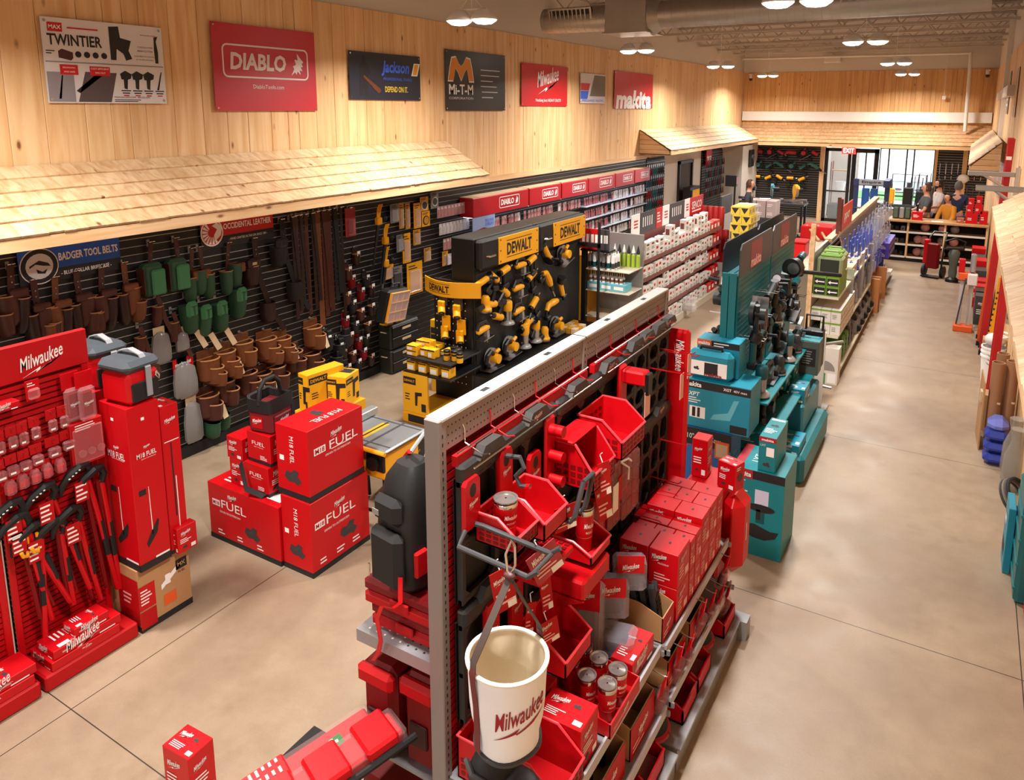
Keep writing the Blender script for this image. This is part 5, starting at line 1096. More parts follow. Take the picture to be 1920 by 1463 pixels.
def tray(lab, loc, dx, dy, h, mt=CARD, inner=CARDI, front=REDM, lean=0):
    """open display carton; low printed front at +x"""
    t = thing('display_carton', lab, 'display carton', loc, lean, 'open display cartons'); th = .006
    g = MB().box(0, dx, 0, dy, 0, th, inner).box(0, th, 0, dy, 0, h, inner).box(dx-th, dx, 0, dy, 0, h*.75, inner)
    for yy in (0, dy-th): g.prism([(0, 0), (dx, 0), (dx, h*.75), (dx*.5, h), (0, h)], (0, yy, 0), X, Z, Y*th, mt)
    g.build('carton', t, False); g = MB().box(dx, dx+.002, 0, dy, 0, h*.75, front); script_logo(g, (dx+.003, dy*.5, h*.4), Y, Z, min(dy*.4, h*.6), WHITE); fine(g, (dx+.002, dy*.08, .02), Y, Z, dy*.5, h*.2, 2, PALE); g.build('printed_front', t); return t
tray('open red carton holding the six tumblers', (-1.52, 2.70, .779), .345, .34, .10, RED, RED, RED)
tray('cardboard display carton of black tool holders, on the far shelf by the red cube boxes', (-1.50, 3.45, .737), .29, .17, .2)
for i in range(4):
    t = thing('tool_holder', 'black ribbed plastic tool holder in the cardboard display, %s from the left' % nth(i+1), 'tool holder', (-1.43+.05*i, 3.47+.012*i, .75), .1, 'black tool holders'); HG = mat('holder_slate', '#2c3238', .5)
    t.rotation_euler = (0, -.15, .2)
    MB().prism([(0, 0), (.11, 0), (.12, .16), (.10, .24), (.075, .2), (.04, .21), (.02, .27), (-.01, .26)], (0, 0, 0), Y, Z, X*.03, HG).build('body', t, False); g = MB()
    for k in range(4): g.box(.03, .036, .01, .09, .1+.024*k, .112+.024*k, BLACK)
    g.box(.03, .034, .02, .07, .02, .085, mat('holder_grey', '#47525c', .5)); g.build('ribs', t, False)
carton('tool_carton', 'red printed carton lying beside the tumblers at the shelf edge', 'carton', (-1.34, 3.06, .78), (.12, .27, .105), RED, rz=-.03, side=p_small, top=p_top, front=p_small)
carton('tool_carton', 'upright red carton with white script top, in front of the six tumblers', 'carton', (-1.435, 2.47, .78), (.225, .17, .21), RED, front=p_small, side=p_small, top=p_top)
carton('tool_carton', 'dark red carton tucked behind the upright carton near the bucket', 'carton', (-1.66, 2.50, .78), (.21, .20, .2), REDM, front=p_small, top=p_top)
bin_('large red slotted basket with a price card, standing right of the canvas bucket', (-1.47, 2.22, .778), .24, .28, .21)
bin_('second red slotted basket low beside the canvas bucket', (-1.50, 2.19, .56) if 0 else (-1.66, 2.20, .778), .26, .18, .2)
t = thing('cloth_cap', 'black cap and folded gloves under the canvas bucket', 'cap', (-1.40, 2.08, 1.06)); MB().sph((0, 0, 0), .10, BLACKM, 16, 9, .9, 1.1, .8).build('crown', t); MB().sph((.12, -.02, .0), .09, mat('visor_black', '#121114', .5), 14, 8, 1.1, 1, .3).build('visor', t); MB().tube([(-.09, -.05, .03), (-.02, -.11, .05), (.07, -.1, .03)], .012, GREYD, 6).build('seam', t)
MB().box(-.02, .02, -.01, .1, -.16, -.06, BLACKM).build('tab', t)
# clear bags
for i, (x, y, z, w, d, h, rz, cut_) in enumerate([(-1.50, 3.12, .80, .17, .1, .40, .3, 1), (-1.46, 3.30, .93, .2, .14, .2, .5, 1), (-1.40, 3.42, 1.04, .18, .13, .17, .5, 1), (-1.38, 3.20, .80, .22, .16, .13, .2, 0), (-1.55, 3.42, .80, .2, .15, .24, 0, 1)]):
    t = thing('bagged_part', ('tall lilac-clear bagged part leaning behind the tumblers', 'boxy clear bag with red header, on the near shelf behind the tumblers', 'boxy clear bag with red header, farther one beside the red cube boxes', 'crumpled clear bag of black parts just behind the tumblers', 'dark clear bag under the red shelf tray')[i], 'bagged part', (x, y, z), rz, 'clear bags on the near shelf')
    MB().box(-w/2, w/2, -d/2, d/2, 0, h, mat('bag_lilac', '#c3bccb', .08, alpha=.32), .02).build('bag', t); MB().box(-w*.36, w*.36, -d*.34, d*.34, .015, h*.72, (mat('part_grey', '#5c5a66', .4), GREYD, GREYD, BLACKM, BLACKM)[i], .02).build('part', t)
    if cut_: g = MB().box(-w*.4, w*.4, -d*.5-.004, -d*.5, h*.7, h+.05, RED); script_logo(g, (0, -d*.5-.006, h*.9), X, Z, w*.5, WHITE); g.build('header_card', t)
# red cube boxes
def cube_box(loc, d, lab):
    t = thing('mug_carton', lab, 'carton', loc, 0, 'red cube cartons on the far shelf')
    MB().box(0, d[0]-.003, 0, d[1]-.003, 0, d[2]-.002, RED, .003).build('box', t, False); g = MB()
    script_logo(g, (d[0]*.35, -.001, d[2]*.78), X, Z, d[0]*.5, WHITE); g.text('PACKOUT', (d[0]*.5, -.001, d[2]*.62), X, Z, WHITE, w=d[0]*.36); fine(g, (d[0]*.2, -.0002, d[2]*.1), X, Z, d[0]*.6, d[2]*.25, 3, PALE)
    script_logo(g, (d[0]-.001, d[1]*.4, d[2]*.75), Y, Z, d[1]*.5, PALE); g.quad((d[0]-.003, d[1]*.6, d[2]*.12), Y, Z, d[1]*.3, d[2]*.22, PALE)
    fine(g, (d[0]-.003, d[1]*.12, d[2]*.2), Y, Z, d[1]*.4, d[2]*.4, 4, PALE)
    g.poly([(.008*math.cos(a*PI/4), .012*math.sin(a*PI/4)) for a in range(8)], (d[0]*.5, d[1]*.5, d[2]-.002), X, Y, INK); g.build('print', t); return t
n = 0
for j in range(2):
    for i in range(2):
        n += 1; cube_box((-1.555+.18*i, 3.64, .738+.21*j), (.178, .20, .21), 'red cube carton at the near end of the far shelf, %s %s' % (('lower', 'upper')[j], ('left', 'right')[i]))
rows = [(3.845, .09, 3), (3.945, .11, 2), (4.06, .15, 2), (4.215, .15, 3), (4.37, .12, 2)]
for r_, (y, dy, k) in enumerate(rows):
    for j in range(2):
        for i in range(k):
            w = .36/k; h = (.20, .19)[j] if r_ < 2 else .215
            cube_box((-1.555+w*i, y, .738+(.202 if r_ < 2 else .217)*j), (w, dy, h), 'smaller red carton on the far shelf, row %s, %s from left, %s layer' % (nth(r_+1), nth(i+1), ('lower', 'upper')[j]))
carton('tool_carton', 'small red carton at the back of the far shelf against the rack', 'carton', (-1.66, 4.06, .738), (.1, .15, .33), REDM, front=p_small)
# end column and end cases
t = thing('end_column', 'tall red round-cornered end column with vertical white script', 'column', (-1.585, 4.69, 0)); MB().box(-.10, .06, -.03, .03, 0, 2.13, RED, .02).build('column', t); g = MB(); g.text('Milwaukee', (.0, -.0305, 1.95), -Z, X, WHITE, w=.22, h=.06, shear=.2, bold=.01); g.poly([(p[0]*.2, p[1]*.1) for p in BOLT], (-.045, -.0305, 2.05), -Z, X, WHITE); g.build('print', t)
MB().box(-.1, .55, -.04, .06, 0, .14, GSTD).build('foot', t)
carton('tool_carton', 'tall red carton on the end cap, right against the red column', 'carton', (-1.50, 4.75, 1.06), (.11, .12, .28), RED, front=p_small, side=p_small)
carton('tool_carton', 'red carton with printed wheel on the end cap, nearest the aisle', 'carton', (-1.30, 4.70, 1.06), (.14, .11, .19), RED, rz=-.3, front=p_small, side=pr(lambda g, q, ux, uy, w, h: (g.poly([(.03*math.cos(a*PI/8), .03*math.sin(a*PI/8)) for a in range(16)], q(.5, .5), ux, uy, GREYD), fine(g, q(.1, .78), ux, uy, w*.6, h*.15, 2, WHITE))), top=p_top)
t = thing('tool_case', 'bulging bright red blow-moulded case standing at the aisle end of the gondola', 'tool case', (-1.30, 4.66, 0)); MB().box(-.22, .04, 0, .32, 0, 1.055, RED, .02).build('carton', t); MB().box(.04, .19, .02, .30, .42, 1.0, RED, .07).build('case', t); g = MB().quad((.191, .13, .66), Y, Z, .02, .13, WHITE); g.build('logo', t)
g = MB(); fine(g, (-.2, -.001, .5), X, Z, .14, .4, 8, PALE); g.build('print', t)
# peg hooks and cards by the end column
for i, (y, z, L_) in enumerate([(4.2, 2.0, .25), (4.3, 1.96, .25), (4.42, 2.06, .22), (4.5, 2.02, .22), (4.3, 1.22, .2), (4.45, 1.42, .2), (4.0, 1.16, .2)]):
    t = thing('peg_hook', 'thin red peg hook on the racks before the end column, %s of seven' % nth(i+1), 'peg hook', (RFX+.06, y, z), 0, 'red peg hooks'); MB().tube([(0, 0, 0), (L_, 0, .0), (L_+.02, 0, .015)], .004, REDM, 6).build('peg', t)
    if i in (0, 2): MB().box(L_-.02, L_-.017, -.03, .03, -.16, .0, PALE).build('price_card', t)
# clear organizers hanging in the middle
for i, (y, z, x) in enumerate([(3.50, 1.52, -1.60), (3.25, 1.36, -1.62), (3.64, 1.52, -1.58)]):
    t = thing('parts_organizer', ('clear-lidded red parts organizer with a white tie and label, hanging in the middle', 'large clear-lidded parts organizer low behind the farther tumbler', 'second clear-lidded organizer right behind the tied one')[i], 'organizer', (x, y, z-.18)); MB().box(0, .07, -.13, .10, 0, .36, RED, .012).build('case', t); MB().box(.07, .10, -.13, .10, 0, .36, CLEARR, .015).build('lid', t); g = MB()
    for a in range(3):
        for b_ in range(4): g.box(.071, .085, -.12+.07*a, -.062+.07*a, .02+.085*b_, .09+.085*b_, REDD)
    g.build('cups', t)['kind'] = 'stuff'
    if i == 0: MB().tube([(.1, -.0, .36), (.14, .02, .33), (.13, .04, .25)], .006, WHITE, 6).tube([(.1, .0, .36), (.12, .06, .36), (.12, .1, .33)], .006, WHITE, 6).build('tie', t); MB().box(.101, .104, -.1, -.03, .1, .26, WHITE).box(.101, .104, -.03, .09, .14, .28, REDM).build('label_card', t)
# hanging price cards
for i, (x, y, z, w, h, rx, lab) in enumerate([(-1.48, 2.26, 1.78, .10, .19, .3, 'red and clear carded pouch hanging below the grey arms, nearest the post'), (-1.32, 2.30, 1.90, .14, .14, .7, 'translucent red price card turned on the long grey hook arms'), (-1.42, 2.70, 1.86, .12, .12, .1, 'red bit-set card hanging between the tumblers'), (-1.5, 2.66, 1.50, .06, .17, .2, 'red and white price card hanging beside the carabiner'), (-1.52, 2.58, 1.42, .05, .16, -.2, 'narrow red price card behind the bucket strap'), (-1.44, 2.58, 1.36, .1, .12, .3, 'red price card just above the bucket rim'), (-1.44, 3.12, 1.76, .09, .2, .3, 'red price card hanging below the red bins in the middle'), (-1.40, 3.05, 1.92, .07, .18, .2, 'red price card dangling on the wire-fronted bin')]):
    t = thing('price_card', lab, 'price card', (x, y, z)); t.rotation_euler = (rx*.6, 0, -.5)
    g = MB().box(0, .003, -w/2, w/2, -h, 0, REDM if i != 1 else mat('card_translucent', '#b8404e', .25, alpha=.8)); g.build('card', t); g = MB(); script_logo(g, (.0035, -w*.1, -h*.25), Y, Z, w*.6, WHITE); fine(g, (.0035, -w*.4, -h*.85), Y, Z, w*.75, h*.35, 3, PALE); g.quad((.0035, .05*w, -h*.97), Y, Z, w*.4, h*.2, WHITE); g.build('print', t)
    MB().tube([(.0, 0, -.01), (-.02, 0, .03), (-.0, .0, .05)], .0025, WHITE, 5).build('loop', t)
t = thing('bit_hook', 'grey double-arm hook with looped end above the farther tumbler', 'hook', (RFX+.07, 2.74, 1.80))
for s in (-.04, .06): MB().tube([(0, s, 0), (.24, s, -.01), (.26, s, .02), (.27, s+.06, .16)], .012, GREYD, 8).build('arm', t)
MB().tube([(.27, .02, .16), (.27, .12, .16)], .011, GREYD, 8).build('cross_arm', t); MB().tube([(.03, -.04, 0), (.09, -.04, -.003)], .0125, RED, 8).build('sleeve', t)
# canvas bucket
CANV = mat('canvas', '#eef0f6', .85, tint=.05, bscale=9)
t = thing('canvas_bucket', 'round white canvas bucket with dark red script logo, hanging from a carabiner', 'bucket', (-1.33, 2.08, 1.237)); N = 40; H_ = .345; g = MB()
def cr(a, z):
    k = z/H_; pin = 1-.12*math.exp(-((k-.12)/.2)**2)*(1+math.sin(a*2+.6))*.6
    return (.136+.014*k)*pin*(1+.012*math.sin(3*a+4*k)*(1-k)+.02*math.sin(5*a+1)*(1-k)**2)
Zs = [0, .02, .06, .12, .18, .24, .29, .32, .345]
vs = [(cr(2*PI*i/N, z)*math.cos(2*PI*i/N), cr(2*PI*i/N, z)*math.sin(2*PI*i/N), z) for z in Zs for i in range(N)]
g.add(vs, [(j*N+i, j*N+(i+1) % N, (j+1)*N+(i+1) % N, (j+1)*N+i) for j in range(len(Zs)-1) for i in range(N)]+[tuple(range(N-1, -1, -1))], CANV); g.build('canvas', t)
g = MB(); vs = [((cr(2*PI*i/N, z)-.006-.014*max(0, math.sin(6*2*PI*i/N))*(z < .3))*math.cos(2*PI*i/N), (cr(2*PI*i/N, z)-.006-.014*max(0, math.sin(6*2*PI*i/N))*(z < .3))*math.sin(2*PI*i/N), max(z, .012)) for z in Zs for i in range(N)]
g.add(vs, [(j*N+(i+1) % N, j*N+i, (j+1)*N+i, (j+1)*N+(i+1) % N) for j in range(len(Zs)-1) for i in range(N)]+[tuple(range(N))], mat('canvas_lining', '#d9c8ac', .9)); g.build('lining', t)
MB().tube([(.15*math.cos(2*PI*i/N), .15*math.sin(2*PI*i/N), H_) for i in range(N+1)], .009, mat('rim_cream', '#efe6d6', .7), 8, cap=False).build('rim', t)
MB().tube([(cr(2*PI*i/N, .01)*1.01*math.cos(2*PI*i/N), cr(2*PI*i/N, .01)*1.01*math.sin(2*PI*i/N), .008) for i in range(N+1)], .010, GREYD, 6, cap=False).build('base_piping', t)
STR = mat('webbing', '#4b3c37', .7); AP = (.0, .02, .66)
for s, nm in ((PI*1.39, 0), (PI*.39, 1)):
    c_, s_ = math.cos(s), math.sin(s); P_ = lambda r, z: (r*c_, r*s_, z)
    MB().strap([P_(.14, .02), P_(.146, .2), P_(.163, .35), P_(.155, .38)], (-s_*.016, c_*.016, 0), .003, mat('strap_red_brown', '#6b2c2a', .7)).build('side_strap', t)
    MB().strap([P_(.158, .36), P_(.155, .40), Vector(P_(.075, .53))+Vector((0, .008, 0)), Vector(AP)], (-s_*.017, c_*.017, 0), .003, STR).build('strap', t)
MB().sph((0, .02, .665), .022, mat('knot_brown', '#4a1f1c', .5), 10, 7, 1.2, 1, .7).build('knot', t)
MB().tube([(0, .02, .67), (.02, .025, .71), (.015, .03, .78), (0, .03, .80), (-.022, .025, .74), (-.012, .02, .68), (0, .02, .67)], .005, CHROME, 8, cap=False).build('carabiner', t)
g = MB(); PH = -.62; Rr = .152
def cv_at(z0, tilt):
    def f(x, y): a = PH+x/Rr; zz = z0+y+x*tilt; r = cr(a, max(0, min(H_, zz)))+.0022; return Vector((r*math.cos(a), r*math.sin(a), zz))
    return f
RB = mat('logo_dark_red', '#9a1626', .7)
f1 = cv_at(.215, .30); V_, F_, W_, Hh = glyphs('Milwaukee', .15, .012)
g.add([f1((x-W_/2)*.215/W_, (y-Hh/2)*.075/Hh) for x, y in V_], F_, RB)
f2 = cv_at(.145, .30); B2 = BOLT; 
def strip(p, q, n=6): return [(p[0]+(q[0]-p[0])*i/n, p[1]+(q[1]-p[1])*i/n) for i in range(n)]
pts = [pp for i in range(len(B2)) for pp in strip(B2[i], B2[(i+1) % len(B2)])]
for a, b, c_, d in ((0, 1, 8, 9),): pass
up_ = strip((0, .0), (.46, .10), 8)+[(.46, .10)]; lo = strip((0, -.01), (.40, .02), 8)+[(.40, .02)]
for (a, b) in ((((0, .0), (.46, .075)), ((0, -.005), (.38, .0))), (((.38, .0), (.78, .06)), ((.40, -.03), (.74, .0))), (((.70, .055), (1.02, .075)), ((.70, .0), (1.02, .07)))):
    U = [(a[0][0]+(a[1][0]-a[0][0])*i/6, a[0][1]+(a[1][1]-a[0][1])*i/6) for i in range(7)]; Lw = [(b[0][0]+(b[1][0]-b[0][0])*i/6, b[0][1]+(b[1][1]-b[0][1])*i/6) for i in range(7)]
    g.add([f2((p[0]-.5)*.225, p[1]*.225) for p in U+Lw], [(7+i, 8+i, i+1, i) for i in range(6)], RB)
g.build('logo', t)
# ---------------------------------------------------------------- left side of the gondola
t = thing('backpack', 'black work backpack with red trim standing on red cases beside the grey post', 'backpack', (-2.02, 2.38, 1.50), -.15)
BK = mat('pack_black', '#09090a', .55); g = MB()
prof = [(0, .11, .115), (.03, .13, .14), (.2, .135, .15), (.38, .125, .135), (.5, .10, .10), (.56, .06, .06)]; N = 16
vs = [(sx*math.copysign(abs(math.cos(2*PI*i/N))**.6, math.cos(2*PI*i/N)), sy*math.copysign(abs(math.sin(2*PI*i/N))**.6, math.sin(2*PI*i/N)), z) for z, sx, sy in prof for i in range(N)]
g.add(vs, [(j*N+i, j*N+(i+1) % N, (j+1)*N+(i+1) % N, (j+1)*N+i) for j in range(len(prof)-1) for i in range(N)]+[tuple(range(N-1, -1, -1)), tuple(range((len(prof)-1)*N, len(prof)*N))], BK); g.build('body', t)
MB().box(-.10, .10, -.185, -.12, .03, .30, BLACKM, .03).build('front_pocket', t); MB().box(-.085, .085, -.17, -.11, .32, .45, BLACKM, .03).build('top_pocket', t)
MB().tube([(-.145, .05, .04), (-.15, .05, .3), (-.12, .04, .5), (-.05, .03, .575)], .012, RED, 6).build('red_trim', t)
for s in (-.05, .06): MB().tube([(s, .10, .45), (s, .16, .58), (s, .12, .63), (s, .04, .57)], .010, mat('strap_piping', '#8f8d8b', .5), 6).build('shoulder_strap', t)
g = MB().tube([(-.09, -.187, .06), (-.085, -.19, .12)], .005, CHROME, 6).box(-.07, -.03, -.174, -.17, .36, .385, GREY); g.build('zip_pull', t)
MB().strap([(.10, -.17, .12), (.12, -.19, .02), (.08, -.20, -.02), (.02, -.21, -.03), (-.01, -.215, -.10), (0.01, -.215, -.2), (-.01, -.215, -.27), (-.05, -.215, -.33)], (.014, 0, .006), .003, RED).build('loose_strap', t)
MB().box(.125, .15, -.12, -.05, .1, .22, REDM, .008).build('tag', t)
def hardcase(lab, loc, d, grp=None, hinge=False, rz=0):
    t = thing('tool_case', lab, 'tool case', loc, rz, grp); MB().box(0, d[0], 0, d[1], 0, d[2]*.5, REDM, .015).build('base', t); MB().box(0, d[0], 0, d[1], d[2]*.5+.004, d[2], REDD, .015).build('lid', t)
    MB().box(d[0]*.38, d[0]*.62, -.014, 0, d[2]*.3, d[2]*.66, REDM, .005).build('latch', t); return t
hardcase('flat red tool case on the grey side shelf, lower of two under the backpack', (-2.20, 2.27, 1.252), (.42, .40, .115))
hardcase('flat red tool case on the grey side shelf, upper one under the backpack', (-2.22, 2.25, 1.37), (.44, .40, .125))
for i in (0, 1):
    t = thing('rolling_case', 'tall dark red tool case standing below the grey side shelf, %s one' % ('left', 'right')[i], 'tool case', (-2.23+.22*i, 2.22+.03*i, .637)); MB().box(0, .20, 0, .42, 0, .46, REDD, .035).build('body', t); MB().box(-.005, .205, -.025, .03, .36, .45, REDM, .02).build('top_handle', t); MB().box(.05, .15, -.012, .0, .12, .24, mat('case_recess', '#3a070a', .6), .01).build('recess', t)
MB().build if 0 else None
hardcase('red case on the lowest side shelf under the two tall cases', (-2.28, 2.25, .157), (.5, .42, .28))
# ---------------------------------------------------------------- low shelves on the aisle side
tn = ['nearest the bottom edge', 'second from the near end', 'third from the near end', 'fourth from the near end', 'farthest, by the end case']
for i, (y, dy) in enumerate([(2.22, .30), (2.56, .36), (2.96, .34), (3.48, .30), (3.84, .3)]):
    tray('open cardboard display with red front, lower aisle shelf, '+tn[i], (-1.50, y, .432), .32, dy-.03, .24)
GO = mat('glove_red', '#a81420', .6)
for i, (y, k) in enumerate([(2.30, 'cap'), (2.62, 'glove'), (2.80, 'glove'), (3.02, 'glove'), (3.54, 'case'), (3.9, 'case')]):
    if k == 'cap': t = thing('cloth_cap', 'black cap in the nearest low cardboard display', 'cap', (-1.34, y+.09, .50)); MB().sph((0, 0, .02), .10, BLACKM, 14, 8, 1, 1.1, .7).build('crown', t); MB().sph((.08, 0, -.02), .08, BLACKM, 12, 6, 1, 1, .25).build('visor', t)
    elif k == 'glove': t = thing('work_glove', 'dark red and black work glove in a low cardboard display, %s along' % nth(i), 'glove', (-1.36, y, .445), .2*i, 'work gloves'); MB().box(-.1, .08, 0, .1, 0, .05, GO, .02).build('cuff', t); MB().box(.08, .11, .0, .1, 0, .12, BLACKM, .02).build('palm', t); g = MB().box(-.05, .0, .02, .08, .051, .053, WHITE); g.build('label', t)
    else: hardcase('small clear-lidded red case in the far low display, %s one' % ('near' if i == 4 else 'far'), (-1.46, y, .445), (.22, .2, .13))
for i in range(9):
    y = 2.24+.27*i
    if i % 3 == 1:
        t = thing('helmet_light', 'dark round helmet liner on the base shelf, place %s from near end' % nth(i+1), 'helmet', (-1.27, y+.10, .24)); MB().sph((0, 0, 0), .115, BLACKM, 16, 9, 1, 1, .75).build('shell', t); MB().tube([(.115*math.cos(a*PI/8), .115*math.sin(a*PI/8), -.01) for a in range(17)], .018, GO, 6, cap=False).build('band', t)
    else:
        t = thing('tool_tray', 'red tool tray with scalloped side on the base shelf, place %s from near end' % nth(i+1), 'tool tray', (-1.50, y, .157), 0, 'red tool trays'); g = MB().box(0, .38, 0, .25, 0, .012, REDM)
        sc = [(0, 0), (.38, 0), (.38, .09), (.33, .12), (.30, .10), (.26, .14), (.22, .12), (.17, .17), (.12, .15), (.06, .19), (0, .19)]
        g.prism(sc, (0, 0, 0), X, Z, Y*.012, RED).prism(sc, (0, .238, 0), X, Z, Y*.012, RED).box(.37, .38, 0, .25, 0, .1, RED).box(0, .01, 0, .25, 0, .18, RED); g.build('tray', t, False)
        if i % 3 == 0: MB().box(.05, .36, .03, .22, .013, .06, CLEARR, .01).build('clear_lid', t)
        else: MB().box(.06, .3, .04, .2, .013, .10, BLACKM, .03).build('insert', t)
for i, (y, z) in enumerate([(3.55, .66), (3.72, .6), (3.95, .68), (4.15, .62), (4.35, .55), (4.5, .45), (3.3, .66), (4.45, .7)]):
    t = thing('blister_pack', 'clear blister pack with red card dangling at the shelf edge, %s from the near end' % nth(1+sorted([3.55, 3.72, 3.95, 4.15, 4.35, 4.5, 3.3, 4.45]).index(y)), 'blister pack', (-1.13, y, z), 0, 'blister packs on the aisle side'); t.rotation_euler = (.2, .35, .2)
    MB().tube([(-.16, 0, .02), (-.02, 0, .02), (0, 0, .03)], .003, CHROME, 5).build('peg', t); MB().box(0, .004, -.05, .05, -.10, .01, RED).build('card', t); MB().box(-.01, .05, -.05, .05, -.24, -.08, CLEARR, .015).build('blister', t); MB().box(0, .03, -.035, .035, -.22, -.1, BLACKM if i % 2 else REDD, .01).build('tool', t); fine(MB(), (.005, -.04, -.08), Y, Z, .07, .07, 3, WHITE).build('print', t)
# ---------------------------------------------------------------- power tools (local: +x out of the panel, y along it)
def t_drill(t, c, dk=BLACK):
    MB().cyl((.05, -.09, 0), (.05, .05, 0), .036, c, 12).cyl((.05, -.115, 0), (.05, -.09, 0), .030, dk, 12).build('motor_housing', t)
    MB().cyl((.05, .05, 0), (.05, .09, 0), .026, dk, 10, r2=.02).cyl((.05, .09, 0), (.05, .13, 0), .010, STEEL, 8).build('chuck', t)
    MB().tube([(.05, -.03, -.02), (.05, -.045, -.09), (.05, -.05, -.13)], [.024, .021, .023], dk, 8).build('handle', t)
    MB().box(.015, .085, -.10, .0, -.185, -.13, dk, .01).build('battery', t)
def t_grinder(t, c, dk=BLACK):
    MB().cyl((.05, -.16, 0), (.05, .03, 0), .032, c, 12).cyl((.05, -.2, 0), (.05, -.16, 0), .036, dk, 12).build('body', t)
    MB().cyl((.05, .06, .03), (.05, .06, -.03), .034, STEEL, 12).build('gear_head', t); MB().cyl((.05, .06, -.03), (.05, .06, -.04), .062, dk, 18).build('disc', t)
    MB().cyl((.05, .06, 0), (.16, .06, .01), .014, dk, 8).build('side_handle', t)
def t_circ(t, c, dk=BLACK):
    MB().cyl((.03, 0, 0), (.045, 0, 0), .092, STEEL, 24).build('blade', t)
    MB().cyl((.025, 0, .01), (.06, 0, .01), .10, dk if c is not YEL else GREY, 20).build('blade_guard', t)
    MB().box(-.0, .13, -.14, .12, -.095, -.088, STEEL).build('shoe', t); MB().cyl((.06, .0, .01), (.14, .0, .01), .048, c, 14).build('motor_housing', t)
    MB().tube([(.08, -.02, .06), (.085, -.07, .10), (.085, -.13, .07), (.085, -.15, .0), (.08, -.10, -.04)], .022, dk, 8).tube([(.08, .03, .06), (.085, .08, .08)], .02, c, 8).build('handle', t)
def t_router(t, c, dk=BLACK):
    MB().lathe([(.045, .05), (.05, .07), (.05, .14), (.04, .155)], c, 16, (.06, 0, 0)).build('motor_cap', t); MB().lathe([(.04, -.05), (.042, .05)], STEEL, 16, (.06, 0, 0)).build('body', t)
    MB().lathe([(.075, -.09), (.075, -.082), (.06, -.06), (.045, -.05)], GREY, 18, (.06, 0, 0)).build('base', t)
    for s in (-.07, .07): MB().sph((.06, s, -.03), .022, dk, 8, 6).build('knob', t)
def t_jig(t, c, dk=BLACK):
    MB().box(.02, .08, -.11, .09, -.02, .04, c, .02).build('body', t); MB().tube([(.05, .07, .03), (.05, .04, .08), (.05, -.07, .09), (.05, -.11, .03)], .02, dk, 8).build('handle', t)
    MB().box(.0, .10, -.07, .11, -.09, -.082, STEEL).build('shoe', t); MB().box(.03, .07, .03, .07, -.085, -.02, GREY).box(.049, .051, .05, .058, -.15, -.08, STEEL).build('blade', t)
def t_recip(t, c, dk=BLACK):
    MB().tube([(.05, -.17, -.03), (.05, -.12, .02), (.05, .0, .02), (.05, .08, .01)], [.025, .036, .042, .03], c, 10).build('body', t); MB().tube([(.05, .08, .01), (.05, .16, .0)], [.03, .022], dk, 10).build('boot', t)
    MB().box(.048, .052, .16, .27, -.012, .008, STEEL).build('blade', t); MB().tube([(.05, -.17, -.03), (.05, -.19, -.09), (.05, -.12, -.10), (.05, -.09, -.03)], .017, dk, 8).build('handle', t); MB().box(.015, .085, -.2, -.12, -.14, -.09, dk, .01).build('battery', t)
def t_sander(t, c, dk=BLACK):
    MB().lathe([(.062, -.08), (.064, -.065), (.05, -.05), (.042, -.01), (.045, .04), (.03, .065), (.005, .07)], c, 16, (.07, 0, 0)).build('body', t); MB().lathe([(.064, -.095), (.064, -.08)], STEEL, 18, (.07, 0, 0)).build('pad', t); MB().cyl((.07, -.05, -.03), (.07, -.14, -.05), .03, dk, 10).build('dust_box', t)
def t_light(t, c, dk=BLACK):
    MB().tube([(.05, 0, -.12), (.05, 0, .05)], [.028, .03], c, 10).build('handle', t); MB().cyl((.05, 0, .05), (.08, .02, .12), .045, dk, 14, r2=.055).build('head', t); MB().box(.015, .085, -.04, .04, -.175, -.12, dk, .01).build('battery', t)
TOOLS = dict(drill=(t_drill, 'cordless drill', 'drill'), grinder=(t_grinder, 'angle grinder', 'grinder'), circular_saw=(t_circ, 'circular saw', 'circular saw'), router=(t_router, 'router', 'router'), jigsaw=(t_jig, 'jigsaw', 'jigsaw'), reciprocating_saw=(t_recip, 'reciprocating saw', 'saw'), sander=(t_sander, 'palm sander', 'sander'), work_light=(t_light, 'work light', 'work light'))
PROT = {}
def tool(kind, cname, c, loc, lab, grp, rz=0, tilt=0, sc=1.0):
    """tool hung on a panel facing +x (rz=0); tilt turns it in the panel's plane"""
    fn, nm, cat = TOOLS[kind]; key = (kind, cname)
    rot = Matrix.Rotation(rz, 4, 'Z') @ Matrix.Rotation(tilt, 4, 'X')
    if key not in PROT:
        o = thing(kind, lab, cat, loc, 0, grp); fn(o, c); PROT[key] = o
    else: o = dup(PROT[key], loc, 0, lab, grp)
    o.rotation_euler = rot.to_euler(); o.scale = (sc, sc, sc); return o
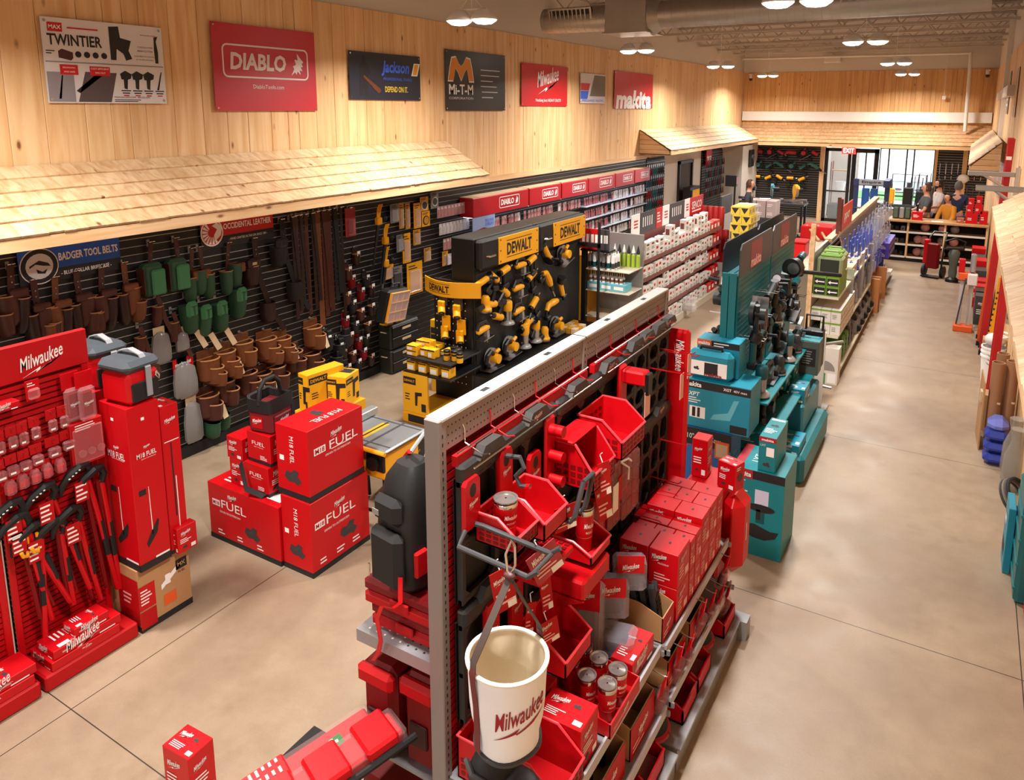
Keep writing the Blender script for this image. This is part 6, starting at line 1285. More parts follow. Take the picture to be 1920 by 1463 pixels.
# ---------------------------------------------------------------- black and yellow tool wall
DX = -4.86
DBK = mat('display_black', '#0e0e0e', .5)
t = thing('tool_display', 'tall black tool display with yellow signs and silver handles, behind the grey shelving', 'tool display', (DX, 6.91, 0))
for a, b in ((0, 1.345), (1.355, 2.70)):
    g = MB().box(-.33, 0, a, b, .06, 2.11, DBK, .012); g.build('cabinet', t, False)
    MB().box(-.02, .012, a+.02, b-.02, .5, 1.72, mat('display_panel', '#181818', .6)).build('back_panel', t, False); MB().box(0, .10, a, b, 1.74, 2.10, DBK, .03).build('header_box', t)
    MB().tube([(.10, a+.12, 1.9), (.14, a+.13, 1.9), (.14, a+.24, 1.9), (.10, a+.25, 1.9)], .013, CHROME, 8).build('handle', t)
    g = MB().box(.10, .112, a+.36, a+1.30, 1.76, 2.08, mat('sign_yellow', '#eea50b', .45)); g.build('sign', t, False)
    g = MB(); g.text('DEWALT', (.113, a+.83, 1.92), Y, Z, INK, w=.58, h=.15, bold=.035)
    for zz in (1.815, 2.02): g.quad((.112, a+.53, zz), Y, Z, .6, .009, INK)
    for yy in (a+.40, a+1.26):
        for zz in (1.79, 1.92, 2.05): g.poly([(.012*math.cos(k*PI/4), .012*math.sin(k*PI/4)) for k in range(8)], (.112, yy, zz), Y, Z, INK)
    g.build('sign_print', t)
    MB().box(0, .34, a, b, .46, .48, DBK).build('shelf', t); MB().box(0, .34, a, b, .0, .12, DBK, .01).build('base', t)
g = MB().box(.33, .36, 2.62, 2.66, 0, 2.0, DBK).box(0, .36, 2.62, 2.66, 1.62, 1.68, DBK); g.build('side_frame', t, False)
DT = [('drill', 7.22, 1.60, -.6), ('drill', 7.46, 1.66, .2), ('jigsaw', 7.83, 1.64, 0), ('drill', 8.1, 1.68, .3), ('grinder', 8.52, 1.66, -.9), ('circular_saw', 8.95, 1.60, .3), ('grinder', 7.02, 1.62, .2), ('drill', 7.46, 1.38, -.7), ('jigsaw', 7.77, 1.36, 0), ('drill', 8.1, 1.47, .4), ('drill', 7.12, 1.30, 3.0), ('drill', 7.26, 1.12, 2.8), ('router', 7.49, 1.08, 0), ('jigsaw', 7.78, 1.06, .1), ('drill', 8.17, 1.10, .6), ('reciprocating_saw', 8.53, 1.30, -.9),
      ('jigsaw', 6.98, 1.02, .1), ('grinder', 8.04, .86, .3), ('reciprocating_saw', 8.69, .95, .1), ('circular_saw', 7.15, .62, 0), ('circular_saw', 7.55, .66, .1), ('router', 7.9, .66, 0), ('router', 8.18, .66, 0), ('drill', 7.98, .84, .9), ('sander', 6.99, 1.36, 0), ('circular_saw', 8.75, .62, 0), ('work_light', 8.9, 1.15, .4), ('sander', 8.4, .62, 0)]
cn = {}
for k, y, z, a in sorted(DT, key=lambda q: (q[0], q[1])):
    cn[k] = cn.get(k, 0)+1; n = sum(1 for q in DT if q[0] == k)
    lab = 'yellow and black %s on the black tool wall' % TOOLS[k][1] + ('' if n == 1 else ', %s such from near end' % nth(cn[k]))
    tool(k, 'yel', YEL, (DX+.02, y, z), lab, 'yellow tools on the black wall', 0, a, 1.2)
# curved end stand
t = thing('end_stand', 'black end stand with curved yellow sign and two shelves before the tool wall', 'stand', (-5.05, 6.88, 0))
MB().box(-.36, .18, -.02, .02, 0, 1.6, DBK).build('back_panel', t, False)
g = MB()
for i in range(8):
    for k in range(12): g.quad((-.33+.06*i, -.0205, .35+.09*k), X, Z, .014, .014, mat('peg_hole', '#cfcac0', .6))
g.build('peg_holes', t)['kind'] = 'stuff'
def arc(r, a0, a1, n): return [(r*math.cos(a0+(a1-a0)*i/n), r*math.sin(a0+(a1-a0)*i/n)) for i in range(n+1)]
A = [(-.40+.80*i/14-.03, -.10-.16*math.sin(PI*i/14)) for i in range(15)]; g = MB()
vs = [(p[0], p[1]-d_, z) for z in (1.46, 1.64) for d_ in (0, -.012) for p in A]; n = 15
g.add(vs, [(i, i+1, 2*n+i+1, 2*n+i) for i in range(n-1)]+[(n+i+1, n+i, 3*n+i, 3*n+i+1) for i in range(n-1)]+[(i+1, i, n+i, n+i+1) for i in range(n-1)]+[(2*n+i, 2*n+i+1, 3*n+i+1, 3*n+i) for i in range(n-1)], MATS['sign_yellow']); g.build('curved_sign', t)
cv = lambda x, y: Vector((-.13+x, -.10-.16*math.sin(PI*(x+.30)/.80)-.003, 1.55+y)); g = MB(); g.text('DEWALT', (0, 0, 0), X, Z, INK, w=.34, h=.08, bold=.035, curve=cv)
for zz in (-.055, .055):
    vs = [cv(-.18+.36*i/8, zz+q) for q in (0, .005) for i in range(9)]; g.add(vs, [(i, i+1, 10+i, 9+i) for i in range(8)], INK)
g.build('sign_print', t)
for z in (.62, .80): MB().box(-.38, .30, -.60, 0, z-.02, z, DBK, .004).build('shelf', t, False)
MB().box(-.40, .34, -.62, .02, 0, .14, YEL, .02).quad((-.3, -.621, .03), X, Z, .5, .09, INK).build('base', t)
k = 0
for (x, y, w, d, h) in ((-.36, -.55, .14, .12, .06), (-.20, -.50, .10, .14, .09), (-.34, -.40, .2, .12, .07), (-.08, -.52, .10, .10, .10), (-.36, -.26, .22, .14, .06), (-.02, -.36, .14, .16, .05)):
    for j in range(2 if k in (0, 3) else 1):
        k += 1; carton('tool_carton', 'small yellow carton on the upper shelf of the curved-sign stand, %s from left' % nth(k), 'carton', (-5.05+x, 6.88+y, .801+h*j), (w, d, h-.001), YELB, 'yellow cartons on the end stand', front=pr(lambda g, q, ux, uy, w, h: (g.quad(q(.1, .15), ux, uy, w*.5, h*.5, WHITE), g.quad(q(0, .82), ux, uy, w, h*.18, INK))))
for i in range(4):
    carton('tool_carton', 'white-labelled yellow carton on the lower shelf of the curved-sign stand, %s from left' % nth(i+1), 'carton', (-5.41+.165*i, 6.33, .621), (.115, .12, .11), YELB, 'yellow cartons on the end stand', front=pr(lambda g, q, ux, uy, w, h: (g.quad(q(.1, .12), ux, uy, w*.75, h*.5, WHITE), g.quad(q(0, .85), ux, uy, w, h*.15, INK))), top=pr(lambda g, q, ux, uy, w, h: g.quad(q(0, .6), ux, uy, w, h*.4, INK)))
for i in range(5):
    t = thing('putty_jar', 'yellow-labelled jar with black lid on the end stand, %s of five' % nth(i+1), 'jar', (-4.90+.09*(i % 3), 6.42+.10*(i//3)+.03*(i % 2), .801), 0, 'lidded jars on the end stand'); MB().lathe([(.036, 0), (.038, .01), (.038, .09)], YELB, 14).build('jar', t); MB().lathe([(.04, .09), (.04, .115), (.03, .12)], BLACK, 14).build('lid', t); MB().lathe([(.0386, .055), (.0386, .08)], INK, 14, cap=False).build('label_band', t)
carton('tool_carton', 'tall yellow carton with a printed blower standing before the curved-sign stand', 'carton', (-5.43, 6.27, .141), (.36, .03, .47), YELB, front=p_yel)
for i, (x, z) in enumerate([(-5.24, 1.32), (-5.02, 1.30), (-5.20, 1.02), (-4.98, 1.00)]):
    t = thing('carded_tool', 'yellow carded tool hanging under the curved sign, %s' % ('upper left', 'upper right', 'lower left', 'lower right')[i], 'carded tool', (x, 6.83, z)); MB().box(-.06, .06, -.02, -.01, -.02, .16, YEL if i > 1 else GREYD).build('card', t); MB().tube([(0, .02, .14), (0, -.08, .14)], .004, CHROME, 6).build('peg', t); MB().cyl((-.0, -.05, -.05), (.03, -.09, -.10), .045, YEL, 12).box(-.05, .04, -.07, -.02, -.08, .04, YEL, .01).build('tool_body', t); MB().cyl((.03, -.09, -.1), (.035, -.10, -.115), .036, BLACK, 12).build('motor', t)
carton('tool_carton', 'tall yellow carton standing between the drawer boxes and the curved-sign stand', 'carton', (-5.75, 7.2, 0), (.2, .2, .95), YELB, front=p_yel, side=p_yel)
carton('tool_carton', 'second tall yellow carton just behind the curved-sign stand', 'carton', (-5.5, 7.25, 0), (.18, .25, 1.02), YELB, front=p_yel, side=p_yel)
t = thing('tool_cabinet', 'tall orange-yellow cabinet with white notice beyond the black tool wall', 'cabinet', (-5.15, 9.66, 0)); MB().box(0, .3, 0, .75, 0, 1.45, mat('cabinet_amber', '#c98510', .4), .01).build('body', t); MB().box(.3, .303, .4, .62, 1.12, 1.38, CARDI).build('notice', t); MB().cyl((.32, .7, .1), (.32, .7, 1.4), .02, YEL, 8).build('tube', t)
carton('tool_carton', 'black and yellow power tool case on the floor beside the table saw', 'carton', (-4.62, 5.0, 0), (.36, .28, .5), BLACK, side=p_yel)
for i in range(10): carton('tool_carton', 'small gold accessory carton on the floor shelf past the tool wall, %s of ten' % nth(i+1), 'carton', (-4.80+.09*(i % 3), 8.9+.11*(i//3), .481+0*(i//9)), (.08, .10, .08), GOLD if i % 2 else CARDI, 'gold cartons past the tool wall')
# ---------------------------------------------------------------- teal display
TX = -1.70
t = thing('tool_display', 'teal tool display with grey header boards and red badges beside the aisle', 'tool display', (TX, 6.46, 0))
for a, b in ((0, 1.22), (1.24, 2.44)):
    MB().box(-.12, -.065, a, b, 0, 2.13, TEALD).box(-.055, 0, a, b, 0, 2.13, TEALD).build('core_panel', t, False)
    g = MB().box(0, .012, a+.03, b, .15, 2.12, TEAL); 
    for j in range(40): g.box(.012, .0135, a+.05, b-.02, .2+.048*j, .204+.048*j, TEALD)
    g.build('slot_panel', t, False)
    for s, x0 in ((1, .015), (-1, -.135)):
        g = MB(); w = b-a; c_ = .05
        g.prism([(.0, 0), (w-.02, 0), (w-.02, .30-c_), (w-.02-c_, .30), (c_, .30), (0, .30-c_)], (x0 if s > 0 else x0, a, 2.12), Y, Z, X*.012, mat('header_grey', '#46464a', .5) if s > 0 else DBK); g.build('header_board', t, False)
        if s > 0:
            g = MB().quad((x0+.012, a+w*.5-.26, 2.14), Y, Z, .42, .25, mat('badge_dull_red', '#8a3a44', .5)); g.text('makita', (x0+.0135, a+w*.5-.06, 2.20), Y, Z, PALE, w=.38, h=.10, shear=.1, bold=.03, lift=.002); g.build('badge', t)
    MB().box(0, .33, a+.02, b, .98, 1.0, TEAL, .004).build('shelf', t, False); MB().box(0, .42, a+.02, b, .70, .72, TEAL, .004).build('shelf', t, False); MB().box(0, .26, a+.02, b, .0, .15, TEALD, .004).build('base', t, False)
for yy in (-.005,): MB().box(-.125, -.065, yy-.02, yy, 0, 2.16, TEAL).box(-.058, .004, yy-.02, yy, 0, 2.16, TEAL).build('end_trim', t, False)
t = thing('plinth', 'moulded teal plinth step standing out into the aisle under the teal display', 'plinth', (-1.42, 7.05, 0)); MB().box(0, .30, 0, 1.38, 0, .30, TEAL, .04).build('step', t); MB().box(0, .18, .5, 1.4, .30, .62, mat('plinth_blue', '#2c7f96', .4), .02).build('riser', t)
TT = [('circular_saw', 6.62, 1.78, 1.5), ('drill', 7.08, 1.69, .5), ('grinder', 7.31, 1.88, .3), ('drill', 6.88, 1.55, .2), ('sander', 7.4, 1.62, 0), ('grinder', 6.98, 1.42, .8), ('router', 6.62, 1.12, 0), ('drill', 7.23, 1.55, -.4), ('circular_saw', 7.62, 1.30, .3), ('sander', 7.30, 1.12, 0), ('grinder', 7.45, 1.86, 1.2), ('drill', 7.8, 1.75, .2), ('jigsaw', 7.0, 1.12, .1), ('router', 7.75, 1.12, 0), ('circular_saw', 8.15, 1.5, .3), ('drill', 8.45, 1.7, .2), ('grinder', 8.3, 1.15, .4), ('sander', 8.1, 1.12, 0), ('jigsaw', 8.6, 1.3, .2), ('circular_saw', 6.80, .84, 0), ('grinder', 7.25, .80, .2), ('work_light', 6.62, 1.45, 0), ('reciprocating_saw', 7.95, 1.92, .1), ('work_light', 7.55, 1.55, .3), ('drill', 8.7, 1.95, .1)]
DKT = mat('tool_charcoal', '#1d2426', .45); cn = {}
for k, y, z, a in sorted(TT, key=lambda q: (q[0], q[1])):
    cn[k] = cn.get(k, 0)+1; n = sum(1 for q in TT if q[0] == k)
    tool(k, 'teal', DKT if k in ('grinder', 'sander', 'circular_saw') else TEALD, (TX+.08+(.08 if z < 1.2 else 0), y, z), 'dark %s on the aisle side of the teal display' % TOOLS[k][1]+('' if n == 1 else ', %s such from near end' % nth(cn[k])), 'teal tools on the aisle side', 0, a, 1.15)
for i in range(10):
    t = thing('wire_arm', 'pair of bright display arms on the teal panel, %s along' % nth(i+1), 'display arm', (TX+.013, 6.75+.21*i, 1.5+.18*(i % 3)), 0, 'display arms on the teal panel')
    for s in (-.04, .04): MB().tube([(0, s, 0), (.20, s, .0), (.21, s, .02)], .004, CHROME, 6).build('arm', t)
t = thing('vacuum_cleaner', 'black round tool with a long bar sticking out of the teal display towards green boxes', 'power cutter', (TX+.22, 7.75, 2.0)); MB().cyl((0, -.04, 0), (.02, .05, 0), .10, BLACK, 20).build('drum', t); MB().cyl((.02, -.05, 0), (.03, .01, 0), .06, STEEL, 14).build('cap', t); MB().cyl((.05, 0, -.03), (.42, .35, -.10), .022, BLACK, 8).build('bar', t); MB().box(-.12, .0, -.04, .04, -.3, -.05, DKT, .02).build('body', t)
# tools on the hidden side
for i, (k, y, z) in enumerate([('grinder', 6.85, 1.98), ('circular_saw', 6.9, 1.78), ('drill', 6.95, 1.52), ('circular_saw', 6.75, 1.42), ('sander', 7.1, 2.0)]):
    tool(k, 'teal', DKT, (TX-.14, y, z), 'dark tool on the far side of the teal display, %s from the top' % nth(i+1), 'tools on the far side of the teal display', PI, .3, 1.3)
# cartons around it
TB2 = mat('carton_teal_deep', '#0c7c86', .42)
carton('tool_carton', 'large teal floor carton with printed round-base site light, nearest the aisle', 'carton', (-1.455, 5.69, 0), (.42, .47, .735), TB2,
    front=pr(lambda g, q, ux, uy, w, h: (g.quad(q(0, .90), ux, uy, w, h*.10, INK), g.quad(q(.0, .895), ux, uy, w*.40, h*.105, mat('badge_red', '#a3202e', .5), .002), g.text('makita', q(.2, .945), ux, uy, WHITE, w=w*.34, h=h*.055, shear=.1, bold=.03, lift=.004), g.text('LXT', q(.15, .85), ux, uy, WHITE, w=w*.24, h=h*.04, shear=.2, bold=.02), fine(g, q(.05, .6), ux, uy, w*.3, h*.16, 5, WHITE),
        g.quad(q(.46, .62), ux, uy, w*.26, h*.17, mat('light_lens', '#c9cbe6', .4)), g.poly([(.27*w*math.cos(a*PI/8), .045*h*math.sin(a*PI/8)) for a in range(16)], q(.58, .58), ux, uy, INK, .003), g.quad(q(.5, .40), ux, uy, w*.16, h*.18, TEALD), g.quad(q(.5, .44), ux, uy, w*.08, h*.12, INK, .003), g.poly([(-.36*w, .06*h), (-.3*w, -.02*h), (-.15*w, -.08*h), (.1*w, -.09*h), (.3*w, -.04*h), (.36*w, .04*h), (.2*w, .03*h), (-.1*w, .08*h)], q(.58, .30), ux, uy, INK, .002), g.quad(q(.06, .06), ux, uy, w*.1, h*.03, WHITE))),
    top=pr(lambda g, q, ux, uy, w, h: (g.quad(q(0, 0), ux, uy, w*.16, h, MATS['badge_red']), g.text('LXT', q(.35, .5), Y, -X, WHITE, w=h*.3))))
carton('tool_carton', 'slim upright teal carton standing on the site-light carton', 'carton', (-1.26, 5.72, .737), (.135, .42, .29), TB2, front=pr(lambda g, q, ux, uy, w, h: (g.quad(q(0, .86), ux, uy, w, h*.14, MATS['badge_red']), g.text('makita', q(.5, .92), ux, uy, WHITE, w=w*.7, h=h*.07, bold=.03), g.text('LXT', q(.25, .76), ux, uy, WHITE, w=w*.3), g.quad(q(.45, .45), ux, uy, w*.45, h*.26, WHITE), saw_pic(g, q(.5, .2), ux, uy, w*.25))), top=pr(lambda g, q, ux, uy, w, h: (g.quad(q(.1, .86), ux, uy, w*.8, h*.08, WHITE), saw_pic(g, q(.5, .6), ux, uy, w*.3), fine(g, q(.1, .2), ux, uy, w*.7, h*.25, 4, WHITE))))
carton('tool_carton', 'blue carton reading miter saw, under the big teal carton behind the red column', 'carton', (-2.00, 6.10, 0), (.42, .34, .80), mat('carton_blue', '#1c62a8', .45), front=pr(lambda g, q, ux, uy, w, h: (g.quad(q(0, .80), ux, uy, w, h*.20, INK), g.text('10" Miter Saw', q(.42, .90), ux, uy, WHITE, w=w*.72, h=h*.06), g.quad(q(.66, .70), ux, uy, w*.3, h*.2, ORANGE, .002), g.quad(q(.69, .72), ux, uy, w*.24, h*.15, CARDI, .003))), side=pr(lambda g, q, ux, uy, w, h: fine(g, q(.2, .4), ux, uy, w*.6, h*.4, 4, MATS['carton_teal'])))
carton('tool_carton', 'big teal carton with printed saw and barcode label, atop the blue miter saw carton', 'carton', (-2.03, 6.12, .802), (.59, .36, .44), TEALB, front=pr(lambda g, q, ux, uy, w, h: (g.quad(q(0, .82), ux, uy, w, h*.16, INK), g.text('makita', q(.14, .90), ux, uy, WHITE, w=w*.26, h=h*.10, shear=.1, bold=.03, lift=.003), g.text('XGT', q(.66, .90), ux, uy, WHITE, w=w*.12, bold=.02, lift=.003), g.text('40V max', q(.85, .90), ux, uy, WHITE, w=w*.2, lift=.003), g.text('XPT', q(.16, .70), ux, uy, WHITE, w=w*.18, shear=.2, bold=.02), fine(g, q(.05, .5), ux, uy, w*.22, h*.14, 3, WHITE), g.quad(q(.1, .2), ux, uy, w*.24, h*.24, WHITE), g.quad(q(.14, .22), ux, uy, w*.05, h*.2, INK, .002), g.quad(q(.22, .22), ux, uy, w*.04, h*.2, INK, .002), g.quad(q(.72, .03), ux, uy, w*.25, h*.16, INK), g.poly([(0, 0), (.3*w, .05*h), (.38*w, .35*h), (.42*w, .5*h), (.34*w, .48*h), (.26*w, .2*h), (.05*w, .12*h)], q(.42, .22), ux, uy, mat('saw_ghost', '#5fb0c0', .5)))))
t = thing('tool_case', 'teal blow-moulded tool case with black handle and printed sleeve, on the big teal carton', 'tool case', (-2.02, 6.14, 1.245)); MB().box(0, .40, 0, .12, 0, .26, TEALB, .04).build('shell', t); MB().tube([(.10, .06, .25), (.11, .06, .285), (.29, .06, .285), (.30, .06, .25)], .014, BLACK, 8).build('handle', t)
g = MB().quad((.04, -.001, .04), X, Z, .32, .13, WHITE); g.quad((.16, -.001, .05), X, Z, .12, .11, INK, .003).quad((.28, -.001, .1), X, Z, .07, .05, WHITE, .005); g.text('makita', (.24, -.001, .055), X, Z, MATS['badge_red'], w=.16, h=.03, bold=.03, lift=.006); saw_pic(g, (.09, -.003, .1), X, Z, .03); g.build('sleeve_print', t)
carton('tool_carton', 'teal carton with red and black band, behind the teal case', 'carton', (-1.98, 6.29, 1.245), (.38, .22, .32), TEALB, front=pr(lambda g, q, ux, uy, w, h: (g.quad(q(0, .82), ux, uy, w, h*.18, INK), g.quad(q(0, .82), ux, uy, w*.34, h*.18, ORANGE, .002), g.text('makita', q(.17, .91), ux, uy, WHITE, w=w*.28, h=h*.1, bold=.03, lift=.004), fine(g, q(.4, .83), ux, uy, w*.4, h*.14, 2, WHITE))))
t = thing('tool_case', 'grey and olive boxed tool with teal lid, right of the teal shelves', 'tool carton', (-1.44, 8.26, .715)); MB().box(0, .20, 0, .22, 0, .38, mat('olive_case', '#4b544b', .45), .006).build('box', t); g = MB().quad((.0, 0.0, .382), X, Y, .2, .22, TB2); g.quad((.02, -.001, .1), X, Z, .15, .2, INK); fine(g, (.03, -.002, .12), X, Z, .13, .16, 6, GREY); g.build('print', t)
t = thing('tool_chair', 'black box stand with upright frame behind the olive boxed tool', 'stand', (-1.47, 8.55, .72)); MB().box(0, .22, 0, .14, 0, .42, BLACK, .01).build('box', t); MB().tube([(.02, .07, .42), (.02, .07, .58), (.2, .07, .58), (.2, .07, .42)], .014, BLACK, 8).build('frame', t)
carton('tool_carton', 'bright teal carton lying on the moulded riser of the plinth', 'carton', (-1.41, 7.6, .621), (.16, .30, .15), TEALB, front=p_small, side=p_small, top=p_top)
carton('tool_carton', 'glossy teal carton lying on the plinth step near the floor', 'carton', (-1.32, 6.98, .301) if 0 else (-1.38, 7.08, .301), (.2, .36, .09), TEALB, front=p_small, top=p_top)
for i, (y, z, w) in enumerate([(6.66, .16, .3), (7.0, .16, .28), (6.7, .42, .26), (7.6, .725, .2), (8.0, .725, .2)]):
    carton('tool_carton', 'dark teal carton on low shelves of the teal display, %s from near end' % ('lower first', 'second', 'upper first', 'fourth', 'fifth')[i], 'carton', (TX+.02, y, z), (.24, w, .24 if i < 3 else .2), TB2, front=p_small, side=p_small)
# ---------------------------------------------------------------- fastener gondola behind the tool wall
WCART = mat('carton_white', '#d9d2ca', .55); CREAM = mat('shelf_cream', '#c9bca6', .5); BRR = mat('shelf_red_brown', '#6e3531', .5)
t = thing('fastener_shelving', 'long shelving of white fastener cartons between the saw-blade bays and the teal display', 'shelving', (-4.55, 10.26, 0)); L_ = 4.0
MB().box(-.03, .03, 0, L_, 0, 1.62, BRR).build('back_panel', t, False); MB().box(0, .47, 0, L_, 0, .13, CREAM, .004).build('base', t, False)
for z in (.42, .72, 1.03, 1.31):
    MB().box(.03, .43, 0, L_, z-.02, z, BRR).box(.43, .445, 0, L_, z-.03, z+.03, mat('rail_brown', '#7b4a44', .45)).build('shelf', t, False)
MB().box(-.25, 0, 0, L_, 0, .13, CREAM).build('base', t, False)
def wcart(k):
    o = thing('fastener_carton', 'x', 'carton'); d = ((.11, .17, .20), (.14, .13, .17), (.10, .20, .14))[k]
    MB().box(-d[0], 0, 0, d[1], 0, d[2], WCART, .003).build('box', o, False); g = MB(); g.quad((.0, d[1]*.1, d[2]*.62), Y, Z, d[1]*.5, d[2]*.2, (REDM, BRR, GREYD)[k]); fine(g, (0, d[1]*.1, d[2]*.1), Y, Z, d[1]*.7, d[2]*.35, 3, GREYD); g.quad((-d[0]*.9, -.0, d[2]*.2), X, Z, d[0]*.6, d[2]*.5, BRR); g.build('print', o, False); return o
WC = [wcart(k) for k in range(3)]; wu = set(); RW = random.Random(11)
for r_, (z, hmax) in enumerate(((1.315, .4), (1.035, .25), (.725, .28), (.425, .27), (.135, .26))):
    y = 10.28+(.0 if r_ else .1); n = 0
    while y < 13.55:
        k = RW.choice([0, 0, 1, 2]); dy = (.172, .132, .202)[k]; n += 1
        for lay in range(1 if k == 0 and r_ or RW.random() < .2 else 2 if r_ or k else RW.choice([1, 2])):
            if r_ and (.20, .17, .14)[k]*(lay+1) > (.26, .28, .27, .26)[r_-1]: continue
            h = (.20, .17, .14)[k]
            place_pack(k, (-4.10-RW.uniform(.0, .04) if r_ else -4.12, y, z+.001+h*lay), 'white fastener carton, %s shelf from the top, %s from the near end%s' % (nth(r_+1), nth(n), ', upper layer' if lay else ''), 'white fastener cartons', WC, wu)
        if r_ == 0:
            place_pack(k, (-4.30, y, z+.001), 'white fastener carton in the back row of the top shelf, %s from the near end' % nth(n), 'white fastener cartons', WC, wu)
        y += dy
for r_, z in enumerate((1.315, 1.035, .725, .425, .135)):
    for i in range(3): solo(MB().box(-.14, 0, 0, .16, 0, .17, RED if (i+r_) % 2 else mat('carton_orange_red', '#c8452c', .5), .004).quad((0, .02, .05), Y, Z, .1, .07, WHITE), 'fastener_carton', 'red carton at the far end of the fastener shelving, %s shelf, %s' % (nth(r_+1), nth(i+1)), 'carton', (-4.11, 13.6+.2*i, z+.001), 0, 'red cartons at the far end')
for i, (y0, y1, m, tx) in enumerate([(10.72, 11.05, WHITE, ''), (11.07, 11.75, GREYD, ''), (11.77, 12.05, RED, ''), (12.07, 12.4, WHITE, ''), (12.42, 13.2, GREYD, ''), (13.22, 13.5, WHITE, ''), (13.52, 14.3, RED, 'SENCO')]):
    t = thing('shelf_sign', ('white sign with a red mark', 'dark sign with printed fan of nails', 'small red sign', 'white sign with a red mark, second', 'dark sign with printed nail strips', 'white sign with a red mark, third', 'red lettered sign')[i]+' standing atop the fastener shelving', 'sign', (-4.52, y0, 1.60)); MB().box(0, .012, 0, y1-y0, 0, .34, m).build('panel', t)
    g = MB(); w = y1-y0
    if tx: g.text(tx, (.013, w*.5, .18), Y, Z, WHITE, w=w*.75, h=.15, bold=.02); g.quad((.0125, w*.15, .05), Y, Z, w*.7, .03, WHITE)
    elif m is WHITE:
        for q in range(3): g.quad((.0125, w*.25, .12+.05*q), Y, Z, w*.5, .025, RED)
    elif m is GREYD:
        for q in range(5): g.quad((.0125, w*(.15+.14*q), .1), Y, Z, w*.05, .16, WHITE)
    else: fine(g, (.0125, w*.15, .08), Y, Z, w*.7, .2, 4, WHITE)
    g.build('print', t)
# near end cap with cans and bottles
t = thing('end_shelf', 'grey end-cap shelving of sealant tubes at the near end of the fastener shelving', 'shelving', (-4.45, 9.68, 0)); MB().box(-.36, .36, .50, .54, 0, 1.75, GREY).build('back_panel', t, False)
for z in (.55, .95, 1.27): MB().box(-.36, .36, 0, .5, z-.02, z, CREAM, .006).build('shelf', t, False)
MB().box(-.36, .36, 0, .5, 0, .12, CREAM).build('base', t, False)
for i in range(18):
    solo(MB().lathe([(.027, 0), (.027, .21), (.01, .215), (.008, .25)], (WHITE if i % 3 else GREY), 10).lathe([(.0275, .02), (.0275, .10)], (INK, TEALD, GREYD)[i % 3], 10, cap=False), 'sealant_tube', 'white sealant tube on the upper end-cap shelf, row %s, %s from left' % (nth(i//6+1), nth(i % 6+1)), 'tube', (-4.75+.075*(i % 6), 9.74+.09*(i//6), 1.271), 0, 'sealant tubes')
for i in range(6):
    t = thing('spray_bottle', 'bright green bottle with black spout on the upper end-cap shelf, %s from left' % nth(i+1), 'bottle', (-4.50+.075*i, 10.08, 1.271), 0, 'green bottles'); MB().lathe([(.03, 0), (.03, .18), (.012, .2)], mat('bottle_green', '#9fb93a', .4), 10).build('bottle', t); MB().lathe([(.012, .2), (.03, .22), (.004, .33)], INK if i % 2 else WHITE, 10).build('spout', t)
for i in range(16):
    t = thing('glue_bottle', 'white glue bottle with thin nozzle on the middle end-cap shelf, row %s, %s from left' % (nth(i//8+1), nth(i % 8+1)), 'bottle', (-4.75+.07*(i % 8), 9.79+.08*(i//8), 1.061), 0, 'glue bottles'); MB().lathe([(.026, 0), (.026, .08), (.012, .095)], WHITE, 10).build('bottle', t); MB().lathe([(.010, .095), (.003, .17)], CARDI, 8).build('nozzle', t); MB().lathe([(.0265, .02), (.0265, .06)], mat('label_brown', '#7a4a38', .5), 10, cap=False).build('label_band', t)
t = thing('display_carton', 'pale blue display carton under the glue bottles on the end cap', 'display carton', (-4.79, 9.73, .951)); MB().box(0, .62, 0, .24, 0, .11, mat('carton_sky', '#69b0bd', .5), .004).build('carton', t); g = MB()
for q in range(3): g.quad((.04+.2*q, -.0005, .03), X, Z, .15, .05, WHITE)
g.build('print', t)
for i in range(6): solo(MB().box(-.05, .05, 0, .03, 0, .30, RED if i < 4 else GREYD).quad((-.03, -.001, .1), X, Z, .06, .12, WHITE), 'blade_carton', 'red upright blade carton on the black end rack above the sealant tubes, %s' % nth(i+1), 'carton', (-4.83+.07*i, 9.70, 1.56), .2, 'red blade cartons')
t = bpy.data.objects['end_shelf']; MB().box(-.40, -.33, -.02, .05, 0, 1.558, BLACK).build('post', t); MB().box(-.42, .05, -.02, .2, 1.53, 1.558, BLACK).build('top_shelf', t)
t = thing('tip_jar', 'clear jar with loose red and white packs, on the lowest fastener shelf edge', 'jar', (-4.0, 12.1, .135)); MB().box(-.1, .1, 0, .18, 0, .24, CLEAR, .01).build('jar', t); MB().box(-.08, .08, .02, .16, .01, .12, WCART, .02).build('contents', t)
for i in range(9):
    solo(MB().lathe([(.06, 0), (.06, .42), (.05, .44)], mat('tube_red_clear', '#a02424', .2), 12), 'paint_tube', 'red translucent tube beyond the fastener shelving, %s layer, %s' % (('lower', 'upper')[i//5], nth(i % 5+1)), 'tube', (-4.50+.11*(i % 5), 14.45, .8+.45*(i//5)), 0, 'red tubes')
solo(MB().box(-.1, .5, -.1, .2, 0, .8, RED, .01).box(-.05, .45, -.101, -.1, .3, .6, WHITE), 'tube_stand', 'low red stand under the red translucent tubes', 'stand', (-4.5, 14.42, 0))
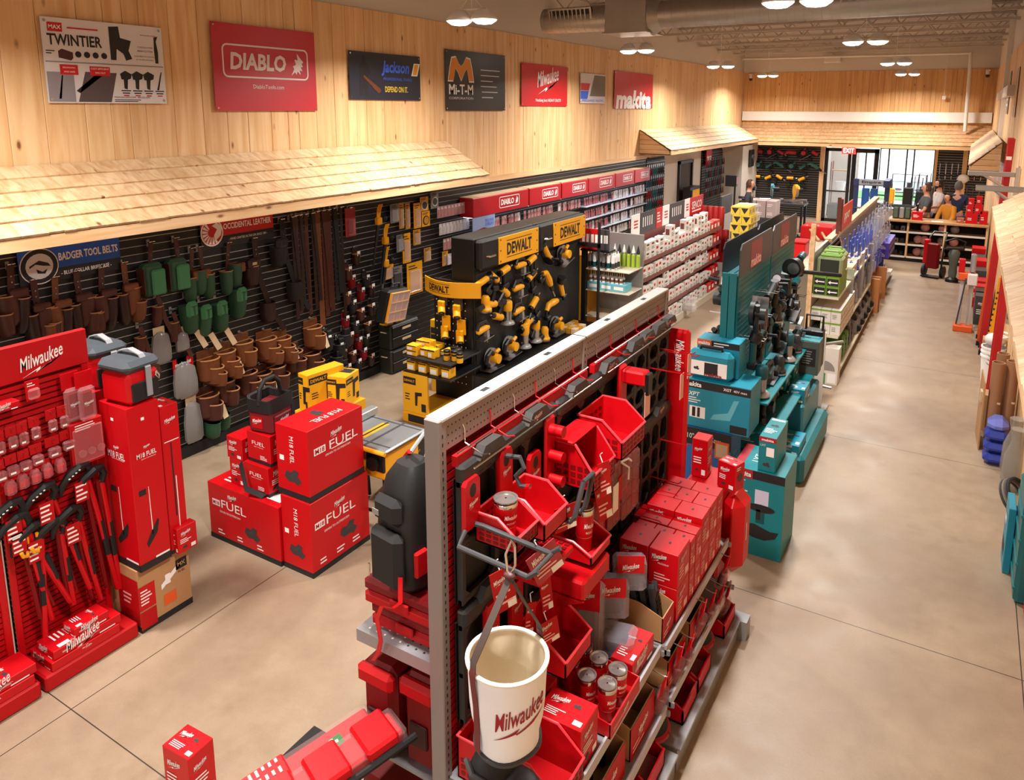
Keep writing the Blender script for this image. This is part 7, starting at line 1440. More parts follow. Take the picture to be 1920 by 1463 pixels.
# yellow cartons stack
t = thing('pallet_display', 'dark pallet stand under the yellow and white cartons, behind the fastener shelving', 'stand', (-3.85, 14.1, 0)); MB().box(-.1, .55, 0, .75, 0, 1.1, mat('stand_brown', '#4a3a2c', .6), .01).build('stand', t)
k = 0
for lay in range(4):
    for row in range(3):
        for i in range(2):
            k += 1; w = row == 2
            carton('fastener_carton', '%s carton behind the fastener shelving, %s layer, %s' % ('white' if w else 'yellow', nth(lay+1), nth(row*2+i+1)), 'carton', (-3.90+.18*i+(.0 if lay % 2 else .04), 14.12+.23*row, 1.101+.165*lay), (.175, .225, .163), WCART if w else mat('carton_lemon', '#d9b93c', .5), 'yellow and white cartons', front=None if w else pr(lambda g, q, ux, uy, w, h: g.poly([(.1*w, .85*h), (.9*w, .85*h), (.5*w, .15*h)], q(0, 0), ux, uy, INK)), side=pr(lambda g, q, ux, uy, w, h: fine(g, q(.1, .2), ux, uy, w*.7, h*.5, 3, GREYD)))
# ---------------------------------------------------------------- centre island with sheet counter, green goods and the clear-pack rail
PLY = mat('island_top', '#b9aa94', .5); GRN = mat('fest_green', '#6f9a34', .45)
t = thing('island_shelving', 'long island shelving of green and white cartons beside the aisle past the teal display', 'shelving', (-1.72, 10.3, 0)); L_ = 7.5
MB().box(-.02, .02, 0, L_, 0, 1.70, mat('panel_pale_grey', '#a7a29c', .5)).build('back_panel', t, False); MB().box(-.03, .03, -.04, 0, 0, 2.1, PINEY).build('end_board', t, False)
for z, d in ((.14, .45), (.60, .40), (1.13, .37)): MB().box(0, d, 0, 3.6 if z > .2 else L_, z-.03, z, mat('shelf_pale', '#cfc6ae', .5)).build('shelf', t, False)
for y in (1.2, 2.4, 3.6): MB().box(0, .40, y, y+.02, .14, 1.3, ALU).build('divider', t, False)
MB().box(-.04, .06, 1.2, L_, 1.66, 1.72, PINEY).build('top_rail', t, False); MB().box(0, .35, 3.8, L_, .62, .64, mat('shelf_rust', '#8a4a34', .5)).build('shelf', t, False)
t = thing('counter_cabinet', 'low island counter with grey-beige top running behind the teal display', 'counter', (-2.75, 12.4, 0)); MB().box(0, .9, 0, 5.1, 0, .98, mat('island_side', '#8e8270', .6)).build('body', t, False); MB().box(-.02, .92, -.02, 5.12, .98, 1.02, PLY, .004).build('top', t, False)
solo(MB().box(-.14, .14, -.2, .2, 0, .26, RED, .015).box(-.15, .15, -.21, .21, .26, .29, REDM, .01), 'red_crate', 'red lidded box on the near corner of the beige island counter', 'box', (-2.5, 13.6, 1.021))
t = thing('tool_cart', 'red tray with pale wooden handles on the beige island counter', 'tray', (-2.55, 15.8, 1.021)); MB().box(-.3, .3, -.3, .3, 0, .26, RED, .02).build('tray', t); MB().tube([(-.2, -.2, .26), (.1, -.5, .03)], .025, PINEY, 6).tube([(0, -.1, .26), (.25, -.5, .03)], .025, PINEY, 6).build('wooden_handle', t)
solo(MB().box(-.06, .06, -.06, .06, 0, .2, mat('purple', '#5a4c8c', .5), .006), 'small_carton', 'small purple carton on the near edge of the island counter', 'carton', (-2.0, 13.2, 1.021))
def fest_vac(loc, lab):
    t = thing('dust_extractor', lab, 'dust extractor', loc); MB().box(-.16, .16, -.14, .16, 0, .26, mat('vac_pale_green', '#8b9a70', .45), .03).build('body', t); MB().box(-.12, .12, -.146, -.13, .03, .23, mat('vac_dark', '#23281f', .5), .02).build('front_panel', t); MB().box(-.13, .13, -.12, .12, .26, .29, GRN, .015).build('lid', t); MB().tube([(-.1, 0, .29), (-.08, 0, .32), (.08, 0, .32), (.1, 0, .29)], .014, mat('vac_handle', '#7c9450', .5), 6).build('handle', t)
fest_vac((-1.50, 10.50, 1.395), 'green and black dust extractor standing on the green drawer cartons')
fest_vac((-1.52, 10.86, 1.395), 'second green dust extractor just behind the first')
for r_ in range(3):
    for i in range(2):
        for j in range(2):
            if r_ == 2 and i == 0: pass
            t = carton('drawer_carton', 'green and black carton with a white arrow, %s layer, %s, %s row' % (('lower', 'upper')[j], ('left', 'right')[i], nth(r_+1)), 'carton', (-1.685+.165*i, 10.33+.24*r_, 1.131+.13*j), (.16, .23, .128), GRN, 'green arrow cartons', front=pr(lambda g, q, ux, uy, w, h: (g.quad(q(.06, .1), ux, uy, w*.88, h*.75, INK), g.poly([(.12*w, .45*h), (.32*w, .66*h), (.32*w, .52*h), (.88*w, .52*h), (.88*w, .40*h), (.32*w, .40*h), (.32*w, .26*h)], q(0, 0), ux, uy, WHITE, .002))), side=None)
k = 0
for r_ in range(6):
    for i in range(3):
        for j in range(2):
            if j == 0 and i == 0: continue
            k += 1; carton('sander_carton', 'white carton with green top edge on the middle island shelf, row %s, %s, %s layer' % (nth(r_+1), ('left', 'middle', 'right')[i], ('lower', 'upper')[j]), 'carton', (-1.69+.128*i, 10.34+.22*r_, .601+.175*j), (.125, .215, .173), WCART, 'white green-edged cartons', front=pr(lambda g, q, ux, uy, w, h: (g.quad(q(0, .82), ux, uy, w, h*.14, GRN), fine(g, q(.15, .25), ux, uy, w*.6, h*.4, 3, GREY))), side=pr(lambda g, q, ux, uy, w, h: (g.quad(q(0, .86), ux, uy, w, h*.08, GRN), fine(g, q(.1, .2), ux, uy, w*.7, h*.4, 2, GREY))))
for i in range(5):
    t = thing('tool_box', 'green slatted open box on the lowest island shelf, %s from the near end' % nth(i+1), 'tool box', (-1.50, 10.62+.3*i, .142), 0, 'green boxes on the lowest shelf'); MB().box(-.16, .19, -.12, .12, 0, .30, mat('fest_dark_green', '#3f7a33', .5) if i < 3 else GREYD, .03).build('body', t)
    for z in (.12, .2): MB().box(-.14, .192, -.126, -.11, z, z+.035, INK, .006).build('grip_slot', t)
carton('tool_carton', 'white and green carton with printed grey arc at the near end of the island', 'carton', (-1.47, 10.06, 0), (.21, .2, .5), WCART, front=pr(lambda g, q, ux, uy, w, h: (g.quad(q(0, 0), ux, uy, w*.28, h*.30, mat('print_green', '#2f8a54', .5)), g.poly([(0, 0)]+[(w*.62*math.cos(a*PI/16), w*.62*math.sin(a*PI/16)) for a in range(0, 9)], q(.2, .38), ux, uy, GREY), g.quad(q(.4, .05), ux, uy, w*.5, h*.26, WHITE))))
t = thing('arm_stand', 'white post with grey arms at the end of the teal display', 'stand', (-1.36, 9.2, 0)); MB().box(-.05, .05, -.02, .02, 0, .95, WCART).build('post', t); MB().tube([(-.3, 0, .82), (.02, 0, .8), (.2, .3, .78)], .018, GREY, 8).build('arm', t); MB().tube([(0, 0, .28), (.15, 0, .27)], .018, GREY, 8).build('arm', t); MB().box(-.12, .12, -.1, .1, 0, .02, GREY).build('foot', t)
# clear packs under the pine rail, grey machines and so on
CB = mat('pack_blue', '#5b6fd0', .3, alpha=.75); CP2 = mat('pack_clear_blue', '#b9c4e4', .15, alpha=.45); CPW = mat('pack_clear_white', '#dfe2ea', .15, alpha=.6)
def cpack(k):
    o = thing('clear_pack', 'x', 'clear pack'); m = (CB, CP2, CPW)[k]
    MB().tube([(-.16, 0, .30), (.04, 0, .31)], .003, CHROME, 5).build('peg', o); MB().box(-.006, .006, -.07, .07, -.02, .30, m).build('card', o); MB().box(.006, .03, -.055, .055, .0, .2, m, .01).build('blister', o); return o
CPK = [cpack(k) for k in range(3)]; cpu = set()
for r_ in range(3):
    for i in range(34):
        k = (0 if i < 12 else 2 if i > 21 else 1) if r_ < 2 else (1 if i < 20 else 0)
        place_pack(k, (-1.54+.08*(i % 3), 12.0+.168*i, 1.36-.37*r_), '%s hanging pack under the pine rail, %s row down, %s from near end' % (('blue clear', 'clear', 'white clear')[k], nth(r_+1), nth(i+1)), 'clear packs under the pine rail', CPK, cpu)
for i in range(10):
    carton('purple_carton', 'purple carton on the far island shelves, %s of ten' % nth(i+1), 'carton', (-1.45, 16.2+.26*(i % 5), .641 if i < 5 else .80), (.2, .24, .155), mat('carton_purple', '#4a3aa8', .45), 'purple cartons', front=pr(lambda g, q, ux, uy, w, h: fine(g, q(.1, .2), ux, uy, w*.7, h*.5, 3, WHITE)), side=pr(lambda g, q, ux, uy, w, h: fine(g, q(.1, .2), ux, uy, w*.7, h*.5, 3, WHITE)))
for i in range(7):
    t = thing('shop_vacuum', 'grey machine on the low island shelf past the green boxes, %s from the near end' % nth(i+1), 'machine', (-1.46, 12.25+.42*i, .142), 0, 'grey machines'); MB().box(-.14, .16, -.14, .14, 0, .22, mat('machine_grey', '#7c8187', .45), .03).build('body', t); MB().cyl((.1, -.1, .26), (.1, .1, .26), .06, GREYD, 14).build('drum', t); MB().tube([(-.1, -.1, .22), (-.08, -.1, .36), (-.08, .1, .36), (-.1, .1, .22)], .014, CHROME, 6).build('handle', t); MB().cyl((.17, -.05, .08), (.17, .05, .08), .05, BLACK, 14).build('wheel', t)
for i in range(7): carton('paper_carton', 'beige and white carton row on the upper island shelf, %s from near end' % nth(i+1), 'carton', (-1.60, 11.75+.27*i, 1.131), (.22, .25, .14), WCART if i % 2 else CARDI, 'beige cartons', side=pr(lambda g, q, ux, uy, w, h: fine(g, q(.1, .2), ux, uy, w*.7, h*.5, 2, BRR)))
for i, (y, d) in enumerate(((14.2, .06), (14.42, .06), (15.4, .05))): solo(MB().box(-.15, .16, 0, d, 0, .62, mat('plywood', '#b0713e', .5), .004), 'plywood_panel', 'orange-brown plywood panel standing at the island foot, %s from the near end' % nth(i+1), 'panel', (-1.36, y, 0))
t = thing('sign_board', 'red lettered sign standing above the pine rail', 'sign', (-1.66, 12.3, 1.73)); MB().box(0, .015, 0, 1.1, 0, .38, mat('sign_orange_red', '#d43a28', .45)).build('panel', t); MB().text('ppcr', (.016, .5, .17), Y, Z, WHITE, w=.6, h=.16, bold=.03).build('lettering', t); MB().box(-.03, .02, -.05, -.02, -.01, .5, BRR).box(-.03, .02, -.3, -.27, -.01, .55, BRR).build('post', t)
t = thing('sheet_stack', 'upright sheets and frames leaning in the island just behind the green extractors', 'sheets', (-1.62, 11.0, 1.131))
for i in range(5): MB().box(0, .012, .05*i+.02, .05*i+.9, 0, .58-.03*i, (GREYD, CARDI, CLEAR, BRR, WCART)[i]).build('sheet', t)
# blue level rack
BLF = mat('rack_blue', '#2b3f6e', .5)
t = thing('level_rack', 'tall dark blue rack with grey name board and bright blue panels before the counter', 'rack', (-1.56, 18.35, 0)); t.scale = (1.18, 1, .925); g = MB()
MB().box(-.05, .05, -.35, .35, 2.05, 2.22, BLF, .006).build('header', t)
for x_ in (-.55, 0): MB().box(x_-.04, x_+.04, -.05, .05, .0 if x_ else .0, 2.2, BLF).build('post', t)
MB().box(-.6, .06, -.06, .06, 2.05, 2.2, BLF).build('crossbar', t); MB().box(-.58, .05, -.3, .3, 0, .06, BLF).build('foot', t)
g = MB().box(-.50, -.06, -.075, -.06, 2.07, 2.2, mat('board_grey', '#a9adb4', .45)); g.text('Empire', (-.28, -.076, 2.135), X, Z, NAVY, w=.34, h=.08, bold=.03); g.build('name_board', t)
for i in range(2): MB().box(-.44+.15*i, -.31+.15*i, -.02, .02, .95, 1.98, mat('level_blue', '#1f6fd0', .4), .006).build('panel', t)
for z in (1.1, 1.5): MB().box(-.56, .0, -.12, .12, z-.02, z, GREYD).build('shelf', t)
# ---------------------------------------------------------------- service counter
CTW = mat('counter_wood', '#b88a5a', .5)
t = thing('service_counter', 'wooden service counter with open shelves facing the aisle', 'counter', (-1.63, 19.6, 0)); W_ = 2.12
MB().box(-.03, W_, -.04, .62, .95, 1.0, CTW, .006).build('top', t, False); MB().box(0, W_, .45, .5, .1, .95, BLACKM).build('back_panel', t, False)
for x_ in (0, .46, 1.24, W_-.04): MB().box(x_, x_+.04, 0, .45, .1, .95, PINEW).build('upright', t, False)
MB().box(0, W_, .04, .5, 0, .1, BLACKM).build('kick_base', t, False)
for z in (.12, .42, .72):
    for a, b in ((.04, .46), (.50, 1.24), (1.28, W_-.04)): MB().box(a, b, .0, .45, z-.02, z, CTW).box(a, b, -.006, .0, z-.03, z+.015, WCART).build('shelf', t, False)
for r_, z in enumerate((.721, .421, .121)):
    for i in range(3):
        solo(MB().box(-.05, .05, -.05, .06, 0, .12, (GREYD, BLACK, GREY)[(i+r_) % 3], .015).cyl((0, -.05, .06), (0, -.09, .06), .025, BLACK, 10), 'small_part', 'dark part on the counter shelves, left bay, %s shelf down, %s' % (nth(r_+1), nth(i+1)), 'part', (-1.52+.13*i, 19.75, z), 0, 'dark parts in the left bay')
    for i in range(4):
        if i == 0 and r_ == 0: continue
        t = thing('bagged_part', '%s bagged part on the counter shelves, right bays, %s shelf down, %s' % (('grey', 'red', 'pink')[(i+r_) % 3], nth(r_+1), nth(i+1)), 'bagged part', (-.92+.13*i+(.24 if i > 1 else 0)+.12*(i > 2), 19.78, z+.0), 0, 'bagged parts in the counter'); MB().sph((0, 0, .11), .10, mat('bag_pink', '#c98f88', .25, alpha=.85) if (i+r_) % 3 else BAG, 10, 7, 1, 1, 1.05).build('bag', t); MB().sph((0, .0, .09), .065, (GREY, RED, ORANGE)[(i+r_) % 3], 8, 6).build('part', t)
carton('tool_carton', 'bright red carton on the left part of the service counter', 'carton', (-1.10, 19.72, 1.001), (.23, .16, .20), RED, front=pr(lambda g, q, ux, uy, w, h: fine(g, q(.15, .3), ux, uy, w*.6, h*.4, 3, WHITE)))
for i, (x, z, w, h) in enumerate([(.12, 1.001, .24, .24), (.12, 1.242, .13, .16), (.14, 1.403, .12, .18), (.28, 1.242, .16, .2), (-.06, 1.001, .15, .11), (.40, 1.001, .16, .3), (.30, 1.443, .12, .2)]):
    carton('tool_carton', 'red carton in the heap at the right end of the service counter, %s of seven' % nth(i+1), 'carton', (x-.1, 19.75, z), (w, .18, h), RED if i != 4 else mat('pack_tan', '#a85a42', .5), 'red cartons on the counter', front=pr(lambda g, q, ux, uy, w, h: fine(g, q(.15, .3), ux, uy, w*.5, h*.3, 2, WHITE)))
t = thing('display_rack', 'small rack of camouflage and green packs on the left end of the counter', 'rack', (-1.52, 19.72, 1.001)); MB().box(0, .4, .1, .12, 0, .34, GREYD).build('frame', t)
for i, m in enumerate((mat('camo_green', '#4b5a42', .7, tint=.5, bscale=30), GREY, MATS['camo_green'])): MB().box(.02+.13*i, .12+.13*i, .02, .1, .02, .28, m, .015).build('pack', t)
t = thing('cash_register', 'black screen on the counter in front of the grey-shirted person', 'till', (-1.0, 20.05, 1.001)); MB().box(-.02, .02, -.16, .16, .06, .36, BLACK, .008).build('screen', t); MB().cyl((0, 0, 0), (0, 0, .1), .02, BLACK).cyl((0, 0, 0), (0, 0, .01), .09, BLACK, 14).build('stand', t)
solo(MB().box(-.12, .12, -.08, .08, 0, .006, WHITE), 'paper_sheet', 'white sheet of paper lying on the counter before the mustard-topped person', 'paper', (-.55, 19.72, 1.001))
# ---------------------------------------------------------------- people
def skin(name, V, E_, Rr, m, parent, lvl=2):
    me = bpy.data.meshes.new('tmp'); me.from_pydata(V, E_, []); o = bpy.data.objects.new('tmp', me); COL.objects.link(o)
    sk = o.modifiers.new('s', 'SKIN'); sk.use_smooth_shade = True
    for i, r in enumerate(Rr): me.skin_vertices[0].data[i].radius = r if isinstance(r, tuple) else (r, r)
    me.skin_vertices[0].data[0].use_root = True
    ss = o.modifiers.new('d', 'SUBSURF'); ss.levels = lvl; ss.render_levels = lvl
    dg = bpy.context.evaluated_depsgraph_get(); nm = bpy.data.meshes.new_from_object(o.evaluated_get(dg)); bpy.data.objects.remove(o)
    nm.materials.clear(); nm.materials.append(m)
    for p in nm.polygons: p.use_smooth = True; p.material_index = 0
    r = bpy.data.objects.new(name, nm); COL.objects.link(r); r.parent = parent; return r
def person(lab, loc, rz, shirt, trousers, hair, h=1.76, arms=((.05, .30), (.05, .30)), lean=0, female=False, long_hair=False, beard=False, sleeve=1, elbow=None, cap=None):
    t = thing('person', lab, 'person', loc, rz); k = h/1.78; t.scale = (k, k, k); w = .165 if female else .185
    ly = lambda z: lean*max(0, z-.95)
    V = [(0, ly(.96), .96), (0, ly(1.14), 1.14), (0, ly(1.34), 1.34), (0, ly(1.47), 1.47), (0, ly(1.54)+.01, 1.54), (0, ly(1.62)+.03, 1.60), (0, ly(1.67)+.03, 1.68), (0, ly(1.74)+.02, 1.745)]
    R_ = [(.15, .11), (.135, .10), (.16, .105), (.07, .06), (.055, .055), (.078, .088), (.09, .108), (.066, .082)]
    E_ = [(i, i+1) for i in range(7)]; hands = []; arm_i = []
    for s, (dx, dz) in zip((-1, 1), arms):
        fw, lo = dx, dz; b = len(V); z0 = 1.40
        sh = (s*w, ly(z0), z0); el = (s*(w+.06), ly(z0)+fw*.35-.02, z0-.29+fw*.05); wr = (s*(w+.02-.10*(fw > .3)), ly(z0)+fw, z0-.29-.24+lo)
        hd = (s*(w+.01-.12*(fw > .3)), ly(z0)+fw+.07*(fw > .2), z0-.29-.31+lo)
        V += [sh, el, wr, hd]; R_ += [.055, .043, .030, .034]; E_ += [(2, b), (b, b+1), (b+1, b+2), (b+2, b+3)]; hands.append((wr, hd, s)); arm_i.append(b)
    for s in (-1, 1):
        b = len(V); V += [(s*.09, 0, .88), (s*.10, .02, .50), (s*.10, -.01, .09), (s*.11, .13, .035)]; R_ += [.088, .06, .042, .04]; E_ += [(0, b), (b, b+1), (b+1, b+2), (b+2, b+3)]
    skin('body', V, E_, R_, SKIN, t)
    # shirt, trousers, shoes
    sv = V[:4]; sr = [(a[0]+.012, a[1]+.014) for a in R_[:4]]; se = [(0, 1), (1, 2), (2, 3)]; sr[3] = (.078, .068)
    for b in arm_i:
        n_ = len(sv); e = V[b+1]; q = tuple(V[b][i]+(e[i]-V[b][i])*(.75 if sleeve == 1 else 1) for i in range(3)); sv += [V[b], q]; sr += [.072, .062]; se += [(2, n_), (n_, n_+1)]
        if sleeve == 2: sv.append(V[b+2]); sr.append(.042); se.append((n_+1, n_+2))
    skin('shirt', sv, se, sr, shirt, t)
    b = len(V)-8; tv = [V[0]]; tr = [(.155, .118)]; te = []
    for q in (b, b+4):
        n_ = len(tv); tv += [V[q], V[q+1], V[q+2]]; tr += [.104, .078, .064]; te += [(0, n_), (n_, n_+1), (n_+1, n_+2)]
    skin('trousers', tv, te, tr, trousers, t)
    g = MB()
    for s in (-1, 1): g.box(s*.105-.05, s*.105+.05, -.08, .20, 0, .09, BLACK, .03)
    g.build('shoes', t)
    hy = ly(1.67)+.03; g = MB()
    g.lathe([(.001, .155), (.05, .14), (.088, .09), (.100, .04), (.100, -.01), (.088, -.05)], hair, 16, (0, hy-.012, 1.64), .92, 1.08, cap=False); g.v = [(v[0], hy+.02, v[2]) if v[1] > hy+.03 and v[2] < 1.735 else v for v in g.v]; g.build('hair', t)
    if cap: MB().lathe([(.001, .125), (.07, .11), (.105, .06), (.112, .02), (.125, .012)], cap, 18, (0, hy-.01, 1.70), .95, 1.1, cap=False).build('hard_hat', t)
    f = MB(); f.sph((0, hy+.098, 1.655), .018, SKIN, 8, 6, .8, 1, 1.4)
    for s in (-1, 1): f.sph((s*.08, hy-.0, 1.66), .022, SKIN, 8, 6, .5, .9, 1.5)
    f.build('nose_and_ears', t); f = MB()
    for s in (-1, 1): f.sph((s*.032, hy+.085, 1.69), .010, INK, 8, 6, 1.2, .7, .8)
    f.build('eyes', t); MB().box(-.024, .024, hy+.082, hy+.092, 1.612, 1.62, mat('lips', '#8f4a40', .5), .003).build('mouth', t)
    if beard: MB().lathe([(.03, -.07), (.062, -.04), (.072, .0)], hair, 12, (0, hy+.028, 1.62), 1, 1, cap=False).build('beard', t)
    for wr, hd, s in hands:
        g = MB(); wv, hv = Vector(wr), Vector(hd); d = (hv-wv).normalized(); a = Vector((s, 0, 0)); a = (a-d*a.dot(d)).normalized(); nn = d.cross(a)
        for i in range(4):
            p = hv+a*(.024-.016*i)+d*.015; L2 = (.055, .065, .06, .045)[i]; g.tube([p, p+d*L2*.55+nn*.004, p+d*L2+nn*.018*s], [.009, .008, .006], SKIN, 6)
        p = hv-d*.01-a*.03; g.tube([p, p-a*.02+d*.03, p-a*.018+d*.05], [.010, .009, .007], SKIN, 6); g.build('fingers', t)
    return t
SHG = mat('shirt_grey', '#4b4e52', .8); SHM = mat('shirt_mustard', '#c07a12', .8); SHW = mat('shirt_white', '#cfc8c4', .8); SHN = mat('shirt_navy', '#1c2748', .8); TRD = mat('trousers_dark', '#2b2c33', .8); TRJ = mat('jeans', '#39465e', .8); SHB = mat('shirt_black', '#19191c', .8)
person('person in grey polo shirt behind the counter, looking down at the till', (-.86, 20.75, 0), PI*.60, SHG, TRD, mat('hair_brown', '#4a2e20', .7), 1.80, arms=((.36, .18), (.40, .16)), beard=False)
person('person in mustard top leaning over the counter with head turned', (-.33, 20.45, 0), PI*.80, SHM, TRJ, HAIRD, 1.62, arms=((.30, .08), (.34, .05)), lean=.12, female=True, sleeve=2)
person('person in navy shirt seen from behind at the shop window', (-.20, 21.3, 0), -.15, SHN, TRJ, mat('hair_grey', '#5c5450', .7), 1.84, arms=((.08, .06), (.15, .12)))
person('bearded person in white tee shirt by the narrow slatwall', (-.62, 21.6, 0), PI*.62, SHW, TRD, HAIRD, 1.84, arms=((.3, .22), (.06, .03)), beard=True)
person('person in dark grey tee shirt standing by the saw wall at the back', (-4.90, 19.4, 0), -PI*.48, mat('shirt_charcoal', '#34363b', .8), TRD, mat('hair_chestnut', '#4a2c1c', .7), 1.80, arms=((.05, .02), (.08, .04)))
person('person in black behind the blue level rack', (-1.92, 19.25, 0), PI*.9, SHB, TRD, HAIRD, 1.72, arms=((.1, .05), (.3, .2)), female=True)
t = thing('hard_hat', 'white hard hat hanging on the post right of the shop window', 'hard hat', (-.14, 25.27, 1.60)); MB().sph((0, 0, 0), .15, WHITE, 16, 9, 1, .8, .9).build('shell', t); MB().lathe([(.15, -.03), (.19, -.04), (.15, -.05)], WHITE, 16, cap=False).build('brim', t)
# ---------------------------------------------------------------- goods on and before the back wall
for r_, (z, c, cname, n, wd) in enumerate(((2.18, mat('tool_back_red', '#c02830', .45), 'bred', 7, 'red'), (1.75, mat('tool_back_green', '#3a7a6a', .45), 'bgreen', 7, 'green'), (1.36, YEL, 'yel', 6, 'yellow'))):
    for i in range(n):
        tool(('drill', 'reciprocating_saw', 'circular_saw')[(i+r_) % 3] if r_ < 2 else 'drill', cname, c, (-6.5+.36*i, 25.44, z), '%s tool hung on the back slatwall, %s from the left' % (wd, nth(i+1)), 'tools on the back slatwall', -PI/2, .5*((i % 3)-1), 1.5)
for i in range(14):
    t = thing('clamp', 'steel bar clamp on the slatwalls right of the window, %s row, %s' % (('upper', 'lower')[i//7], nth(i % 7+1)), 'clamp', (-.78+.16*(i % 7)+(.12 if i % 7 > 3 else 0), 25.43, 1.95-.7*(i//7)), 0, 'bar clamps'); MB().box(-.012, .012, -.02, .0, -.4, .1, CHROME).build('bar', t); MB().box(-.05, .02, -.04, .0, .06, .1, GREYD).build('jaw', t); MB().box(-.05, .02, -.04, .0, -.3, -.26, BLACK).build('jaw', t)
t = thing('work_bench', 'long dark bench of saws standing before the back slatwall', 'bench', (-6.0, 22.6, 0)); MB().box(0, 1.9, 0, .7, .78, .84, GREYD).build('top', t, False)
for x_ in (.05, 1.8):
    for y_ in (.05, .6): MB().box(x_, x_+.06, y_, y_+.06, 0, .78, BLACK).build('leg', t, False)
def miter(loc, c, lab, rz=0):
    t = thing('miter_saw', lab, 'miter saw', loc, rz); MB().cyl((0, 0, 0), (0, 0, .06), .22, STEEL, 22).build('turntable', t); MB().box(-.35, .35, -.02, .08, .02, .10, STEEL, .01).build('fence', t); MB().cyl((-.02, -.02, .34), (.02, -.02, .34), .17, GREY, 22).build('blade', t); MB().cyl((-.04, .02, .36), (.04, .02, .36), .19, c, 20).build('guard', t); MB().tube([(0, .15, .08), (.02, .18, .3), (.02, .05, .42), (.02, -.15, .5), (.02, -.22, .42)], .035, c, 8).build('arm', t); MB().cyl((.04, .0, .38), (.2, .0, .38), .07, BLACK, 14).build('motor', t)
miter((-5.1, 22.9, .841), TEAL, 'pale teal miter saw on the bench before the back slatwall', .3); miter((-4.42, 22.95, .841), YEL, 'yellow miter saw on the bench near the glass door', .5); miter((-5.78, 22.9, .841), GREYD, 'grey miter saw at the left end of the bench', -.2)
RC = random.Random(5)
for i in range(12): carton('white_carton', 'white carton in the stack behind the dark-shirted person, %s of twelve' % nth(i+1), 'carton', (-5.35+.27*(i % 3), 21.0+.3*(i//3 % 2), .601+.236*(i//6)), (.25, .28, .235), mat('carton_blush', '#b9a5a0', .55), 'white cartons at the back', front=pr(lambda g, q, ux, uy, w, h: fine(g, q(.1, .3), ux, uy, w*.6, h*.4, 2, WHITE)))
solo(MB().box(-.1, .85, -.05, .65, 0, .60, GREYD, .01), 'pallet_stand', 'low dark stand under the stacked white cartons', 'stand', (-5.33, 20.98, 0))
for i in range(8):
    t = thing('air_compressor', '%s machine on the floor between fastener shelving and back wall, %s from the left' % (('black', 'red', 'grey', 'black')[i % 4], nth(i+1)), 'machine', (-4.5+.52*(i % 4), 17.0+1.1*(i//4), 0), .1*i, 'floor machines'); m = (BLACK, RED, GREYD, BLACK)[i % 4]
    MB().cyl((-.22, 0, .3), (.22, 0, .3), .15, m, 16).build('tank', t); MB().box(-.16, .16, -.1, .1, .44, .66, GREYD if i % 2 else BLACK, .02).build('motor', t); MB().tube([(-.2, -.14, .3), (-.22, -.14, .85), (-.22, .14, .85), (-.2, .14, .3)], .015, BLACK, 6).build('handle', t)
    for s in (-.16, .16): MB().cyl((.15, s, .13), (.15, s*1.2, .13), .13, RUBBER, 14).build('wheel', t)
    MB().box(-.2, -.15, -.1, .1, 0, .2, m).build('foot', t)
t = thing('info_screen', 'black screen on a pole by the white pier near the back corner', 'screen', (-5.4, 19.8, 0)); MB().box(-.25, .05, -.03, .12, 1.55, 1.85, BLACK, .01).box(.05, .055, .0, .1, 1.62, 1.8, mat('screen_pink', '#b8787c', .5)).build('monitor', t); MB().cyl((0, .05, 0), (0, .05, 1.56), .025, BLACK).cyl((0, .05, 0), (0, .05, .02), .2, BLACK, 14).build('pole', t)
t = thing('tool_rack', 'grey and white steel rack panel behind the yellow cartons', 'rack', (-4.55, 15.6, 0)); MB().box(0, .04, 0, .8, 0, 1.35, mat('panel_silver', '#b9b4b4', .4), .01).box(0, .04, 0, .8, 1.35, 1.75, GREYD).build('panel', t)
solo(MB().box(0, .06, 0, .5, 0, .55, BLACKM, .02).cyl((.06, .25, .3), (.10, .25, .3), .1, GREYD, 14), 'wall_speaker', 'black framed plaque on the white pier at the back corner', 'plaque', (-6.19, 24.2, 1.75))
# things outside the window
t = thing('cart', 'wheeled frame cart standing outside the shop window', 'cart', (-1.7, 27.4, -.02)); MB().tube([(-.5, 0, 0), (-.5, 0, 1.5), (.5, 0, 1.5), (.5, 0, 0)], .02, BLACK, 6).tube([(-.6, 0, .9), (.6, 0, .9)], .02, BLACK, 6).build('frame', t)
for s in (-.4, .4): MB().lathe([(.20, -.02), (.22, 0), (.20, .02)], RUBBER, 18, cap=False).build('wheel', t).location = (s, -.05, 1.0)
for i, (x, m, h) in enumerate([(-1.55, BLACK, .55), (-1.2, BLACKM, .45), (-2.05, YEL, .5), (-1.0, GREYD, .6)]):
    solo(MB().box(-.13, .13, -.12, .12, 0, h, m, .03).cyl((0, 0, h), (0, 0, h+.14), .06, GREYD, 10), 'window_display_tool', '%s machine displayed on the window sill, %s from the left' % ('yellow' if m is YEL else 'dark', ('second', 'third', 'first', 'last')[i]), 'machine', (x, 25.1, .70 if 0 else .73))
t = thing('display_bench', 'low dark bench under the shop window carrying machines and rods', 'bench', (-2.35, 24.9, 0)); MB().box(0, 1.5, 0, .4, .66, .72, BLACKM).build('top', t)
for x_ in (.02, 1.42): MB().box(x_, x_+.06, .05, .35, 0, .66, BLACKM).build('leg', t)
for i in range(8): solo(MB().cyl((0, 0, 0), (.03*(i % 3), 0, .85+.05*(i % 4)), .014, GREY if i % 2 else NAVY, 6), 'tool_shaft', 'upright tool shaft on the bench under the window, %s from left' % nth(i+1), 'shaft', (-1.5+.07*i, 25.2, .721), 0, 'tool shafts by the window')
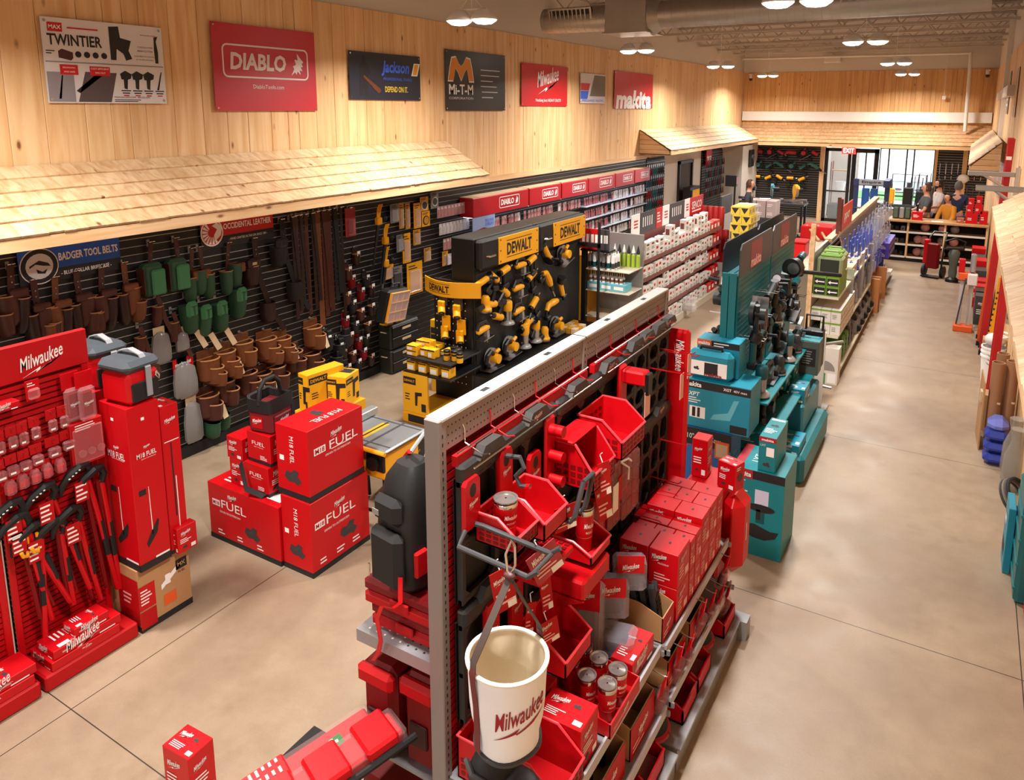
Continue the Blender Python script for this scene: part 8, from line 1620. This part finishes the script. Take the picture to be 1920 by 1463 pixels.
t = thing('storage_rack', 'light metal rack with a white tub just outside the glass door', 'rack', (-3.7, 26.6, -.02)); MB().box(-.3, .3, -.2, .2, .9, .93, CTW).box(-.3, .3, -.2, .2, .4, .43, CTW).box(-.3, .3, -.2, .2, 1.6, 1.63, CTW).build('shelves', t)
for sx in (-.3, .3): MB().cyl((sx, -.2, 0), (sx, -.2, 1.9), .018, BRR).cyl((sx, .2, 0), (sx, .2, 1.9), .018, BRR).build('post', t)
MB().lathe([(.12, 0), (.17, .3), (.18, .31)], WHITE, 16, (0, 0, .93)).build('tub', t)
solo(MB().box(-.25, .25, -.2, .2, .1, .55, BLACKM, .05).cyl((-.2, 0, .1), (.2, 0, .1), .1, RUBBER), 'generator', 'dark wheeled generator behind the glass door', 'machine', (-3.75, 26.2, -.02))
# hand truck and breaker hammer
t = thing('hand_truck', 'red and black hand truck with a dark red breaker case, standing before the counter', 'hand truck', (-.52, 18.0, 0), -.3)
for s in (-.16, .16): MB().cyl((s, .1, .13), (s*1.35, .1, .13), .13, RUBBER, 18).build('wheel', t); MB().tube([(s, .06, .1), (s, .12, .6), (s, .2, .85), (s*.8, .34, .96)], .018, BLACK, 8).build('rail', t)
MB().box(-.18, .18, -.14, .06, .02, .04, BLACK).build('toe_plate', t); MB().box(-.12, .12, -.06, .08, .2, .75, REDD, .02).box(-.2, -.1, -.02, .1, .3, .82, RED, .01).build('case', t); MB().tube([(-.14, .34, .96), (.14, .34, .96)], .016, BLACK, 8).build('handle', t)
t = thing('demolition_hammer', 'grey-green upright demolition hammer on its stand, right of the red hand truck', 'breaker', (-.12, 17.75, 0), .2)
MB().lathe([(.13, 0), (.12, .06), (.08, .1)], BLACK, 16).build('base', t); GGN = mat('hammer_grey_green', '#5f6b62', .5); MB().lathe([(.07, .08), (.085, .2), (.075, .35), (.10, .48), (.11, .62), (.08, .70)], GGN, 14).build('body', t); MB().box(-.18, .18, -.06, .06, .68, .74, BLACK, .02).build('crosspiece', t); MB().tube([(-.17, 0, .72), (-.19, 0, .86), (.0, 0, .93), (.19, 0, .86), (.17, 0, .72)], .018, BLACK, 8).build('handle', t); MB().tube([(.12, .0, .05), (.26, -.12, .02), (.36, 0, .02), (.3, .14, .02)], .014, GREYD, 6).build('cord', t)
# ---------------------------------------------------------------- right-hand side
for i, (y, z, x0, x1) in enumerate([(12.4, 2.70, -.02, .56), (10.3, 2.68, .08, .60)]):
    t = thing('bracket_arm', 'long grey metal bracket arm with diagonal brace jutting from the right wall, %s one' % ('farther', 'nearer')[i], 'bracket', (0, y, z)); MB().box(x0, x1, -.03, .03, -.03, .035, mat('bracket_steel', '#a7a4a3', .4, .5), .006).build('arm', t); MB().cyl((x0+.2, 0, -.02), (x1-.05, 0, -.22), .018, ALU, 8).build('brace', t); MB().box(x1, x1+.05, -.05, .05, -.35, .1, ALU).build('plate', t)
def ladder(loc, lab, h, lean, m):
    t = thing('ladder', lab, 'ladder', loc)
    for s in (0, .40): MB().prism([(-.04, 0), (.04, 0), (.04+lean, h), (-.04+lean, h)], (0, s, 0), X, Z, Y*.03, m).build('rail', t, False)
    g = MB()
    for k in range(int(h/.3)): g.cyl((lean*(.3*k+.2)/h, .02, .3*k+.2), (lean*(.3*k+.2)/h, .42, .3*k+.2), .016, ALU, 8)
    g.build('rungs', t)
    for s in (0, .40): MB().box(-.045, .045, s-.005, s+.035, 0, .07, BLACK).build('foot', t)
    if h > 2.5: g = MB().quad((lean-.05, -.001, h-.3), X, Z, .07, .05, WHITE); g.build('label', t)
LR = mat('ladder_red', '#b3141c', .45); LO = mat('ladder_orange', '#d8541c', .45)
ladder((.40, 12.5, 0), 'tall bright red ladder leaning on the right wall, its head above the bracket arms', 3.2, .08, LR)
ladder((.46, 10.1, 0), 'red ladder leaning behind the brown tubes at the right wall', 2.2, .04, LR)
ladder((.37, 13.0, 0), 'orange step ladder leg at the right wall beside the tall red ladder', 1.9, .10, LO)
t = thing('level', 'long yellow notched level leaning at the right wall by the red ladder', 'level', (.44, 12.0, 0)); g = MB().prism([(-.03, 0), (.03, 0), (.11, 1.3), (.05, 1.3)], (0, 0, 0), X, Z, Y*.04, YEL)
for k in range(8): g.quad((-.01+.008*k, -.001, .5+.08*k), X, Z, .02, .03, INK)
g.build('bar', t, False)
t = thing('jack_stand', 'orange-footed machine with two pale posts standing at the right of the aisle', 'stand', (.13, 13.8, 0)); MB().box(-.14, .14, -.12, .12, 0, .10, ORANGE, .01).build('base', t)
for s in (-.07, .07): MB().box(s-.03, s+.03, -.03, .03, .1, .85, mat('post_pale', '#b9b5b0', .4), .006).build('post', t)
MB().box(-.13, .12, -.07, .07, .85, .98, ORANGE, .015).build('head', t); MB().box(-.14, -.05, -.06, .06, .98, 1.2, RED, .01).build('case', t); MB().box(.02, .1, -.04, .04, .98, 1.3, mat('spout_silver', '#a9adb3', .3, .6), .02).build('lever', t); MB().tube([(-.02, -.1, .9), (-.06, -.14, .5), (-.1, -.1, .12)], .012, GREYD, 6).build('hose', t); MB().box(.0, .14, -.16, -.02, .80, .98, WCART, .01).build('control_box', t)
for i in range(3):
    t = thing('bucket', 'white plastic bucket at the right wall, %s of the stack' % ('bottom', 'middle', 'top')[i], 'bucket', (.50, 11.3, .06*i+.0), 0, 'stacked white buckets'); MB().lathe([(.12, 0), (.145, .34), (.155, .345), (.155, .37), (.14, .37), (.115, .02)], WHITE, 20).build('pail', t); MB().tube([(.15, 0, .33), (.10, -.14, .28), (-.05, -.16, .27), (-.15, 0, .33)], .005, CHROME, 6).build('bail', t)
t = thing('rope_bag', 'bag of white coiled rope lying on the white buckets', 'rope', (.50, 11.3, .491)); MB().sph((0, 0, .09), .13, mat('bag_white', '#cfcac4', .4), 12, 8, 1, 1.2, .7).build('bag', t); MB().tube([(.05+.12*math.cos(a*.5), .12*math.sin(a*.5), .12+.004*a) for a in range(16)], .012, WHITE, 6).build('coil', t)
for i, (x, y) in enumerate([(.43, 9.45), (.44, 11.85)]): carton('carton', 'brown cardboard carton standing at the right wall, %s one' % ('near', 'far')[i], 'carton', (x-.06, y, 0), (.2, .22, .42), CARD)
TUB = mat('kraft_tube', '#9a6d4c', .7)
for i, (x, y, h) in enumerate([(.45, 8.92, .98), (.58, 8.98, 1.0), (.50, 9.22, 1.0)]):
    t = thing('cardboard_tube', 'thick brown cardboard tube standing at the right wall, %s' % ('nearest the aisle', 'against the wall', 'behind the other two')[i], 'tube', (x, y, 0), 0, 'brown cardboard tubes'); MB().lathe([(.062, 0), (.062, h), (.050, h), (.048, h-.04), (.046, .02)], TUB, 20).build('tube', t); MB().box(.02, .05, -.066, -.06, h*.55, h*.57, CARDI).build('sticker', t)
solo(MB().box(0, .012, 0, .5, 0, .75, CARD).box(-.02, .0, .1, .2, .5, .62, CARDI), 'cardboard_sheet', 'torn upright cardboard sheet on the aisle side of the brown tubes', 'cardboard', (.345, 8.85, 0), .05)
t = thing('wrapped_pads', 'blue plastic-wrapped rolls heaped on the floor at the right wall', 'wrapped pads', (.50, 8.62, 0)); BL2 = mat('wrap_blue', '#27388f', .3); BL3 = mat('wrap_lilac', '#6f78c8', .35)
for k, (z, yy) in enumerate(((0, 0), (.11, .03), (.22, .06))): MB().box(-.12, .10, -.14+yy, .14+yy, z, z+.12, BL2, .05).build('roll', t)
MB().box(-.10, .09, -.02, .24, .30, .45, BL3, .06).build('wrap', t)
for i, (y, z) in enumerate([(8.0, .0), (7.72, 0.02)]):
    t = thing('clear_sack', ('cloudy clear sack slumped at the right wall beside the blue rolls', 'small clear sack behind the hose coil at the right wall')[i], 'sack', (.63, y+.3, 0)); MB().lathe([(.06, 0), (.11, .1), (.10, .35), (.05, .5), (.07, .62)], mat('sack_clear', '#a39c92', .15, alpha=.5), 12).build('sack', t)
t = thing('hose_coil', 'coiled grey hose with silver fittings lying at the right edge of the aisle', 'hose', (.60, 7.55, .14)); t.rotation_euler = (.3, .9, 0)
for k in range(4): MB().tube([(.15*math.cos(a*PI/12), .17*math.sin(a*PI/12), .025*k) for a in range(25)], .014, (GREYD, mat('hose_tan', '#7a6f64', .5), GREYD, BLACKM)[k], 6, cap=False).build('loop', t)
MB().cyl((.13, -.1, .05), (.2, -.18, .05), .022, CHROME, 10).build('fitting', t)
t = thing('tool_case', 'tall teal ribbed plastic case standing at the right edge of the photo', 'tool case', (.56, 6.05, 0)); g = MB().box(0, .16, 0, .5, 0, .85, mat('case_sea_green', '#0f6468', .4), .03).build('shell', t)
for k in range(4): MB().box(-.008, .02, .02, .48, .1+.19*k, .13+.19*k, TEAL, .006).build('rib', t)
solo(MB().box(0, .05, 0, .3, 0, .55, TEALB, .004).quad((-.0, .28, .1), -Y, Z, .2, .1, INK).quad((0, .25, .35), -Y, Z, .12, .06, WHITE), 'tool_carton', 'thin pale teal carton leaning on the ribbed teal case', 'carton', (.505, 6.45, 0))
solo(MB().box(0, .14, 0, .30, 0, .16, RED, .02), 'tool_carton', 'red carton on the floor, cut by the right border, right beside the ribbed teal case', 'carton', (.625, 5.72, 0))
solo(MB().box(0, .14, 0, .25, 0, .4, RED, .02), 'tool_carton', 'red carton cut by the right border, nearest the camera', 'carton', (.625, 4.9, 0))
for i in range(5):
    t = thing('bagged_tool', 'clear bagged tool hanging at the right wall above the buckets, %s' % nth(i+1), 'bagged tool', (.60, 10.8+.42*i, .95+.12*(i % 2)), 0, 'bagged tools at the right wall'); MB().lathe([(.02, .35), (.07, .28), (.09, .1), (.05, 0)], mat('sack_clear', '#a39c92', .15, alpha=.5), 10).build('bag', t); MB().box(-.03, .03, -.03, .03, .04, .25, GREYD, .02).build('tool', t); MB().tube([(.0, 0, .34), (.05, 0, .38), (.1, 0, .38)], .004, CHROME, 5).build('peg', t)
for i in range(3): carton('tool_carton', 'grey and red carton on the floor at the right wall by the orange-footed machine, %s' % nth(i+1), 'carton', (.28, 14.3+.4*i, 0), (.25, .3, .5), (GREYD, BLACK, REDM)[i], front=p_small)
for i in range(6): carton('tool_carton', 'red carton stacked along the right wall towards the counter, %s from the counter' % nth(6-i), 'carton', (.20, 15.6+.5*i, 0), (.25, .4, .5+.1*(i % 3)), (REDM, GREYD, RED)[i % 3], front=p_small, group='cartons along the far right wall')
for i, (y, z0) in enumerate(((18.12, 3.94), (15.6, 3.90))):
    t = thing('poster', ('grey poster on the right wall above the ladder, farther one', 'creased tan poster on the right wall above the ladder, nearer one')[i], 'poster', (rwx(y)-.026, y, z0)); MB().box(0, .004, -.5, .5, -.42, .42, (mat('poster_taupe', '#8f8478', .6), mat('poster_tan', '#a5764e', .4))[i]).build('sheet', t); g = MB(); fine(g, (-.001, .4, -.3), -Y, Z, .7, .5, 4, WHITE if i == 0 else CARDI); g.build('print', t)
